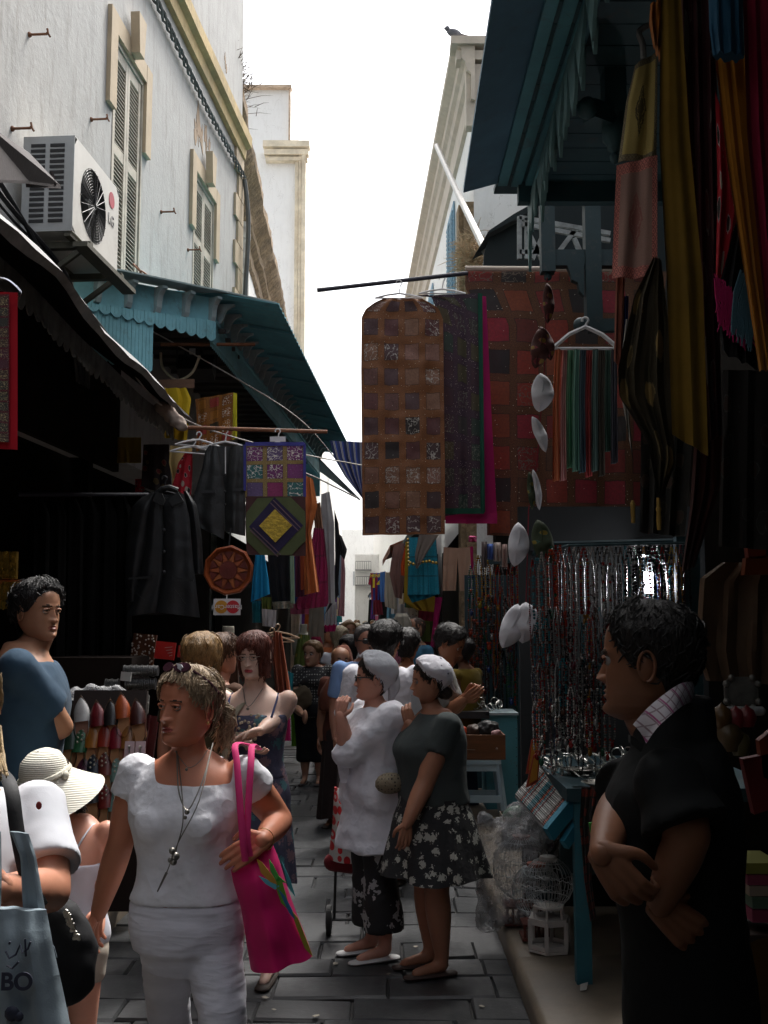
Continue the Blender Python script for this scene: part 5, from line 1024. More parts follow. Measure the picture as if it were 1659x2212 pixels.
mb=MB();mb.bar((bT+bB)/2-bn*.04-V(.22,0,0),(bT+bB)/2+V(.19,0,0)-bn*.04,np.linalg.norm(bT-bB),.04,up=bn);RK=tag(mb.build('slipper_rack',mat('rack_wood',(.02,.012,.01),.7),smooth=False),'dark slanted rack covered with rows of slippers','rack')
mb=MB();c=(bT+bB)/2;mb.box((c[0],6.3,.5),(.38,.06,.7));mb.build('support',MC['rack_wood'],RK,smooth=False)
r=random.Random(4)
for(x,y,n,c,lb)in SLP:
 pt=PPl(x,y,bT,bn);slipper(pt+bn*.005,nrm(bT-bB)+V(r.uniform(-.12,.12),0,0),bn,.265,leath(n,c),name_label=lb,deco=n in('green','midnight','brick','scarlet','aqua','mint'),ins=(.33,.16,.07)if n not in('white','mint','aqua')else(.25,.12,.08))
mb=MB();mb.box((-2.0,6.95,.85),(.9,.5,1.4));mb.box((-2.45,5.9,.55),(.5,1.2,.9));tag(mb.build('display_counter',mat('counter_dark',(.015,.01,.008),.9,spec=.1),smooth=False),'dark display counter behind the slippers','counter')
for i,(x0,x1,y,c_,lb)in enumerate(((268,343,1449,(.16,.16,.16),'upper roll of dark silver bangles on the counter'),(228,258,1479,(.10,.10,.1),'short roll of bangles left on the lower shelf'),(272,338,1477,(.14,.14,.14),'lower roll of dark silver bangles on the shelf'))):
 mb=MB();a,b_=P(x0,y,6.6),P(x1,y,6.6);K=int((x1-x0)/4)
 for k in range(K):q=a+(b_-a)*k/K;R_=.032+.004*(k%3==0);mb.tube([q,q+(b_-a)/K*.7],R_,12)
 tag(mb.build('bangle_roll',mat('bangle_dark_%d'%i,c_,.35,metal=.8)),lb,'bangles')
def frame_obj(name,lb,x0,y0,x1,y1,Y,m_,octa=False,tilt=.25):
 t=thing(name,lb,'frame',P((x0+x1)/2,y1,Y));c=P((x0+x1)/2,(y0+y1)/2,Y);w_,h_=(x1-x0)/2*Y/FPX,(y1-y0)/2*Y/FPX;R=rx(-tilt)
 sh=[(-1,-1),(1,-1),(1,1),(-1,1)]if not octa else[(-1,-.7),(-.6,-1),(.6,-1),(1,-.7),(1,.6),(.6,1),(-.6,1),(-1,.6)]
 mb=MB()
 for k,(sc_,d)in enumerate(((1,0),(.8,-.012),(.62,-.006))):mb.prism([c+R@V(a*w_*sc_,d,b_*h_*sc_)for a,b_ in sh],R@V(0,-.012,0),0 if k!=1 else 1)
 for k in range(10):a=2*pi*k/10;mb.ball(c+R@V(.9*w_*cos(a),-.016,.9*h_*sin(a)),.008,6,0)
 mb.build('panel',[m_,mat('frame_inlay',(.10,.07,.05),.6,var=.5,vs=60)],t,smooth=False);return t
M_bone=mat('bone_inlay',(.22,.20,.15),.5,var=.4,vs=50);frame_obj('inlaid_frame','square bone inlaid frame above the orange slipper',244,1497,281,1542,6.45,M_bone);frame_obj('inlaid_frame','arched bone and silver mirror frame on the counter',283,1493,322,1548,6.4,mat('silver_frame',(.3,.29,.26),.4,metal=.6,var=.4,vs=50),True)
t=thing('earring_cards','pale pink cards with long silver earrings among the slippers','earrings',P(290,1650,5.5))
for(x0,x1)in((268,290),(291,314)):
 mb=MB();c=P((x0+x1)/2,1626,5.5);w_,h_=(x1-x0)/2*5.5/FPX,24*5.5/FPX;mb.box(c,(2*w_-.004,.003,2*h_),rx(-.2));cd=mb.build('card',mat('pink_card',(.45,.33,.35),.5,bump=.05),t,smooth=False)
 mb=MB();mb.tube([c+V(0,-.006,h_*.6+0),c+V(.003,-.006,0),c+V(0,.0,-h_*.7)],.003,5);mb.ball(c+V(0,-.008,h_*.5),.009,6);mb.ball(c+V(0,-.004,-h_*.3),.007,6);mb.build('earring',M_silv,t)
for i,(x0,y0,x1,y1,Y,c_,nm,lb)in enumerate(((336,1387,378,1424,7.2,(.38,.012,.008),'red_wallet','glossy red leather wallet with white highlights behind the blonde head'),(300,1545,318,1648,6.2,(.05,.008,.01),'lacquer_box','tall dark red lacquer box beside the slippers'),(318,1548,336,1650,6.3,(.07,.012,.012),'lacquer_box','dark red lacquer box nearest the woman in white'),(285,1370,335,1435,7.5,(.10,.03,.008),'bead_curtain','rust red beaded panel in the shop'),(385,1395,400,1420,7.3,(.3,.01,.01),'red_wallet','small red wallet at the edge of the blonde hair'),(262,1452,283,1471,6.3,(.4,.4,.38),'price_tag','small white price tag on the bangle shelf'))):
 mb=MB();c=P((x0+x1)/2,(y0+y1)/2,Y);mb.box(c,((x1-x0)*Y/FPX,.03,(y1-y0)*Y/FPX),ry(.1)@rx(-.1))
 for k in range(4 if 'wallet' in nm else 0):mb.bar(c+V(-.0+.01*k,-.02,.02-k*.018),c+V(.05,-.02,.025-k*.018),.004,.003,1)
 if nm=='bead_curtain':
  for k in range(60):mb.ball(c+V(r.uniform(-.08,.08),-.022,r.uniform(-.1,.1)),.007,5,1)
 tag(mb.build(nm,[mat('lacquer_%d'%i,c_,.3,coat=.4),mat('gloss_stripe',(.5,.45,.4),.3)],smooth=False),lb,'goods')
mb=MB();
for k in range(6):mb.ball(P(165+k*17,1500+8*sin(k*2),6.4),(.07,.05,.045),10)
tag(weld(mb,.014,2,lambda p:.02*snoise(p,22)).build('plastic_bag',clearmat('clear_plastic')),'crumpled clear plastic bag above the slippers','plastic bag')
r=random.Random(44);M_gg=mat('gold_glint',(.5,.32,.06),.3,metal=.9,var=.6,vs=30)
for k in range(6):
 x0=-8+(k%3)*16;y0=1195+(k//3)*65;mb=MB();c=P(x0+6,y0+26,5.6);mb.box(c,(.035,.03,.14));
 for j in range(9):mb.ball(c+V(r.uniform(-.018,.018),-.018,r.uniform(-.07,.07)),.007,6)
 tag(mb.build('gilded_casket',M_gg),'gilded frame at the left edge, %s row, %s'%(('upper','lower')[k//3],('outermost','middle','nearest the dark shop')[k%3]),'frame')
mb=MB();mb.bar(P(-20,1257,5.6),P(45,1257,5.7),.1,.02);tag(mb.build('gilded_shelf',mat('shelf_wood',(.22,.06,.01),.5),smooth=False),'narrow orange wood shelf carrying gilded frames','shelf')
for k in range(6):
 x=70+k*36;Y=6.9+.12*k;o=garment('shop_jacket','dark leather jacket inside the left shop, %s on the rail'%('first','second','third','fourth','fifth','last')[k],'jacket',[(x,1075),(x-10,1110),(x-14,1440)],[(x+22,1075),(x+38,1110),(x+34,1435)],Y,M_ljk,80+k,bulge=.08,amp=.015,nf=2);o['group']='jackets on the rail inside the left shop'
mb=MB();mb.tube([P(40,1068,6.9),P(320,1068,7.6)],.014,6);tag(mb.build('jacket_rail',M_iron),'dark rail inside the left shop carrying the jackets','rail')
garment('green_scarf','yellow green scarf glimpsed deep in the left shop','scarf',[(116,1165),(120,1240)],[(132,1165),(140,1242)],7.2,C('moss_scarf',(.08,.12,.01)),90,cols=6)
garment('red_strip','dark red strip hanging in the left shop','cloth',[(150,1140),(150,1230)],[(158,1140),(158,1232)],7.3,C('dark_red_cloth',(.12,.005,.01)),91,cols=5)
def bust(x,y,Y,m_,lb):
 mb=MB();c=P(x,y,Y);mb.rings([(c[0],c[1],c[2]-.30,.13,.09,0),(c[0],c[1],c[2]-.15,.14,.09,0),(c[0],c[1],c[2]-.06,.10,.07,0),(c[0],c[1],c[2]-.02,.05,.05,0),(c[0],c[1],c[2]+.07,.045,.045,0),(c[0],c[1],c[2]+.075,.03,.03,0)]);tag(mb.build('mannequin_bust',m_),lb,'mannequin')
M_bust=mat('bust_ivory',(.35,.33,.27),.5);bust(493,1375,8.3,M_bust,'ivory mannequin bust behind the blonde woman');bust(656,1362,13.3,M_bust,'white mannequin bust above the polka dot woman')
garment('bust_dress','green and gold dress on the mannequin bust','dress',[(645,1370),(636,1420),(630,1500)],[(668,1372),(676,1420),(680,1500)],13.1,floral('green_gold_dress',(.10,.13,.02),(.3,.2,.03),(.05,.08,.02),5),92,bulge=.15)
garment('brown_blouse_display','dark brown blouse on the ivory bust','blouse',[(478,1400),(470,1440),(468,1500)],[(508,1400),(516,1440),(518,1500)],8.2,C('dark_brown_cloth',(.05,.02,.01)),93,bulge=.12)
garment('fez_red_hat','crimson felt cap shape hanging by the beige trousers','hat',[(673,1375),(668,1396)],[(692,1375),(700,1398)],13.1,C('crimson_felt',(.16,.005,.03)),94,bulge=.12,rows=8,cols=10,amp=.0)
for i,(x,y,Y)in enumerate(((588,1358,8.2),(600,1350,8.25),(430,935,7.8),(418,950,7.9))):
 mb=MB();hanger(mb,P(x,y,Y),.36,.05,.05,.005,yaw=.5);tag(mb.build('clothes_hanger',M_whp if i>1 else mat('wood_hanger',(.3,.2,.12),.5)),('wooden hanger behind the red-haired woman','second wooden hanger just behind the first','white hanger left of the leather vest','white hanger tipped below the other')[i],'hanger')
mb=MB();c=PZ(279,1942,.15);mb.lathe(c,[(0,0),(.055,0),(.075,.05),(.078,.13),(.07,.19),(.062,.205),(.055,.2),(.058,.12),(0,.03)],20);tag(mb.build('wooden_pot',mat('olive_wood',(.20,.11,.03),.6,var=.4,vs=14)),'round yellowish wooden pot standing on the left kerb','pot')
for i,(x,y)in enumerate(((258,1722),(276,1735))):
 mb=MB();c=P(x+2,y+35,5.3);mb.box(c,(.07,.004,.05),rx(-.6));tag(mb.build('picture_postcard',floral('postcard_%d'%i,(.3,.3,.27),(.35,.12,.03),(.02,.12,.2),3),smooth=False),('postcard with orange picture below the slippers','postcard with blue corner next to it')[i],'postcard')
 #  RIGHT STALL: necklaces, table, cages
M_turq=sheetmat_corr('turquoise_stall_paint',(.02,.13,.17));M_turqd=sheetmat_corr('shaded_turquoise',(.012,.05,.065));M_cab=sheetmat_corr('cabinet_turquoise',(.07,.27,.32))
NR=thing('necklace_rack','turquoise post and rail stand hung with rows of bead necklaces','rack',P(1140,2000,5.4))
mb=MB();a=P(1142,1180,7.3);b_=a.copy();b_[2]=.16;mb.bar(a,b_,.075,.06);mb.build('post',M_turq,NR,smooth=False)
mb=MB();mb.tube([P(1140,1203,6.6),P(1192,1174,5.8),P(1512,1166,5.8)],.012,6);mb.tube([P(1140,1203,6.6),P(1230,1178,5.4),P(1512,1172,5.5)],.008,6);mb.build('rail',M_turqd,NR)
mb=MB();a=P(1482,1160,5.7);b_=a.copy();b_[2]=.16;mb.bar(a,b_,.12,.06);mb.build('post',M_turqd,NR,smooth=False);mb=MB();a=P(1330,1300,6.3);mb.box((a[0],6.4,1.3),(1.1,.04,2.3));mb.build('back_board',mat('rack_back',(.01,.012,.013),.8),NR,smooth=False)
def bead_mesh(col,L,rb,wd,gloss=.25,metal=0.,seed=0,pend=False,second=None):
 mb=MB();rr=random.Random(seed);n=int(L/(rb*2.05));
 for k in range(n):
  t=k/n;z=-t*L
  for sg in(-1,1):
   x=sg*wd*(min(1,t*5))*(1 if t<.85 else cos((t-.85)/.15*pi/2))+rr.uniform(-.001,.001);q=rb*(1+.35*(rr.random()<.12));mb.ball((x,rr.uniform(-.002,.002),z),q,6,1 if(second and k%5==0)else 0)
 if pend:mb.ball((0,0,-L-rb*1.5),(rb*2,rb*1.2,rb*3),8,1 if second else 0)
 m1=mat('bead_'+col[0],tuple(q_*.5 for q_ in col[1]),gloss,metal=metal,bump=0,var=.1);ms=[m1]
 if second:ms.append(mat('bead_'+second[0],tuple(q_*.5 for q_ in second[1]),gloss,bump=0,var=.1,metal=.6 if second[0]=='silver' else 0))
 me=mb.build('necklace',ms,origin=(0,0,0));d=me.data;bpy.data.objects.remove(me);return d
BC=[('red',(.30,.008,.006)),('coral',(.42,.05,.015)),('black',(.01,.01,.012)),('turquoise',(.01,.16,.2)),('pearl',(.36,.34,.32)),('amber',(.35,.16,.01)),('green',(.01,.10,.05)),('silver',(.5,.5,.48)),('brown',(.08,.03,.015)),('wine',(.12,.005,.02)),('yellow',(.38,.28,.02)),('blue',(.01,.04,.18))]
MESH={}
for i,c in enumerate(BC):
 for v in range(3):
  MESH[(c[0],v)]=bead_mesh(c,(.42,.55,.36)[v],(.0055,.0045,.008)[v],(.016,.022,.02)[v],.2,.9 if c[0]=='silver' else 0,i*3+v,v!=0,BC[(i+5)%12]if v==2 else(BC[7]if v==1 else None))
def neck(c,col,v,grp,lb,sc_=1.):
 o=bpy.data.objects.new('necklace',MESH[(col,v)]);sc.collection.objects.link(o);o.location=c;o.scale=(sc_,)*3;o.rotation_euler=(0,r.uniform(-.03,.03),r.uniform(-.6,.6));tag(o,lb,'necklace',grp);return o
r=random.Random(21);seqF=['red','turquoise','pearl','red','coral','red','coral','black','red','silver','brown','red','pearl','pearl','black','black','silver','pearl','black','brown','turquoise','black','green','black','amber','black','wine','green','red','black','yellow','amber','wine','black']
SZ=('small','fine','chunky')
for k,col in enumerate(seqF):
 x=1150+k*10;v=r.choice((0,1,1,2));y=1203-min(28,(x-1150)*.6)+4;neck(P(x,y,5.55+r.uniform(-.08,.15)),col,v,'necklaces on the top rail','%s string of %s beads on the front rail, %s'%(SZ[v],col,('left end','left of the middle','right of the middle','right end near the lamp')[min(3,k//9)]),r.uniform(.95,1.15))
for row,(y0,Y,n,xa,xb)in enumerate(((1330,5.5,22,1152,1300),(1430,5.45,22,1152,1310),(1500,5.4,18,1160,1330),(1240,5.9,26,1175,1470),(1350,5.85,16,1260,1440))):
 for k in range(n):
  x=xa+(xb-xa)*(k+r.uniform(-.3,.3))/n;v=r.choice((0,1,2,2));col=r.choice(['red','black','black','silver','brown','coral','wine','pearl','turquoise','silver','black','blue'])
  neck(P(x,y0+r.uniform(-25,20),Y+r.uniform(-.1,.1)),col,v,'necklaces on row %s of the rack'%('two','three','four','five','six')[row],'%s %s bead necklace %s'%(SZ[v],col,('in the crowded middle of the rack','hanging below the middle of the rack','%s low over the silver trays'%('left','right')[k*2//n],'behind the top rail strings','behind the dark-haired man')[row]),r.uniform(.5,.85))
mb=MB();mb.bar(P(1040,1215,10.2),P(1125,1208,10.2),.05,.05);mb.bar(P(1125,1170,10.3),P(1125,1700,10.3),.06,.06);a=P(1085,1380,10.9);mb.box((a[0],10.9,1.2),(.75,.04,2.1));tag(mb.build('bead_stand',M_turqd,smooth=False),'second bead stand farther down the right side','rack')
for k in range(60):
 x=1018+(k%15)*7.2+r.uniform(-2,2);y=1212+(k//15)*68+r.uniform(-12,12);v=r.choice((0,1,2));col=r.choice(['brown','black','brown','red','green','amber','silver','pearl','black','coral']);neck(P(x,y,10.2+r.uniform(-.15,.3)),col,v,'necklaces on the far bead stand','%s %s bead necklace on the farther stand, %s %s'%(SZ[v],col,('left','centre','right')[(k%15)//5],('top row','second row','third row','bottom row')[k//15]),r.uniform(.9,1.4))
LP=thing('stall_lamp','lit energy saving lamp shining behind the necklaces','lamp',P(1402,1285,6.0));M_lamp=glow('lamp_glow',(1.,.97,1.),14)
mb=MB();
for dx in(-6,1,8):mb.capsule([P(1401+dx,1238,6.05),P(1402+dx,1278,6.05)],.0095,8)
mb.build('tube',M_lamp,LP);mb=MB();mb.tube([P(1402,1215,6.05),P(1402,1236,6.05)],.022,10);mb.build('socket',mat('socket_white',(.3,.3,.3),.5),LP)
pl=bpy.data.lights.new('lamp_light','POINT');pl.energy=1.3;pl.shadow_soft_size=.03;pl.color=(.95,.95,1);plo=bpy.data.objects.new('lamp_light',pl);sc.collection.objects.link(plo);plo.location=P(1402,1258,5.97);plo.parent=LP;plo.location=V(*plo.location)-world_loc(LP)
MR=thing('wall_mirror','mirror with chrome rim reflecting the lamp','mirror',P(1420,1300,6.25));mb=MB();mb.tube(spline([P(1388,1198,6.2),P(1410,1203,6.2),P(1432,1212,6.2),P(1440,1232,6.2),P(1446,1262,6.2),P(1447,1300,6.2)],[1]*6,6)[0],.009,8);mb.build('rim',mat('chrome_rim',(.8,.8,.8),.15,metal=1,bump=0),MR)
mb=MB();mb.prism([P(1385,1200,6.22),P(1430,1212,6.22),P(1445,1262,6.22),P(1445,1300,6.22),P(1385,1300,6.22)],(0,.01,0));mb.build('glass',mat('mirror_glass',(.5,.5,.5),.08,metal=1,bump=0,var=0),MR,smooth=False)
TB=thing('stall_table','turquoise painted stall table with tilted bracelet tray','table',PZ(1261,2124,.14));base=PZ(1261,2124,.14)
mb=MB();top=base.copy();top[2]=P(1255,1700,base[1])[2];mb.bar(base,top,.07,.06);mb.build('leg',M_turq,TB,smooth=False)
for(dx,dy)in((.9,0),(.0,1.1),(.9,1.1)):mb=MB();mb.bar(base+V(dx,dy,0),top+V(dx,dy,0),.06,.06);mb.build('leg',M_turqd,TB,smooth=False)
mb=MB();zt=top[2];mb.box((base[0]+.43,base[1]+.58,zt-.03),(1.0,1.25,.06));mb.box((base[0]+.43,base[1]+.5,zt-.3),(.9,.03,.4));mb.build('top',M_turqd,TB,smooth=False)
q00,q10,q11,q01=P(1178,1795,5.0),P(1252,1705,5.12),P(1172,1642,5.95),P(1112,1722,5.8)
tn=nrm(np.cross(q10-q00,q01-q00));tn=tn if tn[2]>0 else-tn
mb=MB();mb.prism([q00,q10,q11,q01],-tn*.03);mb.build('tray',mat('tray_grey',(.08,.08,.08),.6),TB,smooth=False);mb=MB();mb.bar(q00-tn*.02,q10-tn*.02,.03,.07);mb.bar(q00-tn*.09+V(.03,.03,0),q10-tn*.09+V(0,.03,0),.03,.05);mb.build('tray_edge',sheetmat_corr('edge_turquoise',(.02,.20,.30)),TB,smooth=False)
bcol=['silver','pearl','silver','brown','silver','turquoise','silver','wine','pearl','silver','coral','silver'];bmesh_={}
LB=np.linalg.norm(q10-q00);ub=nrm(q10-q00);vb=(q01-q00)
for k in range(34):
 col=bcol[(k*5)%12]if not 16<=k<=19 else 'turquoise'
 if col not in bmesh_:
  mb=MB();n=26
  for j in range(n):mb.ball((LB*(j+.5)/n*.96,0,0),.0062*(1+.2*((j*7)%3)),6)
  ob=mb.build('bead_bracelet',mat('bead_'+col,dict(BC)[col],.25,metal=.9 if col=='silver' else 0,bump=0),origin=(0,0,0));bmesh_[col]=ob.data;bpy.data.objects.remove(ob)
 o=bpy.data.objects.new('bead_bracelet',bmesh_[col]);sc.collection.objects.link(o);t=(k+.5)/34;o.location=q00+vb*t+tn*.006+ub*.01;o.rotation_euler=Vector(ub).to_track_quat('X','Z').to_euler();tag(o,'%s bead bracelet laid across the tilted tray, %s part'%(col,('lower','middle','upper')[int(t*3)]),'bracelet','bead bracelets on the tilted tray')
r=random.Random(31);bang=[]
for v in range(3):
 mb=MB();R_=.034;mb.tube([(R_*cos(a),R_*sin(a),0)for a in np.linspace(0,2*pi,21)],(.004,.006,.003)[v],6,caps=False);o=mb.build('silver_bangle',M_silv,origin=(0,0,0));bang.append(o.data);bpy.data.objects.remove(o)
for k in range(70):
 x,y=r.uniform(1180,1400),r.uniform(1620,1700);c=P(x,y,base[1]+.2+(1700-y)/100+r.uniform(0,.2));c[2]=max(c[2],zt+.015);o=bpy.data.objects.new('silver_bangle',bang[k%3]);sc.collection.objects.link(o);o.location=c;o.rotation_euler=(r.uniform(0,1.6),r.uniform(-.4,.4),r.uniform(0,3));o.scale=(r.uniform(.8,1.3),)*3;tag(o,'silver bangle in the glittering heap on the stall table','bangle','silver bangles heaped on the stall table')
def goblet(c,s,lb,prof):
 mb=MB();mb.lathe(c,[(a*s,b_*s)for a,b_ in prof],16);return tag(mb.build('silver_dish',M_silv),lb,'dish')
PG=[(0,0),(.35,0),(.3,.05),(.06,.12),(.05,.4),(.12,.5),(.4,.62),(.5,.85),(.47,.85),(.36,.65),(0,.55)];PB=[(0,.02),(.4,0),(.9,.25),(1.05,.3),(.9,.3),(.4,.06),(0,.05)]
for i,(x,y,s,p_,lb)in enumerate(((1345,1700,.13,PG,'silver goblet left of the man in black'),(1372,1695,.12,PG,'silver goblet half hidden by the man in black'),(1300,1702,.09,PB,'shallow fluted silver dish at the front of the table'),(1250,1672,.09,PB,'shallow silver dish behind the bracelet tray'),(1325,1665,.08,PB,'small silver dish among the bangles'))):
 c=PZ(x,y,zt+.004)if i!=9 else 0;c[1]=min(c[1],base[1]+1.1);goblet(c,s,lb,p_)
for k in range(46):
 x,y=r.uniform(1168,1300),r.uniform(1500,1610);mb=MB();c=P(x,y,5.5+r.uniform(-.1,.3));mb.tube([c,c+V(0,0,.08)],.0015,4);mb.ball(c,(.012,.008,.016+.01*r.random()),8);mb.ball(c+V(0,0,-.03),.008,6);tag(mb.build('silver_pendant',M_silv),'silver pendant hanging in the cluster above the table','pendant','silver pendants hanging above the table')
for i,(pts,lb)in enumerate(((((1136,1672),(1148,1598),(1168,1596),(1158,1668)),'small framed sunset picture behind, partly covered'),(((1136,1702),(1152,1632),(1168,1620),(1162,1690)),'small framed sunset picture with orange border'))):
 t=thing('sunset_picture',lb,'picture',P(*pts[0],5.7-.1*i));Yp=5.75-.1*i;mb=MB();mb.prism([P(x,y,Yp)for x,y in pts],(0,.01,0));mb.build('border',mat('orange_border',(.25,.03,.008),.6),t,smooth=False)
 cx=sum(p[0]for p in pts)/4;cy=sum(p[1]for p in pts)/4;mb=MB();mb.prism([P(cx+(x-cx)*.65,cy+(y-cy)*.78,Yp-.006)for x,y in pts],(0,-.003,0));mb.build('print',floral('sunset_%d'%i,(.35,.15,.01),(.04,.1,.12),(.3,.04,.01),2),t,smooth=False)
garment('keffiyeh','red and black fringed scarf hanging at the table corner','scarf',[(1256,1700),(1252,1780),(1262,1900),(1275,1990)],[(1300,1700),(1285,1780),(1278,1900),(1288,1980)],4.95,patch_mat('red_black_check',[(.2,.02,.008),(.01,.008,.008)],(.015,.01,.01),5,14,.1,.2,0,seed=7.),95,amp=.015,cols=14)
t=thing('green_packet','green and pink packet with white oval label hanging by the table','packet',P(1290,1850,4.8));mb=MB();mb.prism([P(x,y,4.8)for x,y in((1272,1778),(1306,1774),(1314,1850),(1284,1856))],(0,.012,0));mb.build('wrapper',mat('packet_green',(.04,.22,.03),.4),t,smooth=False);mb=MB();mb.prism([P(x,y,4.795)for x,y in((1290,1776),(1306,1774),(1309,1796),(1293,1798))],(0,-.002,0));mb.build('pink_corner',mat('packet_pink',(.35,.02,.1),.4),t,smooth=False)
mb=MB();c=P(1294,1815,4.79);mb.prism([c+V(.017*cos(a),0,.035*sin(a))for a in np.linspace(0,2*pi,21)[:-1]],(0,-.002,0));mb.build('oval_label',mat('packet_white',(.32,.36,.3),.5),t,smooth=False);text(None,'BIZ',c+V(0,-.004,0),.022,0,M_blk,'lettering',t,.0005,roll=-1.4)
M_cage=mat('cage_white',(.40,.38,.36),.6,var=.15,vs=12);M_wire=mat('cage_wire',(.42,.45,.46),.4,metal=.6,bump=0)
def wirecage(c,R_,Hh,t,nw=30,wm=M_wire,r0=.0012):
 mb=MB()
 for k in range(nw):
  a=2*pi*k/nw;pts=[c+V(R_*max(.18,sin(q))*cos(a),R_*max(.18,sin(q))*sin(a),Hh*(.5-.5*cos(q)))for q in np.linspace(pi*.12+1e-3,pi,10)][::-1];mb.tube(pts,r0,4,caps=False)
 for q in(.3,.45,.6,.8):
  rr=R_*sin(pi*q)if q<.99 else .1;mb.tube([c+V(rr*cos(a),rr*sin(a),Hh*(.5-.5*cos(pi*q))+(.008*(k%2)if q in(.45,.6)else 0))for k,a in enumerate(np.linspace(0,2*pi,41))],r0*1.6,4,caps=False)
 return mb
CG=thing('bird_cage','white wooden and wire bird cage standing on the pavement','bird cage',PZ(1198,2080,.145));c0=PZ(1192,2062,.145)+V(0,.08,0)
mb=MB();Rb=.105;oct_=lambda R_,z:[c0+V(R_*cos(a),R_*sin(a),z)for a in np.linspace(0,2*pi,7)[:-1]+.25]
mb.prism(oct_(Rb*1.05,0),(0,0,.012));mb.prism(oct_(Rb*1.02,.15),(0,0,.01));mb.prism(oct_(Rb*.8,.205),(0,0,.01))
p0,p1=oct_(Rb*.97,.012),oct_(Rb*.97,.15)
for a,b_ in zip(p0,p1):mb.bar(a,b_,.018,.018)
for k in range(6):mb.bar(p0[k]+V(0,0,.012),p0[(k+1)%6]+V(0,0,.012),.008,.02);mb.bar(p1[k]-V(0,0,.01),p1[(k+1)%6]-V(0,0,.01),.008,.02)
p0,p1=oct_(Rb*.74,.16),oct_(Rb*.74,.205)
for a,b_ in zip(p0,p1):mb.bar(a,b_,.01,.01)
mb.build('base',M_cage,CG,smooth=False);wirecage(c0+V(0,0,.2),.125,.25,CG).build('wire_dome',M_wire,CG);mb=MB();mb.lathe(c0+V(0,0,.428),[(0,0),(.042,0),(.046,.012),(.04,.025),(0,.027)],18);mb.tube([c0+V(0,0,.45),c0+V(-.004,0,.475)],.0015,4);mb.build('cap',M_cage,CG)
for(x,y,sc_,lb)in((1135,2005,1.05,'bird cage with dark red wooden base inside the plastic bag'),(1168,2040,.85,'smaller dark wood bird cage squeezed behind the white one')):
 t=thing('bird_cage',lb,'bird cage',PZ(x,y,.145));c1=PZ(x,y,.145)+V(0,.12,0);mb=MB();mb.box(c1+V(0,0,.09*sc_),(.19*sc_,.16*sc_,.012));mb.box(c1+V(0,0,.008),(.2*sc_,.17*sc_,.016))
 for a in np.linspace(-1,1,7):mb.bar(c1+V(a*.085*sc_,-.07*sc_,.01),c1+V(a*.085*sc_,-.07*sc_,.09*sc_),.012,.012)
 mb.build('base',mat('cage_redwood',(.09,.02,.012),.6),t,smooth=False);wirecage(c1+V(0,0,.11*sc_),.15*sc_,.33*sc_,t,36).build('wire_dome',M_wire,t);mb=MB();mb.lathe(c1+V(0,0,.42*sc_),[(0,0),(.05,0),(.05,.018),(0,.02)],16);mb.build('cap',mat('cage_redcap',(.2,.05,.03),.6),t)
mb=MB();cc=PZ(1120,2000,.15)+V(0,.1,0);
mb.rings([(cc[0]-.02,cc[1]-.02,.15,.07,.1,0),(cc[0],cc[1],.36,.13,.14,0),(cc[0]+.04,cc[1]+.02,.5,.20,.19,0),(cc[0]+.06,cc[1]+.04,.62,.21,.18,0),(cc[0]+.05,cc[1]+.05,.72,.10,.09,0),(cc[0]+.05,cc[1]+.05,.78,.05,.04,0)]);mb.capsule([V(cc[0]-.16,cc[1]-.05,.16),V(cc[0]-.13,cc[1],.45),V(cc[0]-.17,cc[1],.70)],[.07,.07,.04],10)
pb=weld(mb,.016,3,lambda p:.022*snoise(p,16)+.008*snoise(p,50));tag(pb.build('plastic_bag',clearmat('cage_bag_plastic',(.30,.30,.31),.42,.2)),'large translucent plastic bag draped over the bird cages','plastic bag')
t=thing('gourd_box','small open cardboard box on the pavement','box',PZ(1125,1800,.2));c=P(1125,1786,8.2);mb=MB();mb.box(c,(.28,.28,.01));
for(dx,dy,sx,sy)in((-.14,0,.008,.28),(.14,0,.008,.28),(0,-.14,.28,.008),(0,.14,.28,.008)):mb.box(c+V(dx,dy,.04),(sx,sy,.10))
mb.box((c[0],c[1],(c[2]+.14)/2),(.26,.26,c[2]-.15));mb.build('box',mat('cardboard_dark',(.06,.045,.03),.8),t,smooth=False)
for i,(dx,dz,col,lb)in enumerate(((-.045,.075,(.03,.16,.08),'green painted ceramic egg in the cardboard box'),(.035,.06,(.30,.01,.05),'crimson painted ceramic egg in the cardboard box'),(.09,.055,(.02,.09,.07),'dark green ceramic egg at the back of the box'))):
 mb=MB();mb.ball(c+V(dx*1.4,-.03,dz*1.25),(.09,.07,.058),14,R=ry(-.5));N=NT('painted_egg');v=N.coord();w_=N.noise(v,22,2,.5);N.col(N.mix(N.math('GREATER_THAN',w_,.58),col,(.35,.35,.33)));N.rough(.2);tag(mb.build('ceramic_egg',N.m),lb,'ornament')
mb=MB();mb.prism([P(x,y,7.6)for x,y in((1142,1800),(1146,1745),(1156,1738),(1166,1790),(1160,1802))],(0,.06,0));tag(mb.build('paper_bundle',clearmat('paper_film',(.5,.5,.48),.6),smooth=False),'upright bundle of wrapped paper beside the box','paper')
ST=thing('plastic_stool','pale blue plastic stool holding the wooden drawer','stool',PZ(1040,1770,.145));M_st=mat('stool_plastic',(.27,.37,.42),.45,var=.06,bump=.05)
sc0=PZ(1094,1772,.145);Ys=sc0[1];zs0=.145;zs=P(1000,1647,Ys)[2];xl,xr=P(984,1700,Ys)[0],P(1092,1700,Ys)[0];xm=(xl+xr)/2;hw=(xr-xl)/2;dp=.34
tp=.72
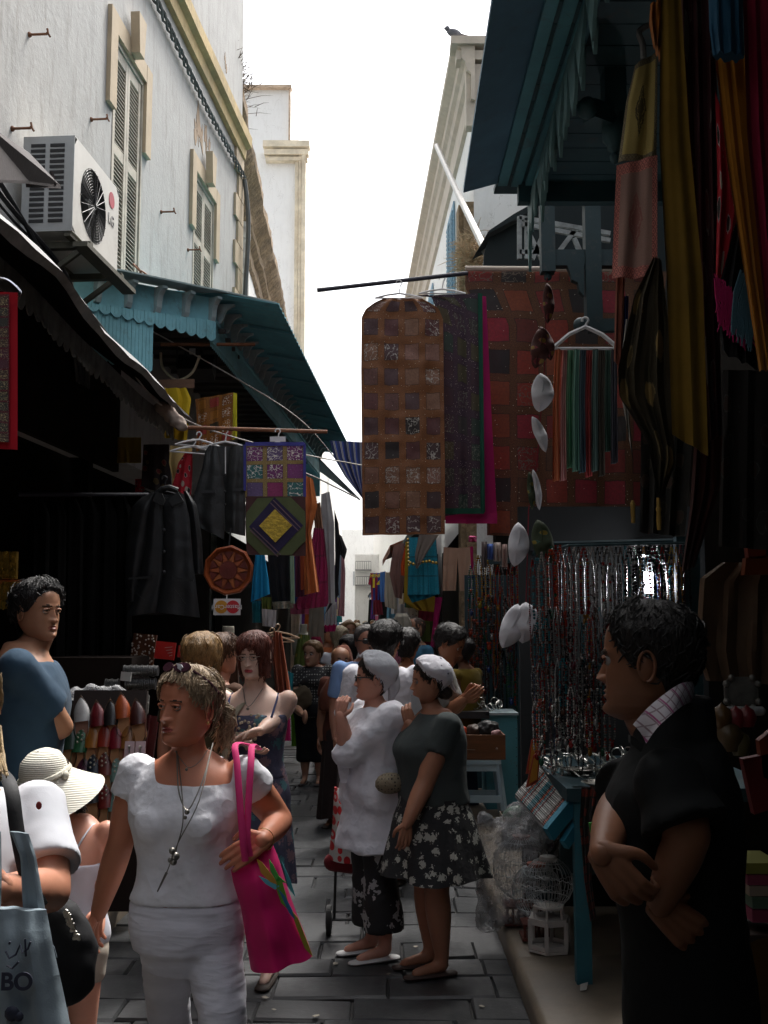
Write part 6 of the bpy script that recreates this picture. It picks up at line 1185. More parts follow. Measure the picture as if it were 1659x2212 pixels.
for sx in(-1,1):
 for sy in(0,1):
  mb=MB();a=V(xm+sx*hw,Ys+sy*dp,zs0);b_=V(xm+sx*hw*tp,Ys+.04+sy*(dp-.08),zs);mb.bar(a,b_,.045,.035);mb.build('leg',M_st,ST,smooth=False)
mb=MB();mb.box((xm,Ys+dp/2,zs+.0),(2*hw*tp+.05,dp-.02,.035));mb.bar((xm-hw*tp,Ys+.035,zs-.04),(xm+hw*tp,Ys+.035,zs-.04),.03,.07);mb.build('seat',M_st,ST,smooth=False)
zc=zs0+(zs-zs0)*.36;mb=MB();k_=1-(1-tp)*.36
mb.bar((xm-hw*k_,Ys+.01,zc),(xm+hw*k_,Ys+.01,zc),.025,.055);mb.bar((xm-hw*k_,Ys+dp,zc),(xm+hw*k_,Ys+dp,zc),.02,.05);mb.bar((xm+hw*k_,Ys,zc),(xm+hw*k_,Ys+dp,zc),.02,.05);mb.build('stretcher',M_st,ST,smooth=False)
DW=thing('wooden_crate','shallow brown wooden drawer full of small goods on the stool','drawer',(xm,Ys,zs+.02));a,b_=P(982,1636,Ys),P(1092,1588,Ys);w_=b_[0]-a[0];h_=max(.12,b_[2]-zs-.02);z0=zs+.02;xm2=(a[0]+b_[0])/2;M_dw=mat('drawer_wood',(.12,.045,.015),.5,var=.35,vs=3,stretch=(1,1,8),bump=.2)
mb=MB();mb.box((xm2,Ys+.02,z0+h_/2),(w_,.015,h_));mb.box((xm2,Ys+.38,z0+h_/2),(w_,.015,h_))
for s_ in(-1,1):mb.box((xm2+s_*(w_/2-.008),Ys+.2,z0+h_/2),(.015,.344,h_))
mb.box((xm2,Ys+.2,z0+.01),(w_-.032,.344,.012));mb.build('box',M_dw,DW,smooth=False);mb=MB();mb.bar((xm2-.12,Ys+.009,z0+h_*.42),(xm2-.04,Ys+.009,z0+h_*.40),.005,.004);mb.ball((xm2+.14,Ys+.01,z0+h_*.45),.01,8);mb.build('handle',mat('scratch_pale',(.3,.25,.2),.5),DW)
for i,(dx,c_,sz,nm,lb)in enumerate(((-.15,(.35,.04,.01),.045,'orange_pouch','crumpled orange pouch in the wooden drawer'),(-.03,(.06,.04,.03),.06,'brown_hat','brown felt bundle in the drawer'),(.08,(.012,.012,.012),.085,'black_bag','black handbag sitting in the drawer'),(.14,(.35,.2,.2),.03,'pink_flower','pink ribbon flower on the drawer edge'),(-.2,(.02,.03,.2),.03,'blue_purse','small blue purse in the drawer'))):
 mb=MB();c=V(xm2+dx,Ys+.15-.1*(i==3),z0+h_+sz*.3);mb.ball(c,(sz*1.3,sz,sz),12);mb.ball(c+V(sz*.6,0,sz*.3),sz*.6,10);mb.ball(c+V(-sz*.6,.02,sz*.1),sz*.7,10);tag(weld(mb,.009,1,lambda p:.014*snoise(p,28)).build(nm,cloth_mat('goods_%d'%i,c_,rough=.5)),lb,'goods')
CB=thing('turquoise_cabinet','turquoise painted cabinet behind the stool','cabinet',P(1090,1745,Ys+.55));a,b_=P(1050,1560,Ys+.5),P(1118,1545,Ys+.5);mb=MB();mb.box(((a[0]+b_[0])/2,Ys+.75,(b_[2]+.14)/2),(b_[0]-a[0],.45,b_[2]-.14));mb.build('carcass',M_cab,CB,smooth=False)
mb=MB();mb.box(((a[0]+b_[0])/2,Ys+.74,b_[2]+.01),(b_[0]-a[0]+.02,.48,.02));mb.build('lid',mat('lid_pale',(.3,.38,.4),.5),CB,smooth=False)
mb=MB()
for k in range(9):mb.ball((b_[0]-.01,Ys+.522,.2+k*.08),.005,6)
mb.build('nail',M_blk,CB)
r=random.Random(17)
for k in range(16):
 c=V(a[0]-.12+r.uniform(-.1,.28),Ys+.62+r.uniform(0,.2),b_[2]+.05+r.uniform(0,.07));o=bpy.data.objects.new('silver_bangle',bang[k%3]);sc.collection.objects.link(o);o.location=c;o.rotation_euler=(r.uniform(0,1.6),r.uniform(-1,1),r.uniform(0,3));tag(o,'silver bangle in the pile on the turquoise cabinet','bangle','silver bangles on the turquoise cabinet')
mb=MB();mb.box(V(a[0]-.12,Ys+.65,b_[2]+.0),(.3,.3,.06));tag(mb.build('display_tray',mat('tray_dark',(.03,.03,.03),.6),smooth=False),'dark tray holding bangles beside the cabinet','tray')
mb=MB();c=PZ(1253,2140,.15);mb.prism([c,c+V(.03,.01,.0),c+V(.045,.05,.02),c+V(.01,.05,.01)],(0,0,.001));tag(mb.build('paper_scrap',mat('paper_white',(.35,.34,.32),.8),smooth=False),'crumpled white paper scrap on the right pavement','litter')
M_capw=cloth_mat('white_cap_cotton',(.60,.60,.64),wr=.4,wscale=22);M_capg=floral('gold_cap_brocade',(.06,.015,.012),(.22,.14,.02),(.16,.02,.03),4);M_capg2=floral('green_gold_brocade',(.03,.045,.02),(.22,.16,.02),(.02,.06,.04),4)
def cap(x,y,w_,h_,rot,m_,lb,Y=5.7,two=False):
 mb=MB();c=P(x,y,Y);a,b_=w_/2*Y/FPX,h_/2*Y/FPX;rows,n=20,24;vs=[];uv=[];R=ry(rot)
 for i in range(rows):
  t=-1+2*i/(rows-1);k=max(.02,(1-abs(t)**2)**.75);
  for j in range(n):al_=2*pi*j/n;vs.append(c+R@V(a*k*cos(al_)+a*.25*(1-t*t),a*.75*k*sin(al_)+(.008*sin(6*t)if 1 else 0),b_*t));uv.append((j/n,i/rows))
 mb.add(vs,[(i*n+j,i*n+(j+1)%n,(i+1)*n+(j+1)%n,(i+1)*n+j)for i in range(rows-1)for j in range(n)],uv=uv)
 q=[c+R@V(a*.1*sin(3*t)+a*.1,-a*.76*(1-t*t)**.75,b_*t)for t in np.linspace(-.95,.95,12)];mb.tube(q,.003,4);
 mb.uv={k:v for k,v in mb.uv.items()}
 return tag(mb.build('skull_cap',m_,smooth=80),lb,'cap','caps strung on cords')
cap(1166,848,50,86,.05,M_capw,'upper white cap on the cord');cap(1164,938,26,84,-.35,M_capw,'thin white cap just below the upper white one');cap(1115,1176,46,96,.1,M_capw,'white cap left of the green gold cap');cap(1102,1352,52,100,.35,M_capw,'lowest white cap, left lobe');cap(1132,1345,62,88,.1,M_capw,'lowest white cap, domed right lobe')
cap(1182,655,26,92,.0,M_capg,'red gold cap highest on the cord');cap(1162,752,42,92,.15,M_capg,'red gold cap above the upper white cap');cap(1178,742,30,80,-.3,M_capg,'red gold cap tucked beside the other');cap(1146,1060,18,84,-.08,M_capg2,'narrow gold cap in front of a white one');cap(1158,1058,18,90,-.15,M_capw,'white cap behind the narrow gold one');cap(1166,1168,46,92,-.1,M_capg2,'green gold brocade cap beside a white cap');cap(1178,1180,30,80,-.35,M_capg2,'second green gold cap at the bottom')
mb=MB();mb.tube([P(1182,600,5.75),P(1176,800,5.75),P(1160,1000,5.75),P(1142,1100,5.75),P(1135,1350,5.75)],.003,4);tag(mb.build('cap_cord',C('red_cord',(.15,.01,.02))),'thin dark red cord on which the caps are strung','cord')
garment('brown_kaftan','brown embroidered kaftan hanging in the right shop','kaftan',[(1560,1215),(1512,1250),(1502,1400),(1525,1470)],[(1680,1215),(1690,1250),(1690,1400),(1680,1480)],3.9,mat('kaftan_brown',(.10,.06,.035),.8,var=.2,bump=.4),96,rows=30,amp=.025,nf=3.5)
for i,(pts,c_,lb)in enumerate((([(1612,1163),(1655,1158),(1655,1205),(1618,1208)],(.16,.02,.006),'orange red leather piece pinned high in the right shop'),([(1612,1205),(1680,1198),(1680,1240),(1608,1242)],(.16,.035,.008),'orange leather piece above the kaftan'),([(1640,1600),(1690,1560),(1690,1690),(1650,1680)],(.15,.025,.006),'orange leather pouf corner behind the man in black'),([(1604,1640),(1680,1625),(1690,1740),(1630,1760)],(.10,.006,.008),'dark red leather pouf behind the man in black'))):
 mb=MB();mb.prism([P(x,y,3.8)for x,y in pts],(0,.04,0));tag(mb.build('leather_piece',mat('leather_piece_%d'%i,c_,.5),smooth=False),lb,'leather goods')
def octtray(x,y,w_,h_,Y,lb):
 t=thing('silver_tray',lb,'tray',P(x,y+h_/2,Y));c=P(x,y,Y);a,b_=w_/2*Y/FPX,h_/2*Y/FPX;sh=[(-1,-.6),(-.65,-1),(.65,-1),(1,-.6),(1,.6),(.65,1),(-.65,1),(-1,.6)]
 mb=MB();mb.prism([c+V(p*a,0,q*b_)for p,q in sh],(0,.01,0));mb.prism([c+V(p*a*.78,-.004,q*b_*.75)for p,q in sh],(0,-.002,0));mb.build('plate',mat('pewter',(.16,.16,.15),.45,metal=.5,var=.3,vs=30),t,smooth=False)
 for k in range(8):
  p,q=sh[k];mb=MB();mb.ball(c+V(p*a*.95,-.006,q*b_*.95),.012,8);mb.build('corner_boss',MC['pewter'],t)
octtray(1602,1496,72,66,3.8,'octagonal pewter tray leaning in the right shop');octtray(1606,1450,50,34,3.95,'smaller pewter tray standing behind the octagonal one')
mb=MB();mb.capsule([P(1574,1536,3.75),P(1644,1536,3.75)],.016,12);tag(mb.build('foam_roll',mat('roll_white',(.25,.26,.27),.6)),'white padded roll below the pewter tray','roll')
for i,(x,y,s,c_,lb)in enumerate(((1590,1560,.03,(.12,.01,.015),'red lidded jar left under the white roll'),(1614,1558,.03,(.12,.01,.015),'red lidded jar right under the white roll'),(1560,1562,.035,(.08,.04,.01),'small ochre jar in the right shop'),(1575,1610,.045,(.07,.045,.02),'round brown gourd pot in the right shop'),(1600,1620,.035,(.06,.05,.02),'olive gourd pot next to the brown one'))):
 mb=MB();mb.lathe(P(x,y+12,3.7),[(0,0),(s*.7,0),(s*1.1,s),(s*.8,s*1.9),(s*.3,s*2.2),(0,s*2.5)],14);tag(mb.build('ceramic_jar',mat('jar_%d'%i,c_,.4)),lb,'jar')
for i,(x0,y0,x1,y1,c_,lb)in enumerate(((1608,1866,1690,1890,(.14,.14,.02),'olive yellow boxed goods on the top of the stack'),(1618,1892,1690,1914,(.16,.02,.05),'crimson boxed goods second in the stack'),(1622,1916,1690,1938,(.2,.16,.12),'cream and red boxed goods third in the stack'),(1628,1940,1690,1965,(.04,.08,.05),'dark green boxed goods fourth in the stack'),(1628,1968,1690,1995,(.15,.015,.045),'crimson boxed goods at the bottom of the stack'))):
 mb=MB();a,b_=P(x0,y1,3.3),P(x1,y0,3.3);mb.box(((a[0]+b_[0])/2,3.4,(a[2]+b_[2])/2),(b_[0]-a[0],.18,b_[2]-a[2]));tag(mb.build('goods_box',floral('goods_box_%d'%i,c_,tuple(min(.4,q*2)for q in c_),(.2,.17,.1),3),smooth=False),lb,'box')
mb=MB();mb.box((P(1650,2000,3.4)[0],3.45,P(1650,2000,3.4)[2]-.3),(.3,.3,.6));tag(mb.build('shop_cupboard',mat('cupboard_dark',(.02,.01,.008),.7),smooth=False),'low dark cupboard under the stacked boxes','cupboard')
mb=MB();c=P(1665,2120,3.0);mb.lathe(c,[(0,0),(.10,.0),(.115,.012),(.12,.02),(.112,.016)],30,R=rx(pi/2));tag(mb.build('brass_tray',mat('dark_brass',(.14,.08,.03),.4,metal=.7)),'round dark brass tray at the lower right corner','tray')
r=random.Random(91)
for k in range(9):
 c=PZ(r.uniform(300,1080),r.uniform(2030,2200),.012);mb=MB();a=r.uniform(0,3);q=r.uniform(.008,.018);mb.prism([c+rz(a)@V(x*q,y*q*.7,0)for x,y in((-1,-1),(.8,-1.1),(1.2,.4),(.1,1),(-1.1,.5))],(0,0,.0015));tag(mb.build('litter_scrap',mat('litter_pale',(.3,.27,.22),.8),smooth=False),'tiny pale scrap of litter lying on the dark paving','litter','scraps of litter on the paving')
 #  PEOPLE
HZ=np.array([-.03,0,.03,.10,.20,.30,.45,.55,.65,.75,.85,.93,.98,1.0])
HW=np.array([.10,.14,.19,.245,.285,.305,.325,.335,.34,.33,.285,.205,.115,.004])
HF=np.array([.26,.335,.37,.378,.372,.365,.358,.370,.375,.355,.295,.205,.10,.0])
HB=np.array([-.02,.0,.05,.14,.26,.34,.42,.45,.46,.445,.385,.285,.165,.0])
def hsurf(z,u,s=1.0):
 w_,f_,b_=np.interp(z,HZ,HW),np.interp(z,HZ,HF),np.interp(z,HZ,HB);su,cu=sin(u),cos(u)
 x=w_*np.sign(su)*abs(su)**.88;y=-f_*abs(cu)**.92 if cu>0 else b_*abs(cu)**.95
 return V(x*s,y*s+.02,.5+(z-.5)*s)
g_=lambda a,s:math.exp(-(a/s)**2)
def face_d(x,z,male=0):
 ax=abs(x);d=0
 br=np.interp(z,[.27,.30,.325,.36,.44,.50,.56],[0,.05,.105,.088,.05,.025,0]);d+=br*g_(x,.034+.02*(z<.36))
 d+=.045*g_(ax-.055,.026)*g_(z-.318,.024)
 d-=.052*g_(ax-.135,.062)*g_(z-.49,.042);d+=(.018+.008*male)*g_(ax-.12,.11)*g_(z-.565,.025)
 d+=.030*g_(x,.085)*(g_(z-.218,.016)+1.05*g_(z-.176,.018))-.02*g_(x,.09)*g_(z-.197,.008)
 d-=.012*g_(x,.02)*g_(z-.25,.018);d-=.018*g_(x,.10)*g_(z-.135,.02);d+=(.03+.01*male)*g_(x,.09)*g_(z-.06,.045)
 d+=.02*g_(ax-.19,.07)*g_(z-.36,.08);d-=.012*g_(ax-.10,.02)*g_(z-.27,.05);return d
def head(mb,c,H,yaw,pitch=0,roll=0,detail=2,male=0):
 """face towards -Y at yaw 0; returns local->world"""
 R=rz(yaw)@rx(pitch)@ry(roll);tr=lambda p:np.array(c,float)+H*(R@(V(*p)-V(0,0,.5)))
 nz,nu=((70,84),(40,52),(22,28))[2-detail];zs=np.concatenate([np.linspace(-.03,.60,int(nz*.7)),np.linspace(.60,1.0,nz-int(nz*.7)+1)[1:]]);vs=[];us=[]
 for k in range(nu):t=k/nu*2-1;us.append(pi*(abs(t)**1.35)*np.sign(t))
 for z in zs:
  for u in us:
   p=hsurf(z,u);
   if cos(u)>0:p[1]-=face_d(p[0],z,male)*min(1,cos(u)*2.2)
   vs.append(tr(p))
 f,m=[],[]
 for i in range(len(zs)-1):
  for j in range(nu):
   f.append((i*nu+j,i*nu+(j+1)%nu,(i+1)*nu+(j+1)%nu,(i+1)*nu+j));z=(zs[i]+zs[i+1])/2;x=hsurf(z,(us[j]+us[(j+1)%nu])/2 if j<nu-1 else pi)[0];ff=abs(us[j])<1.2
   k=0
   if ff and abs(x)<.105 and abs(z-.197)<.038*(1-(x/.11)**2)**.5:k=1
   if ff and .055<abs(x)<.215 and abs(z-(.573-.25*(abs(x)-.13)**2*8+.0))<.009+.009*male:k=2
   m.append(k)
 mb.add(vs,f,m)
 for sx in(-1,1):
  e=V(sx*.135,-.288,.490);mb.ball(tr(e),H*.050,14,3,R);mb.ball(tr(e+V(0,-.033,-.003)),(H*.027,H*.019,H*.027),10,2,R)
  if detail>0:
   arc=[tr(e+V(.062*cos(a)*1.05,-.052+.018*cos(a)**2,(.019*sin(a)+.000)))for a in np.linspace(.1,pi-.1,9)];mb.tube(arc,[H*.006]*9,5,2);arc=[q+R@V(0,0,H*.013)for q in arc];mb.tube(arc,[H*.017]*9,6,0)
   arc=[tr(e+V(.06*cos(a),-.046+.018*cos(a)**2,-.022*sin(a)-.004))for a in np.linspace(.1,pi-.1,9)];mb.tube(arc,[H*.010]*9,6,0)
  ec=V(sx*.335,.065,.44);Re=R@rz(sx*.35)
  mb.ball(tr(ec),(H*.028,H*.075,H*.125),12,0,Re);
  if detail>0:mb.tube([tr(ec+rz(sx*.35)@V(sx*.03,.07*cos(a)-.0,.13*sin(a)+.01))for a in np.linspace(-1.6,3.4,14)],[H*.016]*14,6,0)
 return tr,R
HL=dict(short=[(0,.83),(.5,.80),(.85,.70),(1.2,.52),(1.42,.44),(1.62,.50),(1.9,.36),(2.4,.14),(pi,.08)],back=[(0,.84),(.5,.81),(.85,.70),(1.15,.56),(1.45,.54),(1.8,.46),(2.3,.22),(pi,.12)],bob=[(0,.70),(.45,.62),(.62,.40),(.8,.08),(1.3,.02),(2,.0),(pi,.0)],long=[(0,.82),(.4,.76),(.65,.5),(.85,.0),(1.3,-.2),(2,-.3),(pi,-.3)],bald=[(0,.97),(.8,.9),(1.3,.45),(1.6,.5),(2,.3),(2.6,.15),(pi,.12)])
def hair(tr,H,line,thick=.05,mat_=None,parent=None,noise_a=.02,seed=0,flare=.06,name='hair',n=(26,60),curl=24,strands=0):
 A=np.array(HL[line]if isinstance(line,str)else line);mb=MB();vs=[];rows,nu=n;rr=random.Random(seed)
 for j in range(nu):
  u=-pi+2*pi*j/nu;zl=np.interp(abs(u),A[:,0],A[:,1]);zl+=rr.uniform(-.012,.012)*(4 if zl<.1 else 1)
  for i in range(rows):
   t=i/(rows-1);z=zl+(1.0-zl)*sin(t*pi/2)**.8;zz=max(z,.06);p=hsurf(min(zz,1.),u)
   k=thick*(sstep(0,.18,t)*.9+.12)+noise_a*snoise((p[0]*9,p[1]*9,z*5),1.2*curl/24,seed);below=max(0,.30-z)
   q=p-V(0,.02,.5);l=np.linalg.norm(q[:2])+1e-6;out=V(q[0]/l,q[1]/l,0)*(k*(1-max(0,(z-.75)/.25)*.6)+flare*below*2+(.09*min(1,below*3)if abs(u)>1.2 else 0));p=p+out
   p[2]=z+k*max(0,(z-.6)/.4);vs.append(tr(p))
 f=[(j*rows+i,j*rows+i+1,((j+1)%nu)*rows+i+1,((j+1)%nu)*rows+i)for j in range(nu)for i in range(rows-1)]
 mb.add(vs,f)
 if strands:
  for k in range(strands):
   u=rr.uniform(-pi,pi);zl=np.interp(abs(u),A[:,0],A[:,1]);z0_=zl+(1-zl)*rr.uniform(.02,.95);sh_=line=='short';dz=rr.uniform(.04,.09)if sh_ else rr.uniform(.08,.22);du=rr.uniform(-.25,.25);pts=[];ko=rr.uniform(-.01,.045)*min(1,thick*12)
   for t in np.linspace(0,1,5):z=max(z0_-dz*t,zl-(.005 if sh_ else .05));zz=min(max(z,.06),.995);p=hsurf(zz,u+du*t,1+thick*1.5);kk=thick*.35+.012*sin(t*3+k)+ko;q=p-V(0,.02,.5);l=np.linalg.norm(q)+1e-6;p=p+q/l*kk+V(0,0,min(0,z-.06));pts.append(tr(p))
   mb.tube(pts,[H*.004,H*.009,H*.009,H*.007,H*.002],4,caps=False)
 return mb if mat_ is None else mb.build(name,mat_,parent)
def hand(mb,w,d,t,n,s=.18,curl=.5,m=0,thumb=.5):
 d=nrm(d);t=nrm(t-d*np.dot(t,d));n=nrm(n-d*np.dot(n,d)-t*np.dot(n,t));w=np.array(w,float);h=MB()
 for off,L_,k in((-.17,.34,.9),(-.06,.42,.97),(.06,.46,1.0),(.165,.41,.96)):
  k0=w+t*off*s*.55+d*.02*s;k1=w+d*.50*s*k+t*off*s;h.capsule([k0,(k0+k1)/2-n*.01*s,k1],[.07*s,.068*s,.055*s],10)
  p=k1;a=curl*.7;pts=[p];
  for q,da in((.46,.75),(.3,.9),(.24,.6)):
   p=p+(d*cos(a)+n*sin(a))*L_*s*q;pts.append(p);a+=curl*da
  h.capsule(pts,[.054*s,.047*s,.043*s,.036*s],10)
 b=w+d*.10*s+t*.13*s;q1=b+(d*.62+t*.62+n*.25)*.27*s;q2=q1+(d*(.8)+t*(.25-thumb*.5)+n*(.3+thumb*.4))*.25*s;h.capsule([w+t*.05*s,b,q1,q2],[.08*s,.085*s,.06*s,.042*s],10)
 mb.merge(weld(h,s*.019,2),m)
SK=lambda n,c:mat('skin_'+n,tuple(min(.6,q*1.35)for q in c),.5,var=.10,vs=7,bump=.12,bs=140,bd=.002,sss=.12,spec=.35)
M_brow=mat('dark_brow',(.03,.018,.012),.7);M_eye=mat('eye_white',(.30,.28,.27),.3,bump=0,var=.02)
lipm=lambda n,c:mat('lips_'+n,c,.4,bump=.1)
def hairmat(n,c,c2=None):
 nm='hair_'+n
 if nm in MC:return MC[nm]
 N=NT(nm);v=N.coord(scale=(1,1,.22));a=N.noise(v,130,3,.7);b_=N.noise(v,22,4,.6);c2=c2 or tuple(x*.35 for x in c);N.col(N.mix(N.step(N.math('ADD',N.math('MULTIPLY',a,.6),N.math('MULTIPLY',b_,.4)),.38,.64),c2,c));N.rough(.5);N.b.inputs['Specular IOR Level'].default_value=.35;N.bump(N.math('ADD',a,b_),.8,.01);MC[nm]=N.m;return N.m
def print3(name,base,c2,sc,thr,c3=None,warp=.4,rough=.8,dots=False):
 if name in MC:return MC[name]
 N=NT(name);v=N.coord(scale=(sc,sc,sc));w_=N.noise(v,1.6,2,.5)
 d=N.vor(v,1.0,rnd=.1 if dots else 1);cc=N.vor(v,1.0,out='Color');s_=N.n('SeparateColor');N.l(cc,s_.inputs[0]);dd=d if dots else N.math('ADD',d,N.math('MULTIPLY',N.math('SUBTRACT',N.noise(v,5,2,.5),.5),warp));mk=N.math('LESS_THAN',dd,thr)
 if not dots:mk=N.math('MULTIPLY',mk,N.math('LESS_THAN',s_.outputs[0],.75))
 col=c2 if c3 is None else N.mix(N.math('GREATER_THAN',s_.outputs[1],.5),c2,c3)
 N.col(N.mix(mk,base,col));N.rough(rough);N.bump(N.math('ADD',w_,N.noise(N.coord(),10,4,.6)),.35,.015);MC[name]=N.m;return N.m
FEM=[(.48,.088,.070,.0),(.52,.100,.076,.004),(.57,.092,.068,.0),(.62,.080,.060,-.002),(.67,.082,.062,-.004),(.72,.092,.072,-.010),(.76,.094,.066,-.004),(.80,.086,.052,.004),(.825,.058,.040,.010),(.84,.036,.034,.010)]
MAL=[(.48,.086,.066,.0),(.53,.088,.068,.0),(.60,.084,.062,.0),(.66,.090,.066,-.002),(.72,.102,.072,-.004),(.77,.106,.066,.0),(.805,.092,.052,.006),(.83,.056,.040,.010),(.845,.036,.034,.012)]
def human(label,x,ytop,Y,yaw=0,hyaw=None,pitch=0,roll=0,sex='f',skin=('mid',(.30,.15,.09)),build=1.0,top=None,bottom=None,hr=('short',('black',(.02,.015,.012)),.05),z0=0.,arms=None,lean=(0,0),voxel=None,H=None,legs=None,extra=None,belly=0,bust=0,hands=True,cat='person',shoes=(.03,.02,.015),hdx=0.,neck=True,lips=None,rings_=None,zsc=1.0):
 c=P(x,ytop,Y);h=c[2]-z0;H=H or h/7.3;hyaw=yaw if hyaw is None else hyaw;root=thing('person',label,cat,(c[0]-lean[0],c[1]-lean[1],z0));det=2 if Y<4 else 1 if Y<9 else 0;voxel=voxel or(.009 if Y<4 else .013 if Y<8 else .02)
 Rb=rz(yaw);O=V(c[0]-lean[0],c[1]-lean[1],z0)
 def W(a,b_,z):
  z=z*zsc if z>.5 else z
  t=max(0,z-.5)/.45;return O+(Rb@V(a,b_,0))*h+V(lean[0]*t,lean[1]*t,z*h)
 R_=rings_ or(FEM if sex=='f' else MAL);B=build;sw=(.098 if sex=='f' else .112)*B**.6;rl=.030*B
 T=lambda g,zmin=.0,k=1.0:[(*W(0,yo,z),rx_*h*B*k+g,ry_*h*B*k+g+(belly*h*g_(z-.58,.07)),yaw,2.3)for z,rx_,ry_,yo in R_ if z>=zmin]
 body=MB();body.rings(T(0),26)
 sh={s:W(s*sw,.006,.800)for s in(-1,1)};A={}
 for s in(-1,1):
  a=(arms or{}).get(s)
  if a is None:a=[W(s*(sw+.028),.01,.625),W(s*(sw+.026),-.02,.475)]
  A[s]=[sh[s]]+[np.array(q,float)for q in a[:2]];hd=a[2]if len(a)>2 else{}
  r0=.0305*h*B**.8;body.capsule([sh[s],sh[s]*.45+A[s][1]*.55,A[s][1]],[r0*1.0,r0*.98,r0*.80],14);body.capsule([A[s][1],A[s][1]*.6+A[s][2]*.4,A[s][2]],[r0*.80,r0*.80,r0*.50],14)
  A[s].append(hd)
 lg=legs or{s:[W(s*.048,0,.49),W(s*.050,-.01,.27),W(s*.052,.008,.045),W(s*.055,-.085,.018)]for s in(-1,1)}
 for s in(-1,1):
  l=lg[s];body.capsule([l[0],l[1]],[.052*h*B,.036*h*B**.6],16);body.capsule([l[1],l[1]*.65+l[2]*.35,l[2]],[.034*h*B**.6,.036*h*B**.6,.021*h],14);body.capsule([l[2]-V(0,0,.01*h),l[3]],[.022*h,.016*h],10)
 if bust:
  for s in(-1,1):body.ball(W(s*.042*B,-.058*B,.715),(bust*h,bust*h,bust*h*1.05),14)
 hc=W(hdx,-.018,.95);hc[2]=c[2]-H*.5
 if neck:body.capsule([W(0,.012,.80),hc+V(0,.012*h,-H*.42)*1.0,hc+V(0,.01*h,-.1*H)],[.036*h*B**.3,.031*h*B**.3,.035*h],14)
 bw=weld(body,voxel,5);mb=MB();mb.merge(bw,0)
 for s in(-1,1):
  if not hands:break
  w_,e_=A[s][2],A[s][1];hd=A[s][3];d=nrm(V(*hd['d'])if 'd' in hd else(w_-e_));t=V(*hd['t'])if 't' in hd else Rb@V(0,-1,0);n=V(*hd['n'])if 'n' in hd else Rb@V(-s,0,0)
  if Y<10:hand(mb,w_-d*.01,d,t,n,.105*h,hd.get('curl',.45))
  else:mb.ball(w_+d*.05*h,(.02*h,.03*h,.05*h),8)
 tr,Rh=head(mb,hc,H,hyaw,pitch,roll,det,sex=='m')
 sk=SK(*skin);mats=[sk,lipm(*(lips or(skin[0],tuple(min(1,q*k)for q,k in zip(skin[1],(1.05,.62,.7)))))),M_brow,M_eye]
 mb.build('body',mats,root)
 if hr:
  hm=hairmat(*hr[1]);hair(tr,H,hr[0],hr[2],hm,root,noise_a=hr[3]if len(hr)>3 else .02,flare=.1,curl=hr[4]if len(hr)>4 else 24,strands=(0,380,520)[det])
 if shoes:
  for s in(-1,1):
   l=lg[s];m_=MB();a=V(l[2][0],l[2][1],z0+.012);b_=V(l[3][0],l[3][1],z0+.012);dd=nrm(b_-a);a=a-dd*.03*h;b_=b_+dd*.02*h;m_.capsule([a,(a+b_)/2,b_],[.022*h,.024*h,.022*h],12,flat=.38,up=(0,0,1));m_.build('shoe',mat('shoe_%d'%int(sum(shoes)*1000),shoes,.6),root)
 wr=lambda am:(lambda p:am*((1-abs(snoise((p[0]+.5*p[2],p[1],p[2]*.8),7,2))*3)*.7+.5*snoise((p[0],p[1],p[2]*.4),13,5)+.3*(1-abs(snoise((p[0]-.7*p[2],p[1],p[2]),15,3))*3)))
 if top:
  tm,hem,slv,gap=top['m'],top.get('hem',.47),top.get('sleeve',.5),top.get('gap',.014);t_=MB();tt=[r_ for r_ in T(gap,hem,1.0)]
  if hem<R_[0][0]:b0=R_[0];fl=top.get('flare',.012);tt=[(*W(0,b0[3],hem),b0[1]*h*B+gap+fl*h,b0[2]*h*B+gap+fl*h,yaw,2.2),(*W(0,b0[3],(hem+b0[0])/2),b0[1]*h*B+gap+fl*.5*h,b0[2]*h*B+gap+fl*.5*h,yaw,2.2)]+tt
  t_.rings([q for q in tt if q[2]-z0<top.get('topz',.838)*h],30)
  if top.get('yoke'):t_.rings([(*W(0,.0,.80),.085*h,.05*h,yaw),(*W(0,.006,.835),.062*h,.05*h,yaw),(*W(0,.012,.865),.045*h,.044*h,yaw),(*W(0,.016,.885),.040*h,.040*h,yaw)],22)
  if bust:
   for s in(-1,1):t_.ball(W(s*.042*B,-.058*B,.715),(bust*h+gap*.8,)*3,14)
  for s in(-1,1):
   if slv>0:
    r0=.0305*h*B**.8+gap*.7;sp_,e_=A[s][0],A[s][1]
    if slv<=1:q=sp_+(e_-sp_)*slv;t_.tube([sp_-nrm(e_-sp_)*.02,(sp_+q)/2,q],[r0*.99,r0*1.04,r0*(1.08+top.get('loose',0))],18)
    else:w_=A[s][2];q=e_+(w_-e_)*(slv-1);t_.capsule([sp_,e_],[r0*1.08,r0],16);t_.tube([e_,(e_+q)/2,q],[r0,r0*.95,r0*(.85+top.get('loose',0))],16)
   if slv>0 or top.get('caps',1):t_.ball(A[s][0]-V(0,0,.003*h),.0305*h*B**.8+gap*.85,12)
  sw_=weld(t_,voxel*.95,4,wr(top.get('wr',.004)))
  if top.get('cut'):sw_=cut(sw_,lambda p:top['cut'](p,W),10)
  sw_.build(top.get('name','shirt'),tm,root)
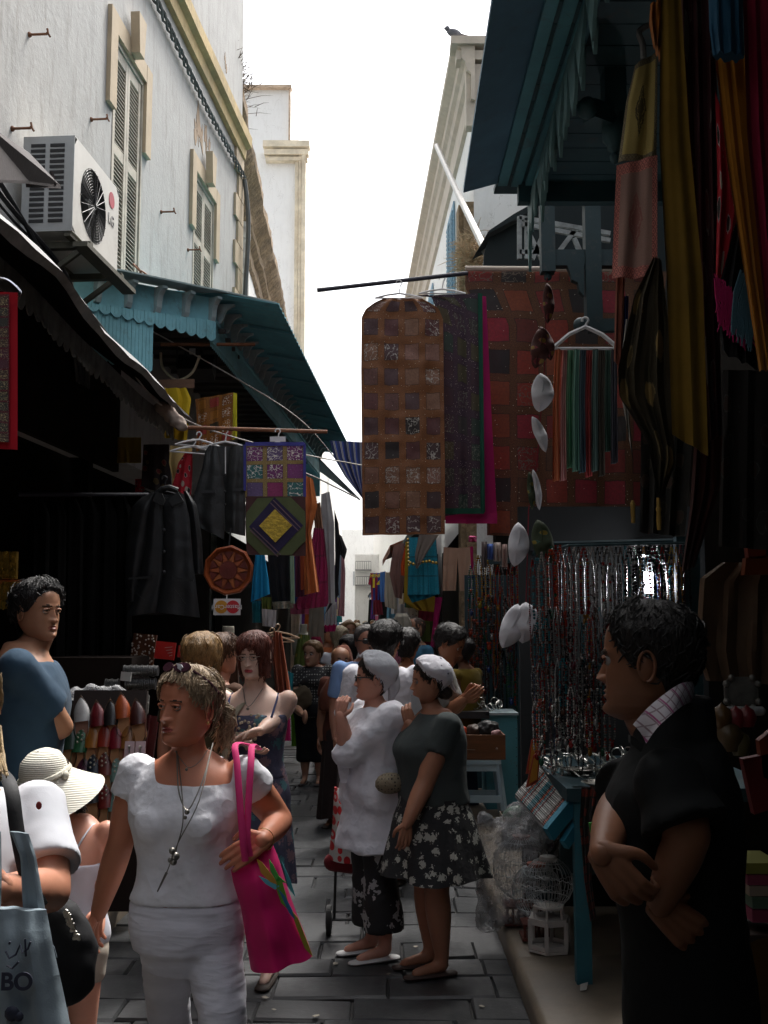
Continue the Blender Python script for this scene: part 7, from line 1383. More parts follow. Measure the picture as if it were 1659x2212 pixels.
 if bottom:
  bm_,kind,hem=bottom['m'],bottom['kind'],bottom['hem'];b_=MB();g=bottom.get('gap',.012);zt=bottom.get('top',.60)
  if kind=='skirt':
   fl=bottom.get('flare',.05);nf=bottom.get('nf',9);fa=bottom.get('fa',.008);zs=np.linspace(zt,hem,16);n=96;vs=[];rw=np.array([(q[0],q[1],q[2])for q in R_]);
   for i,z in enumerate(zs):
    t=i/15;rx_=np.interp(max(z,.50),rw[:,0],rw[:,1])*B*h+g+fl*h*max(0,t-.1);ry_=np.interp(max(z,.50),rw[:,0],rw[:,2])*B*h+g+fl*h*max(0,t-.1)*.9
    for j in range(n):
     a=2*pi*j/n;f_=fa*t*(sin(a*nf+1.3*sin(3*t))+.6*sin(a*nf*1.7+2));p=Rb@V((rx_+f_)*cos(a),(ry_+f_)*sin(a),0);vs.append(W(0,0,z)+p+V(0,0,.012*sin(a*nf*.5)*t))
   b_.add(vs,[(i*n+j,(i+1)*n+j,(i+1)*n+(j+1)%n,i*n+(j+1)%n)for i in range(15)for j in range(n)]);b_.build(bottom.get('name','skirt'),bm_,root)
  else:
   b_.rings([(*W(0,yo,z),rx_*h*B+g*.9,ry_*h*B+g*.9,yaw,2.2)for z,rx_,ry_,yo in R_ if z<=zt],26);b_.rings([(*W(0,0,.44),.07*h*B,.055*h*B,yaw),(*W(0,0,.5),.088*h*B+g,.068*h*B+g,yaw)],22)
   for s in(-1,1):
    l=lg[s];kn,an=l[1],l[2];zk=kn[2]-z0
    if hem*h>zk:q=l[0]+(kn-l[0])*((l[0][2]-z0-hem*h)/(l[0][2]-kn[2]));b_.tube([l[0],q],[.052*h*B+g,.040*h*B**.6+g],18)
    else:q=kn+(an-kn)*((kn[2]-z0-hem*h)/(kn[2]-an[2]));b_.capsule([l[0],kn],[.052*h*B+g,.036*h*B**.6+g],18);b_.tube([kn,q],[.036*h*B**.6+g,bottom.get('cuff',.034)*h+g],18)
   weld(b_,voxel,4,wr(bottom.get('wr',.004))).build(bottom.get('name','trousers'),bm_,root)
 if extra:extra(root,W,tr,Rh,h,H,A)
 return root
def specs(tr,root,Hd,dark=False,rim=.008,fr=None):
 mb=MB()
 for s in(-1,1):
  c=V(s*.135,-.40,.49);pts=[tr(c+V(.085*cos(a),.02*abs(cos(a)),.06*sin(a)))for a in np.linspace(0,2*pi,17)];mb.tube(pts,Hd*rim,5,caps=False);mb.tube([tr(V(s*.225,-.38,.51)),tr(V(s*.33,-.2,.52)),tr(V(s*.36,.06,.50))],Hd*rim,5)
  if dark:mb.prism([tr(c+V(.083*cos(a),.0,.058*sin(a)))for a in np.linspace(0,2*pi,17)[:-1]],(tr(V(0,.01,0))-tr(V(0,0,0))))
 mb.tube([tr(V(-.05,-.41,.51)),tr(V(.05,-.41,.51))],Hd*rim,5);mb.build('glasses',fr or M_blk,root)
def shirtm(n,c,**k):return cloth_mat(n,c,**k)
# - woman in white blouse with pink bag (nearest walker)
def w1_extra(root,W,tr,Rh,h,H,A):
 r=random.Random(5);mb=MB();bun=V(.10,.50,.42)
 for k in range(230):
  u0=r.uniform(-1.5,1.5);zl=np.interp(abs(u0),[0,.5,.85,1.15,1.5],[.85,.82,.72,.58,.55])+r.uniform(-.01,.10);pts=[];tgt=pi*(1 if u0>0 else-1)
  for t in np.linspace(0,1,9):u=u0+(tgt-u0)*t**1.1;z=zl+(.50-zl)*t+.16*sin(pi*t)*(1-abs(u0)/2.2);p=hsurf(min(z,.995),u,1.07+.05*sin(pi*t));pts.append(tr(p*(1,1,1)+V(r.gauss(0,.004),0,r.gauss(0,.004))))
  mb.tube(pts,[H*q for q in(.005,.011,.012,.012,.012,.011,.010,.009,.007)],5)
 for k in range(110):
  a=r.uniform(0,6.28);rr=r.uniform(0,.13);s=bun+V(rr*cos(a)*.8,rr*.4*sin(a),rr*sin(a));L_=r.uniform(.25,.62);ph=r.uniform(0,6);pts=[tr(s+V(.06*t+.10*sin(2.2*t*3.14+ph)*t+.09*sin(t*pi),.05*sin(pi*t)+.05*cos(ph+t*5)*t,.10*sin(t*pi)*.8-L_*t))for t in np.linspace(0,1,9)];mb.tube(pts,[H*q for q in(.012,.014,.014,.013,.012,.011,.009,.006,.002)],5)
 mb.build('hair_strands',hairmat('ash_blonde',(.42,.31,.19),(.12,.08,.05)),root)
 mb=MB()
 for s in(-1,1):
  c=V(s*.14,-.20,.985);mb.prism([tr(c+V(.12*cos(a),.035*sin(a)-.02+.03*cos(a)*s,.06*sin(a)))for a in np.linspace(0,2*pi,17)[:-1]],Rh@V(0,-.02*H,.02*H));mb.tube([tr(V(s*.26,-.16,.96)),tr(V(s*.37,.05,.80)),tr(V(s*.38,.2,.66))],H*.02,6)
 mb.tube([tr(V(-.04,-.22,1.0)),tr(V(.04,-.22,1.0))],H*.018,5);mb.build('sunglasses',mat('tortoise_plastic',(.05,.02,.03),.12,bump=0),root)
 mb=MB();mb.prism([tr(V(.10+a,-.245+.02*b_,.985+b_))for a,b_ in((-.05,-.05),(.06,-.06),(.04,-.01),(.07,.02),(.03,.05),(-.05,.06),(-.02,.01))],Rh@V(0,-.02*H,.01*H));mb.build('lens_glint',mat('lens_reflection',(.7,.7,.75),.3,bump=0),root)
 mb=MB();ns=lambda x_,y_,Y_:P(x_,y_,Y_)
 mb.tube(spline([ns(382,1622,3.33),ns(385,1700,3.24),ns(395,1738,3.21),ns(402,1750,3.20)],[1]*4,6)[0],.0022,5);mb.tube(spline([ns(460,1605,3.33),ns(440,1680,3.24),ns(415,1738,3.20),ns(402,1752,3.20)],[1]*4,6)[0],.0022,5)
 mb.tube(spline([ns(384,1630,3.33),ns(396,1760,3.19),ns(382,1830,3.20),ns(376,1858,3.21)],[1]*4,6)[0],.0018,5);mb.tube(spline([ns(458,1612,3.33),ns(430,1730,3.20),ns(385,1820,3.20),ns(362,1880,3.21),ns(340,1925,3.22)],[1]*5,6)[0],.0018,5)
 mb.tube([ns(360,1885,3.21),ns(340,1926,3.22)],[.004,.002],6);
 for(x_,y_,s_)in((404,1754,.007),(400,1766,.005),(372,1838,.009),(379,1850,.011),(368,1858,.007),(375,1862,.009)):mb.ball(ns(x_,y_,2.80),s_,8)
 mb.tube(spline([ns(378,1622,3.34),ns(398,1650,3.26),ns(410,1658,3.25),ns(430,1646,3.27),ns(452,1615,3.33)],[1]*5,5)[0],.0012,5);mb.ball(ns(403,1662,3.25),.005,8);mb.build('neck_chain',mat('aged_silver',(.18,.17,.15),.35,metal=.7,bump=0),root)
 mb=MB();mb.ball(tr(V(.35,.06,.28)),.006,8);mb.build('earring',mat('earring_gold',(.6,.45,.2),.25,metal=1,bump=0),root)
 w_=A[1][2];e_=A[1][1];d=nrm(w_-e_);mb=MB();x_=nrm(np.cross(d,(0,0,1)));y_=np.cross(d,x_);mb.tube([w_-d*.012+(x_*cos(a)+y_*sin(a))*.033 for a in np.linspace(0,2*pi,21)],.0015,5,caps=False);mb.build('bracelet',MC['earring_gold'],root)
NECK1=[(340,1560),(334,1640),(334,1684),(344,1695),(420,1700),(500,1692),(505,1640),(506,1560)]
def cut1(p,W):x_,y_=proj(p);return p[1]<3.46 and inpoly(x_,y_,NECK1)
wA={-1:[P(262,1815,3.45),P(212,1975,3.62),dict(t=(-.3,-1,0),n=(1,-.2,0),curl=.55)],1:[P(604,1772,3.52),P(566,1816,3.26),dict(d=(-.8,-.15,-.45),t=(.1,.3,1),n=(-.1,1,-.3),curl=.45)]}
_h=1.63;W1L={-1:[P(372,2010,3.42),P(362,2160,3.62),P(392,2420,3.9),P(380,2480,3.85)],1:[P(452,2010,3.40),P(482,2180,3.30),P(478,2480,3.25),P(470,2560,3.12)]}
W1=human('woman in white blouse and rolled white trousers, sunglasses pushed up on her hair',412,1440,3.4,yaw=-.10,hyaw=-.66,pitch=-.02,sex='f',skin=('sunburnt',(.34,.13,.075)),build=1.08,bust=.031,H=.232,hr=('back',('ash_blonde',(.42,.31,.19),(.12,.08,.05)),.045,.012),arms=wA,voxel=.008,lips=('rosy',(.32,.07,.06)),top=dict(m=shirtm('white_slub_cotton',(.70,.70,.74),wr=.8,wscale=14,dist=.03),hem=.527,sleeve=.34,gap=.011,wr=.0045,cut=cut1,topz=.826,name='blouse'),bottom=dict(m=shirtm('white_twill',(.63,.63,.69),wr=.55,wscale=7,stretch=(.6,.6,3),dist=.04),kind='trousers',hem=.24,gap=.006,cuff=.036,wr=.006),extra=w1_extra,hdx=-.0,legs=W1L)
BG=thing('shoulder_bag','hot pink shoulder bag with tropical print hanging at the side of the woman in white','bag',P(590,2090,3.30));M_pink=cloth_mat('pink_canvas',(.56,.012,.13),rough=.6,wr=.6,wscale=6)
sheet([(499,1880),(503,1905),(520,1960),(528,2010),(536,2060),(542,2096)],[(589,1822),(604,1860),(622,1920),(640,1970),(658,2015),(675,2062)],3.3,34,26,.012,1.5,.5,.004,bulge=.14,seed=3,wr=.01).build('body',M_pink,BG)
mb=MB();mb.tube(spline([P(549,1612,3.44),P(510,1607,3.33),P(512,1650,3.27),P(518,1730,3.23),P(524,1808,3.21),P(530,1860,3.22)],[1]*6,8)[0],.010,8,flat=.35);mb.tube(spline([P(560,1618,3.44),P(545,1610,3.35),P(542,1650,3.28),P(537,1730,3.24),P(534,1808,3.22),P(540,1850,3.23)],[1]*6,8)[0],.010,8,flat=.35);mb.build('strap',cloth_mat('pink_strap',(.62,.035,.17),rough=.7),BG)
for(pts,nm,c_)in(([(566,1862),(574,1868),(592,1895),(596,1905),(585,1900),(572,1885)],'print_flower',(.45,.22,.03)),([(570,1895),(580,1900),(600,1912),(594,1918),(580,1908)],'print_wave',(.1,.4,.5)),([(590,1862),(596,1872),(604,1890),(615,1902),(600,1898),(592,1882)],'print_palm',(.05,.3,.05)),([(604,1900),(613,1908),(620,1935),(624,1958),(612,1945),(606,1925)],'print_leaf',(.15,.38,.04)),([(612,1928),(622,1940),(632,1962),(640,1985),(628,1968)],'print_bird',(.05,.2,.4)),([(640,1975),(650,1990),(662,2025),(672,2055),(660,2040),(648,2005)],'print_vine',(.38,.32,.04)),([(618,1870),(630,1900),(638,1930),(628,1915)],'print_lagoon',(.08,.35,.4))):
 mb=MB();q=[P(x_,y_,3.2)for x_,y_ in pts];q2=[]
 cx_,cy_=sum(a for a,_ in pts)/len(pts),sum(b for _,b in pts)/len(pts)
 for pt_,(x_,y_)in zip(q,pts):
  x_,y_=cx_-4+(x_-cx_)*1.5,cy_+(y_-cy_)*1.3;q2.append(P(x_,y_,3.222+.0008*max(0,x_-600)))
 mb.prism(q2,(0,-.003,0));mb.build(nm,mat(nm+'_ink',c_,.6,bump=0),BG,smooth=False)
 # - girl in sun hat
def hat(root,tr,H,m_,band,sc_=1.0):
 mb=MB();vs=[];n=48;prof=[(.02,1.12),(.22,1.09),(.36,.99),(.42,.84),(.44,.70),(.50,.62),(.70,.47),(.92,.29),(.97,.26),(.93,.26),(.6,.46),(.44,.6)]
 for r_,z in prof:
  for j in range(n):a=2*pi*j/n;k=1+(.05*sin(2*a+1)if r_>.6 else 0);vs.append(tr(V(r_*.96*sc_*cos(a)*k,r_*1.08*sc_*sin(a)*k+.04,z+(.05*sin(2*a)if r_>.8 else 0))))
 mb.add(vs,[(i*n+j,i*n+(j+1)%n,(i+1)*n+(j+1)%n,(i+1)*n+j)for i in range(len(prof)-1)for j in range(n)]);mb.build('sun_hat',m_,root)
 mb=MB();mb.tube([tr(V(.435*1.0*sc_*cos(a),.435*1.1*sc_*sin(a)+.04,.70+.04*sin(a+2)))for a in np.linspace(0,2*pi,33)],H*.045,6,caps=False,flat=1.0);mb.ball(tr(V(.46*sc_,.12,.68)),(H*.06,H*.1,H*.08),8);mb.build('hat_band',band,root)
N=NT('straw_weave');v=N.coord();s_=N.n('SeparateXYZ');N.l(v,s_.inputs[0]);rr_=N.math('SINE',N.math('MULTIPLY',s_.outputs[2],900));N.col(N.mix(N.step(N.noise(v,8,3),.3,.7),(.62,.60,.52),(.52,.50,.42)));N.rough(.7);N.bump(rr_,.3,.003);M_straw=N.m
def girl_extra(root,W,tr,Rh,h,H,A):
 hat(root,tr,H,M_straw,cloth_mat('cream_ribbon',(.5,.48,.4),rough=.5,wr=.2),.90)
 r=random.Random(2);mb=MB()
 for k in range(90):s=V(.20+r.uniform(-.05,.12),.25+r.uniform(-.1,.1),.22+r.uniform(-.05,.2));ph=r.uniform(0,6);mb.tube([tr(s+V(.10*sin(t*4+ph)*t+.1*t,.05*cos(t*4+ph),-.32*t))for t in np.linspace(0,1,7)],[H*.014]*6+[H*.004],5)
 mb.build('curls',hairmat('dark_brown',(.07,.04,.025)),root)
 for s in(-1,1):m_=MB();m_.tube(spline([W(s*.042,-.070,.742),W(s*.058,-.045,.79),W(s*.062,.0,.818),W(s*.058,.04,.79)],[1]*4,5)[0],.006,6,flat=.5);m_.build('shoulder_strap',MC['girl_top_white'],root)
 text(None,'C T V',W(.012,-.105,.69),.045,-.35,mat('print_brown',(.04,.02,.03),.6,bump=0),'lettering',root,.002,bold=.001)
MC['girl_top_white']=cloth_mat('girl_top_white',(.56,.56,.62))
gA={1:[P(232,1880,3.95),P(216,1975,3.8),dict(t=(-.3,-1,0),n=(-1,0,0),curl=.6)]}
GIRL=human('young girl in wide white sun hat and white strappy top walking with her head bowed',165,1634,3.95,yaw=-.30,hyaw=-.55,pitch=.35,sex='f',skin=('fair',(.40,.19,.13)),build=1.0,H=.215,hr=('back',('dark_brown',(.07,.04,.025)),.012,.005),arms=gA,top=dict(m=MC['girl_top_white'],hem=.47,sleeve=0,caps=0,gap=.010,topz=.752,wr=.003,name='camisole'),bottom=dict(m=cloth_mat('beige_shorts',(.38,.33,.27)),kind='trousers',hem=.40,gap=.012,top=.56),extra=girl_extra,hdx=-.085)
# - woman at the left edge
def w3_extra(root,W,tr,Rh,h,H,A):
 mb=MB();mb.tube(spline([P(-20,1650,2.30),P(20,1690,2.14),P(38,1800,2.10),P(60,1900,2.10),P(90,1960,2.12)],[1]*5,8)[0],.014,8,flat=.22);mb.build('bag_strap',mat('strap_black',(.012,.012,.014),.7),root)
 r=random.Random(9);mb=MB()
 for k in range(60):x_=r.uniform(-60,5);mb.tube([P(x_,1585+r.uniform(-20,20),2.20),P(x_+6,1630,2.17),P(x_+r.uniform(5,26),1672+r.uniform(-10,15),1.88)],[.004,.004,.001],4)
 mb.build('hair_strands',hairmat('straw_blonde',(.45,.33,.18)),root)
 for(x_,y_)in((18,1712),(84,1740),(20,1698)):mb=MB();mb.ball(P(x_,y_,2.17),(.006,.002,.008),8);mb.build('flower_print',mat('flower_dark',(.25,.04,.04),.6,bump=0),root)
lA={1:[P(108,1925,2.25),P(0,1922,2.05),dict(d=(-1,0,.1),t=(0,0,1),n=(0,-1,0),curl=.8)],-1:[P(-200,1900,2.30),P(-150,1950,2.10)]}
human('woman in white T-shirt cut off by the left edge, black strap over her shoulder',-95,1403,2.3,yaw=.35,sex='f',skin=('tanned',(.36,.16,.10)),build=1.05,bust=.03,hr=('back',('straw_blonde',(.45,.33,.18)),.05),arms=lA,voxel=.009,top=dict(m=shirtm('white_jersey',(.55,.56,.60),wr=.35),sleeve=.75,hem=.46,gap=.014,wr=.003,loose=.1),bottom=dict(m=cloth_mat('dark_linen',(.05,.05,.06)),kind='trousers',hem=.06,cuff=.04),extra=w3_extra)
t=thing('black_handbag','round black handbag with silver charm held by the woman at the left edge','handbag',P(140,2140,1.95));mb=MB();c=P(122,2050,2.4);mb.ball(c,(.085,.05,.125),18,R=ry(-.35));mb.ball(c+V(-.05,0,.03),(.08,.05,.09),14);weld(mb,.008,3,lambda p:.007*snoise(p,24)).build('body',mat('black_suede',(.012,.012,.014),.8),t)
mb=MB();r=random.Random(2)
for k in range(46):q=r.uniform(0,1);mb.ball(P(142+24*q+r.uniform(-5,5),1968+60*q+r.uniform(-4,4),2.32),.0045,6)
mb.build('silver_charm',M_silv,t);mb=MB();mb.prism([P(x_,y_,2.33)for x_,y_ in((92,2070),(98,2040),(108,2032),(118,2045),(124,2068))],(0,-.003,0));mb.build('cloud_patch',mat('patch_blue',(.10,.13,.16),.6),t,smooth=False)
t=thing('carrier_bag','thin pale plastic carrier bag printed BO hanging at the lower left corner','plastic bag',P(50,2230,1.75));M_cb=cloth_mat('carrier_plastic',(.27,.33,.37),rough=.35,wr=.9,wscale=9)
sheet([(-40,1960),(-40,2212),(-40,2300)],[(100,1965),(118,2060),(170,2300)],1.76,26,20,.008,2,.5,.003,bulge=.05,seed=4,wr=.012).build('body',M_cb,t)
mb=sheet([(-12,1800),(-18,1880),(-40,1965)],[(2,1795),(4,1880),(2,1965)],1.78,14,6,.004,1,bulge=.012);sheet([(22,1795),(44,1850),(50,1966)],[(62,1800),(78,1850),(98,1968)],1.78,14,8,.004,1,bulge=.012,mb=mb);mb.build('handle',M_cb,t)
M_ink=mat('bag_ink',(.03,.035,.06),.6,bump=0);text(None,'BO',P(36,2122,1.715),.036,0,M_ink,'lettering',t,.001,bold=.001);mb=MB()
for pts in([(12,2055),(20,2070),(34,2062),(44,2040),(48,2058),(60,2050),(66,2034)],[(14,2085),(26,2092),(40,2078)],[(20,2040),(22,2034)],[(54,2028),(56,2066)]):mb.tube([P(x_,y_,1.715)for x_,y_ in pts],.0016,4)
mb.build('script_lettering',M_ink,t);mb=MB();mb.ball(P(26,2190,1.722),(.012,.004,.012),8);mb.ball(P(40,2196,1.722),(.008,.004,.008),8);mb.build('ink_blot',M_ink,t)
# - man in blue T-shirt, arms folded
bA={-1:[P(132,1570,4.35),P(110,1560,4.75)],1:[P(10,1580,4.9),P(60,1560,4.9)]}
human('man in dark blue T-shirt with folded arms near the left edge',66,1256,4.4,yaw=1.75,hyaw=1.1,zsc=1.035,sex='m',skin=('olive',(.24,.12,.07)),build=1.08,hr=('short',('black',(.012,.010,.010)),.085,.03),arms=bA,H=.233,top=dict(m=shirtm('blue_jersey',(.022,.048,.080),wr=.4),sleeve=.72,hem=.46,loose=.15,wr=.004),bottom=dict(m=cloth_mat('dark_denim',(.02,.025,.04)),kind='trousers',hem=.04),hdx=.0)
# - man in black shirt on the right
def mb_extra(root,W,tr,Rh,h,H,A):
 mb=MB();N=NT('checked_collar');v=N.coord(scale=(1,1,1),rot=(0,.6,0));s_=N.n('SeparateXYZ');N.l(v,s_.inputs[0]);L1=N.math('LESS_THAN',N.math('FRACT',N.math('MULTIPLY',s_.outputs[0],55)),.16);L2=N.math('LESS_THAN',N.math('FRACT',N.math('MULTIPLY',s_.outputs[2],60)),.12);L3=N.math('LESS_THAN',N.math('FRACT',N.math('MULTIPLY_ADD',s_.outputs[0],27.5,.4)),.1)
 c_=N.mix(L1,(.34,.32,.35),(.15,.10,.12));c_=N.mix(L2,c_,(.17,.13,.15));c_=N.mix(L3,c_,(.2,.03,.11));N.col(c_);N.rough(.8)
 mb=sheet([(1366,1572),(1392,1606)],[(1366,1572),(1392,1606)],2.1,4,3)if False else MB()
 up=[(1368,1566,2.26),(1400,1530,2.22),(1440,1497,2.22),(1470,1478,2.28),(1497,1470,2.36)];lo=[(1396,1606,2.20),(1420,1572,2.16),(1455,1540,2.17),(1480,1522,2.25),(1500,1516,2.35)]
 U,Lw=[spline([P(*q)for q in k],[1]*5,5)[0]for k in(up,lo)];rows=5;vs=[]
 for i in range(len(U)):
  for k in range(rows):t=k/(rows-1);vs.append(U[i]*(1-t)+Lw[i]*t+V(0,-.006*sin(pi*t),.004*sin(pi*t)))
 n=len(vs);v_=np.array(vs);f=[(i*rows+k,i*rows+k+1,(i+1)*rows+k+1,(i+1)*rows+k)for i in range(len(U)-1)for k in range(rows-1)];mb.add(np.concatenate([v_,v_+V(.002,.012,.0)]),f+[tuple(n+q for q in x_[::-1])for x_ in f]+[(i*rows,(i+1)*rows,n+(i+1)*rows,n+i*rows)for i in range(len(U)-1)]+[(i*rows+rows-1,(i+1)*rows+rows-1,n+(i+1)*rows+rows-1,n+i*rows+rows-1)for i in range(len(U)-1)]+[(k,k+1,n+k+1,n+k)for k in range(rows-1)]+[((len(U)-1)*rows+k,(len(U)-1)*rows+k+1,n+(len(U)-1)*rows+k+1,n+(len(U)-1)*rows+k)for k in range(rows-1)])
 mb.tube([P(1497,1470,2.37),P(1490,1466,2.44),P(1465,1470,2.47)],.004,5);mb.build('collar',N.m,root)
 mb=MB();mb.prism([P(x_,y_,2.19)for x_,y_ in((1362,1588),(1392,1608),(1385,1625),(1362,1605))],(0,.02,0));mb.build('placket_tip',mat('placket_black',(.015,.016,.016),.8),root,smooth=False)
mA={1:[P(1488,1800,2.16),P(1425,1955,2.22),dict(d=(.7,.05,-.6),t=(.6,0,.7),n=(0,1,0),curl=.85)],-1:[P(1335,1745,2.42),P(1302,1845,2.17),dict(d=(.55,-.15,-.75),t=(.7,-.4,.5),n=(.2,1,-.2),curl=1.0)]}
human('man in black shirt with checked collar, hand on hip, in the right foreground',1425,1300,2.4,yaw=-1.9,hyaw=-2.0,pitch=.0,sex='m',skin=('shaded',(.15,.065,.035)),build=1.0,lean=(-.045,0),z0=.0,H=.252,hr=('short',('black',(.012,.010,.010)),.035,.012,30),arms=mA,voxel=.009,top=dict(m=shirtm('black_cotton',(.007,.008,.0085),sheen=0,wr=.5),yoke=1,sleeve=.86,hem=.44,flare=.02,gap=.02,loose=.25,wr=.004),bottom=dict(m=cloth_mat('charcoal_trousers',(.02,.02,.022)),kind='trousers',hem=.04),extra=mb_extra)
# - the two women with head scarves
M_gsc=cloth_mat('grey_gauze',(.38,.39,.42),wr=.9,wscale=18,stretch=(1,1,.5));M_ban=print3('bandana_dots',(.62,.61,.66),(.12,.12,.18),26,.17,dots=True)
def scarf_cap(root,tr,H,m_,line,thick=.06,tail=True,knot=True,name='head_scarf'):
 hair(tr,H,line,thick,m_,root,noise_a=.018,flare=0,name=name,curl=34)
 if knot:
  mb=MB();r=random.Random(1)
  mb.capsule([tr(V(0,.34,.62)),tr(V(.0,.50,.42)),tr(V(.02,.48,.16)),tr(V(.02,.40,-.08))],[H*.16,H*.17,H*.12,H*.05],12);mb.ball(tr(V(-.03,.46,.5)),H*.17,12)
  weld(mb,.010,2,lambda p:.008*snoise((p[0],p[1],p[2]*.4),50)).build('scarf_knot',m_,root)
def w2_extra(root,W,tr,Rh,h,H,A):
 scarf_cap(root,tr,H,M_gsc,[(0,.93),(.5,.90),(.9,.80),(1.2,.68),(1.5,.56),(1.9,.4),(2.4,.2),(pi,.1)],.14);specs(tr,root,H,rim=.014)
 mb=MB();mb.capsule([tr(V(0,-.28,.98)),tr(V(.02,-.1,1.08)),tr(V(0,.2,1.04))],[H*.04,H*.07,H*.05],8);mb.build('scarf_twist',M_gsc,root)
 mb=MB();mb.tube([tr(V(-.36,.08,.30)),tr(V(-.37,.08,.22))],.004,5);mb.ball(tr(V(-.37,.08,.2)),.007,6);mb.build('earring',M_silv,root)
 mb=MB();mb.capsule([P(724,1640,5.85),P(735,1632,5.8),P(752,1618,5.85)],[.012,.03,.05],10,flat=.5);mb.prism([P(x_,y_,5.85)for x_,y_ in((728,1650),(748,1640),(760,1690),(736,1692))],(0,.02,0));mb.build('loose_cuff',MC['white_linen'],root)
M_wl=cloth_mat('white_linen',(.66,.66,.71),wr=.9,wscale=11,dist=.03)
a2={1:[P(752,1630,5.8),P(735,1545,5.75),dict(d=(.15,0,1),t=(1,-.3,0),n=(.7,.5,.0),curl=1.15)],-1:[P(822,1618,6.15),P(790,1640,6.0)]}
human('woman in white linen shirt, glasses and grey gauze head scarf',815,1417,5.95,yaw=-1.15,hyaw=-1.5,sex='f',skin=('pale',(.36,.18,.13)),build=1.3,belly=.012,bust=.031,H=.232,hr=('back',('espresso',(.03,.02,.015)),.02,.01),arms=a2,top=dict(m=M_wl,hem=.36,flare=.03,sleeve=1.15,gap=.028,loose=.25,wr=.010),bottom=dict(m=print3('leaf_print',(.012,.012,.014),(.33,.33,.34),7,.42,warp=.9),kind='trousers',hem=.10,gap=.022,cuff=.055,wr=.006),extra=w2_extra,shoes=(.5,.5,.5))
mb=None
def w4_extra(root,W,tr,Rh,h,H,A):
 scarf_cap(root,tr,H,M_ban,[(0,.88),(.5,.86),(.9,.80),(1.2,.70),(1.5,.60),(1.9,.5),(2.4,.30),(pi,.22)],.13,knot=False)
 mb=MB();mb.prism([tr(V(a,b_,c_))for a,b_,c_ in((-.15,.45,.66),(.15,.45,.66),(.17,.62,.30),(.0,.66,.22),(-.17,.62,.30))],Rh@V(0,.03*H,-.0));mb.build('scarf_tail',M_ban,root);mb=MB();mb.ball(tr(V(0,.42,.22)),(H*.2,H*.17,H*.17),12);weld(mb,.01,2,lambda p:.006*snoise(p,60)).build('hair_bun',hairmat('espresso',(.03,.02,.015)),root)
 mb=MB();e_=W(-.115,-.05,.64);mb.ball(W(-.03,-.14,.60),(.05,.085,.055),12,R=rz(-1.2));mb.build('checked_purse',print3('purse_check',(.22,.18,.12),(.03,.02,.02),60,.3,dots=True),root)
a4={-1:[P(880,1610,5.8),P(884,1562,5.7),dict(d=(-.12,0,1),t=(1,-.2,.2),n=(.7,.4,0),curl=1.2)],1:[P(918,1690,5.5),P(878,1782,5.42),dict(d=(-.12,0,-1),t=(-1,-.3,0),n=(0,1,0),curl=.5)]}
FL3=[(.50,.100,.086,.006),(.54,.098,.080,.002),(.60,.094,.076,-.004),(.66,.094,.078,-.008),(.71,.098,.084,-.014),(.76,.096,.072,-.002),(.80,.084,.052,.008),(.825,.058,.040,.012),(.84,.036,.034,.012)]
human('woman in charcoal T-shirt, flowered black skirt and dotted bandana',935,1426,5.7,yaw=-1.25,hyaw=-1.42,sex='f',skin=('bronzed',(.25,.115,.07)),build=1.3,bust=.033,H=.218,hr=('back',('espresso',(.03,.02,.015)),.02,.01),arms=a4,rings_=FL3,top=dict(m=shirtm('charcoal_jersey',(.045,.055,.055),wr=.4),sleeve=.50,hem=.52,gap=.012,wr=.004),bottom=dict(m=print3('flower_skirt',(.012,.012,.014),(.36,.36,.32),20,.40,warp=1.0),kind='skirt',top=.56,hem=.315,flare=.075,nf=8,fa=.014),extra=w4_extra,shoes=(.05,.03,.025))
mb=MB();mb.prism([P(x_,y_,5.55)for x_,y_ in((888,1500),(905,1508),(912,1530),(896,1545),(888,1528))],(0,.01,0));tag(mb.build('paper_napkin',mat('napkin_white',(.36,.37,.38),.8),smooth=False),'white paper napkin held by the woman in the dotted bandana','napkin')
TR=thing('shopping_trolley','white shopping trolley with red ring pattern beside the woman in white linen','trolley',PZ(745,1950,0));Yt=6.35
N=NT('red_rings');v=N.coord(uv=True,scale=(3,6,1));d=N.vor(v,1.0,rnd=.35);N.col(N.mix(N.math('MULTIPLY',N.math('LESS_THAN',d,.42),N.math('GREATER_THAN',d,.16)),(.42,.42,.40),(.42,.01,.015)));N.rough(.6)
sheet([(722,1700),(718,1780),(710,1852)],[(758,1706),(762,1790),(768,1862)],Yt,20,14,.006,1,.5,.005,bulge=.2,seed=5).build('bag',N.m,TR);mb=MB();mb.capsule([P(718,1862,Yt),P(762,1868,Yt)],.05,10);mb.build('bag_base',cloth_mat('dark_red_base',(.12,.01,.015)),TR)
for dx in(0,.22):
 mb=MB();c=V(*PZ(723,1950,0));c=V(c[0]+dx,Yt+.0,.085);mb.tube([c+V(-.014,0,0),c+V(.014,0,0)],.082,22);wo=mb.build('wheel',mat('rubber',(.02,.02,.02),.7),TR);mb=MB();mb.tube([c+V(-.018,0,0),c+V(.018,0,0)],.05,12);mb.build('rim',mat('wheel_grey',(.08,.08,.08),.5),wo)
mb=MB();c=V(*PZ(723,1950,0));mb.tube([V(c[0],Yt,.085),V(c[0]+.22,Yt,.085)],.008,6);mb.tube([V(c[0]+.03,Yt,.09),V(c[0]+.05,Yt,.95)],.009,6);mb.tube([V(c[0]+.18,Yt,.09),V(c[0]+.17,Yt,.95)],.009,6);mb.build('frame',mat('black_tube',(.02,.02,.02),.4),TR)
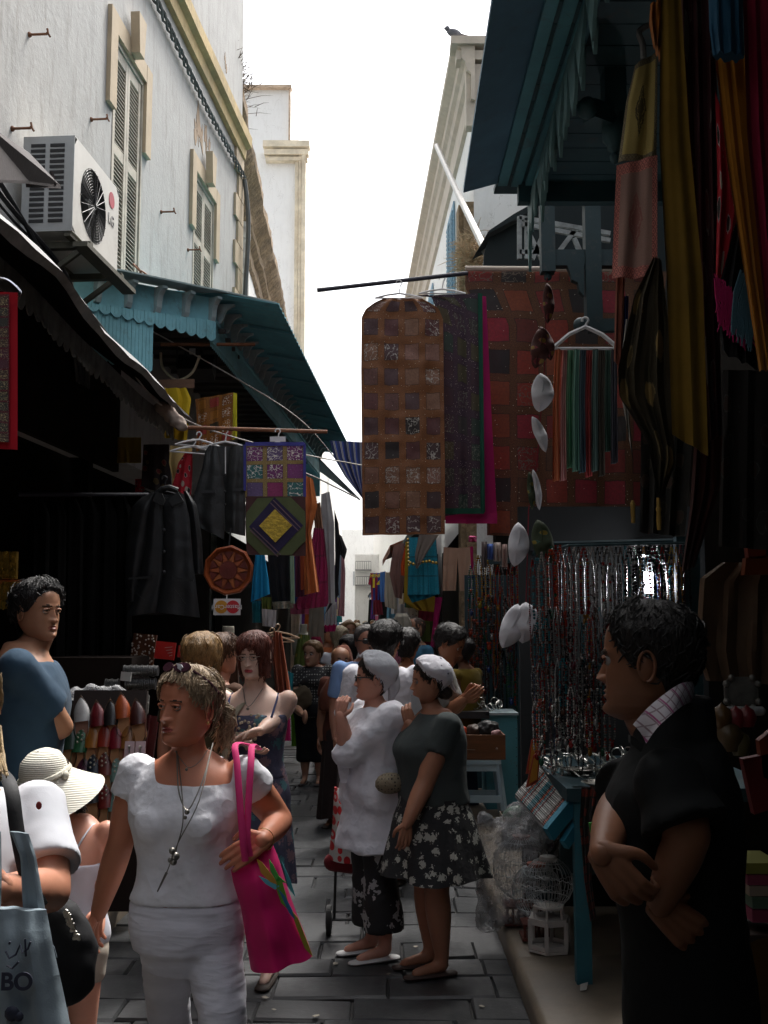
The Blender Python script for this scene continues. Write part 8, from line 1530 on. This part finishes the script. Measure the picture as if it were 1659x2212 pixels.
# - the others
MJ=lambda n,c,**k:dict(m=shirtm(n,c,**k))
def redx(root,W,tr,Rh,h,H,A):
 specs(tr,root,H,rim=.007,fr=mat('wire_rim',(.3,.28,.25),.3,metal=.8,bump=0));mb=MB();mb.tube(spline([W(.02,.02,.83),W(-.035,-.06,.78),W(-.06,-.09,.70),W(-.065,-.10,.62)],[1]*4,6)[0],.022,8,flat=.25);mb.build('bag_strap',cloth_mat('khaki_strap',(.25,.22,.16)),root)
 mb=MB();mb.ball(W(-.055,-.10,.575),(.14,.05,.09),14);weld(mb,.012,3,lambda p:.01*snoise(p,20)).build('khaki_bag',MC['khaki_strap'],root)
 mb=MB();r=random.Random(3)
 for k in range(60):t=r.random();a=r.uniform(-.7,.7);w_=.055*(1-.55*t);mb.ball(W(a*w_*1.2,-.088-.004*cos(a),.765-.10*t),.0075,6)
 mb.build('crochet_yoke',cloth_mat('ecru_crochet',(.42,.36,.27)),root)
 for s in(-1,1):m_=MB();m_.tube([W(s*.066,-.07,.755),W(s*.072,-.03,.80),W(s*.07,.0,.818)],.006,6);m_.build('shoulder_strap',cloth_mat('navy_strap',(.02,.025,.08)),root)
 mb=MB();mb.tube(spline([W(-.03,-.03,.835),W(.0,-.085,.785),W(.03,-.03,.835)],[1]*3,5)[0],.002,4);mb.ball(W(0,-.09,.78),.008,6);mb.build('necklace',MC['aged_silver'],root)
rA={-1:[P(487,1560,5.65),P(540,1610,5.4)],1:[P(610,1545,5.6),P(560,1580,5.38),dict(d=(-1,0,-.35),t=(0,-1,.6),n=(0,.5,-1),curl=.35)]}
M_ikat=print3('ikat_print',(.05,.05,.09),(.20,.12,.14),16,.45,(.05,.14,.16),warp=1.2)
human('red-haired woman in glasses wearing a blue patterned sundress with crochet yoke',553,1366,5.6,yaw=-.12,hyaw=-.3,pitch=.12,sex='f',skin=('ivory',(.48,.30,.24)),build=1.0,H=.228,hr=('bob',('auburn',(.15,.035,.02)),.055,.015),arms=rA,lips=('red',(.35,.05,.06)),top=dict(m=M_ikat,hem=.56,sleeve=0,caps=0,gap=.010,topz=.762,name='dress_bodice'),bottom=dict(m=M_ikat,kind='skirt',top=.60,hem=.27,flare=.03,name='dress_skirt'),extra=redx)
human('woman with tousled blonde hair seen from behind at the left stalls',432,1372,6.0,yaw=2.7,sex='f',skin=('tanned',(.36,.16,.10)),H=.235,hr=('bob',('honey',(.30,.17,.06)),.10,.04),top=MJ('olive_tee',(.05,.04,.02)),bottom=dict(m=cloth_mat('dark_linen',(.05,.05,.06)),kind='trousers',hem=.05))
human('brown-haired woman in brown top just right of the blonde head',474,1372,6.6,yaw=2.4,sex='f',skin=('tanned',(.36,.16,.10)),hr=('back',('chestnut',(.12,.05,.02)),.08,.04),top=MJ('brown_tee',(.06,.025,.012)),bottom=dict(m=cloth_mat('dark_linen',(.05,.05,.06)),kind='trousers',hem=.05))
def polkax(root,W,tr,Rh,h,H,A):
 mb=MB();c=W(-.07,-.13,.60);mb.ball(c,(.16,.07,.13),14);mb.ball(c+V(.05,0,.03),(.1,.07,.12),12);weld(mb,.018,3,lambda p:.015*snoise(p,18)).build('brown_bag',cloth_mat('brown_bag',(.09,.07,.045)),root);mb=MB();mb.tube([W(-.05,.0,.84),W(-.06,-.08,.76),W(-.075,-.11,.66)],.014,6);mb.build('bag_strap',MC['brown_bag'],root)
pA={-1:[P(640,1530,12.0),P(655,1545,11.7)]}
human('woman in black polka-dot top and black capri trousers walking with a brown bag',676,1386,12.2,yaw=-.15,hyaw=-.5,sex='f',skin=('golden',(.33,.18,.12)),build=1.3,bust=.03,H=.27,arms=pA,hr=('back',('caramel',(.28,.16,.07)),.08,.03),top=dict(m=print3('polka_top',(.02,.02,.022),(.30,.30,.28),34,.28,dots=True),sleeve=.5,hem=.47,wr=.004),bottom=dict(m=cloth_mat('black_capri',(.010,.010,.012)),kind='trousers',hem=.16,gap=.03,cuff=.045),extra=polkax,shoes=(.04,.03,.03))
human('man with bushy black hair and white shirt seen from behind in the centre',832,1349,7.6,yaw=2.9,sex='m',skin=('brown',(.20,.085,.045)),build=1.22,H=.25,hr=('short',('black',(.012,.010,.010)),.16,.04),top=dict(m=M_wl,sleeve=.95,hem=.44,gap=.02,wr=.009,loose=.15),bottom=dict(m=cloth_mat('dark_denim',(.02,.025,.04)),kind='trousers',hem=.04))
def sungx(root,W,tr,Rh,h,H,A):specs(tr,root,H,dark=True,rim=.02)
human('grey-haired man in dark sunglasses and light blue shirt',790,1351,9.0,yaw=.15,hyaw=.3,sex='m',skin=('ruddy',(.25,.12,.08)),build=1.12,H=.255,hr=('short',('iron_grey',(.10,.09,.085)),.045),top=dict(m=shirtm('light_blue_poplin',(.17,.28,.50),wr=.3),sleeve=.8,hem=.44),bottom=dict(m=cloth_mat('dark_linen',(.05,.05,.06)),kind='trousers',hem=.04),extra=sungx)
human('person with round black hair just behind the man in white',878,1362,8.6,yaw=2.9,sex='m',skin=('brown',(.20,.085,.045)),H=.235,hr=('short',('black',(.012,.010,.010)),.12,.04),top=MJ('taupe_tee',(.10,.085,.085)),bottom=dict(m=cloth_mat('dark_denim',(.02,.025,.04)),kind='trousers',hem=.04))
human('man in grey-beige shirt bending over the right-hand stall',965,1353,7.9,yaw=1.2,hyaw=1.25,pitch=.5,sex='m',skin=('brown',(.20,.085,.045)),build=1.12,H=.25,lean=(.22,.0),hr=('short',('black',(.012,.010,.010)),.09,.03),arms={1:[P(985,1530,7.9),P(1010,1500,7.8)],-1:[P(960,1540,7.8),P(1005,1510,7.7)]},top=dict(m=shirtm('grey_linen',(.20,.195,.185),wr=.6),sleeve=.8,hem=.46,wr=.006),bottom=dict(m=cloth_mat('dark_denim',(.02,.025,.04)),kind='trousers',hem=.04))
human('stallholder in mustard vest working behind the leaning man',1004,1378,9.9,yaw=-2.2,sex='m',skin=('dark',(.10,.045,.025)),z0=.0,build=1.0,hr=('short',('black',(.012,.010,.010)),.08),top=dict(m=shirtm('mustard_vest',(.13,.09,.01)),sleeve=0,hem=.46),bottom=dict(m=cloth_mat('dark_denim',(.02,.025,.04)),kind='trousers',hem=.04))
human('bald bearded man in blue T-shirt facing left',903,1334,12.5,yaw=-1.1,sex='m',skin=('warm',(.26,.13,.08)),H=.26,hr=('bald',('stubble',(.10,.06,.045)),.006),top=MJ('petrol_tee',(.05,.15,.24)),bottom=dict(m=cloth_mat('dark_denim',(.02,.025,.04)),kind='trousers',hem=.04))
def hijx(root,W,tr,Rh,h,H,A):
 mb=MB();mb.rings([(*W(0,0,.64),.13*h,.12*h,0),(*W(0,0,.74),.125*h,.10*h,0),(*W(0,0,.80),.09*h,.075*h,0),(*W(0,.01,.85),.055*h,.06*h,0),(*W(0,.02,.93),.062*h,.068*h,0),(*W(0,.015,1.0),.035*h,.04*h,0),(*W(0,.01,1.012),.01*h,.01*h,0)],20);m_=weld(mb,.018,3,lambda p:.01*snoise((p[0],p[1],p[2]*.5),14));cut(m_,lambda p:np.linalg.norm((p-tr(V(0,-.33,.45))))<H*.36,6).build('head_scarf',cloth_mat('rust_hijab',(.13,.04,.022),wr=.7),root)
human('woman in rust brown headscarf and shawl among the crowd',738,1397,9.7,yaw=-.3,hyaw=.3,sex='f',skin=('olive',(.24,.12,.07)),H=.235,hr=None,top=MJ('brown_cloak',(.10,.03,.018)),bottom=dict(m=cloth_mat('dark_cloak',(.03,.02,.018)),kind='skirt',hem=.05,flare=.04),extra=hijx)
human('person with black bob just behind the brown headscarf',757,1373,10.6,yaw=-.6,sex='f',skin=('golden',(.33,.18,.12)),hr=('bob',('black',(.012,.010,.010)),.08),top=MJ('black_tee',(.02,.02,.02)),bottom=dict(m=cloth_mat('dark_linen',(.05,.05,.06)),kind='trousers',hem=.05))
human('platinum blonde woman in white top facing right',733,1354,12.8,yaw=.5,hyaw=.9,sex='f',skin=('fair',(.40,.19,.13)),hr=('bob',('platinum',(.55,.45,.30)),.08),top=dict(m=shirtm('white_jersey',(.55,.56,.60)),sleeve=.3),bottom=dict(m=cloth_mat('jean_blue',(.08,.13,.22)),kind='trousers',hem=.05))
human('dark-haired man in orange shirt with arm raised to his chest',706,1345,13.5,yaw=.9,sex='m',skin=('warm',(.26,.13,.08)),hr=('short',('black',(.012,.010,.010)),.07),arms={1:[P(722,1440,13.3),P(722,1395,13.1)]},top=MJ('orange_shirt',(.42,.13,.05)),bottom=dict(m=cloth_mat('dark_denim',(.02,.025,.04)),kind='trousers',hem=.04))
r=random.Random(77);hc_=[('black',(.012,.010,.010)),('chestnut',(.12,.05,.02)),('caramel',(.28,.16,.07)),('platinum',(.55,.45,.30)),('iron_grey',(.10,.09,.085)),('auburn',(.15,.035,.02))];tc=[('white',(.5,.5,.5)),('crimson',(.3,.02,.03)),('sky blue',(.15,.3,.45)),('black',(.02,.02,.02)),('olive',(.1,.1,.04)),('pink',(.45,.14,.2)),('orange',(.4,.14,.03)),('navy',(.02,.03,.1))]
base=[]
for k in range(34):
 Y=15+k*.75;x=r.uniform(718,868)if k>3 else(752,858,846,770)[k]
 x=x if Y<26 else r.uniform(738,842);yt=1340+(FPX*(CAMZ-r.uniform(1.56,1.78))/Y)
 hn,tn_=hc_[r.randrange(6)],tc[(k*5+k//8)%8];hs_=('short','bob','back')[k%3]
 human('%s-haired walker in %s top, %s in the far crowd'%(hn[0].replace('_',' '),tn_[0],('nearest rows','near rows','middle rows','back rows','last rows')[min(4,k//7)]),x,yt,Y,yaw=r.choice((0,.4,-.5,pi,2.7)),sex='fm'[k%2],skin=('warm',(.26,.13,.08)),hr=(hs_,hn,.08),top=dict(m=shirtm('crowd_'+tn_[0].replace(' ','_'),tn_[1]),sleeve=.6),bottom=dict(m=cloth_mat(('dark_denim','beige_shorts')[k%4==0],(.02,.025,.04)),kind='trousers',hem=.05),voxel=.03)['group']='walkers in the far crowd'
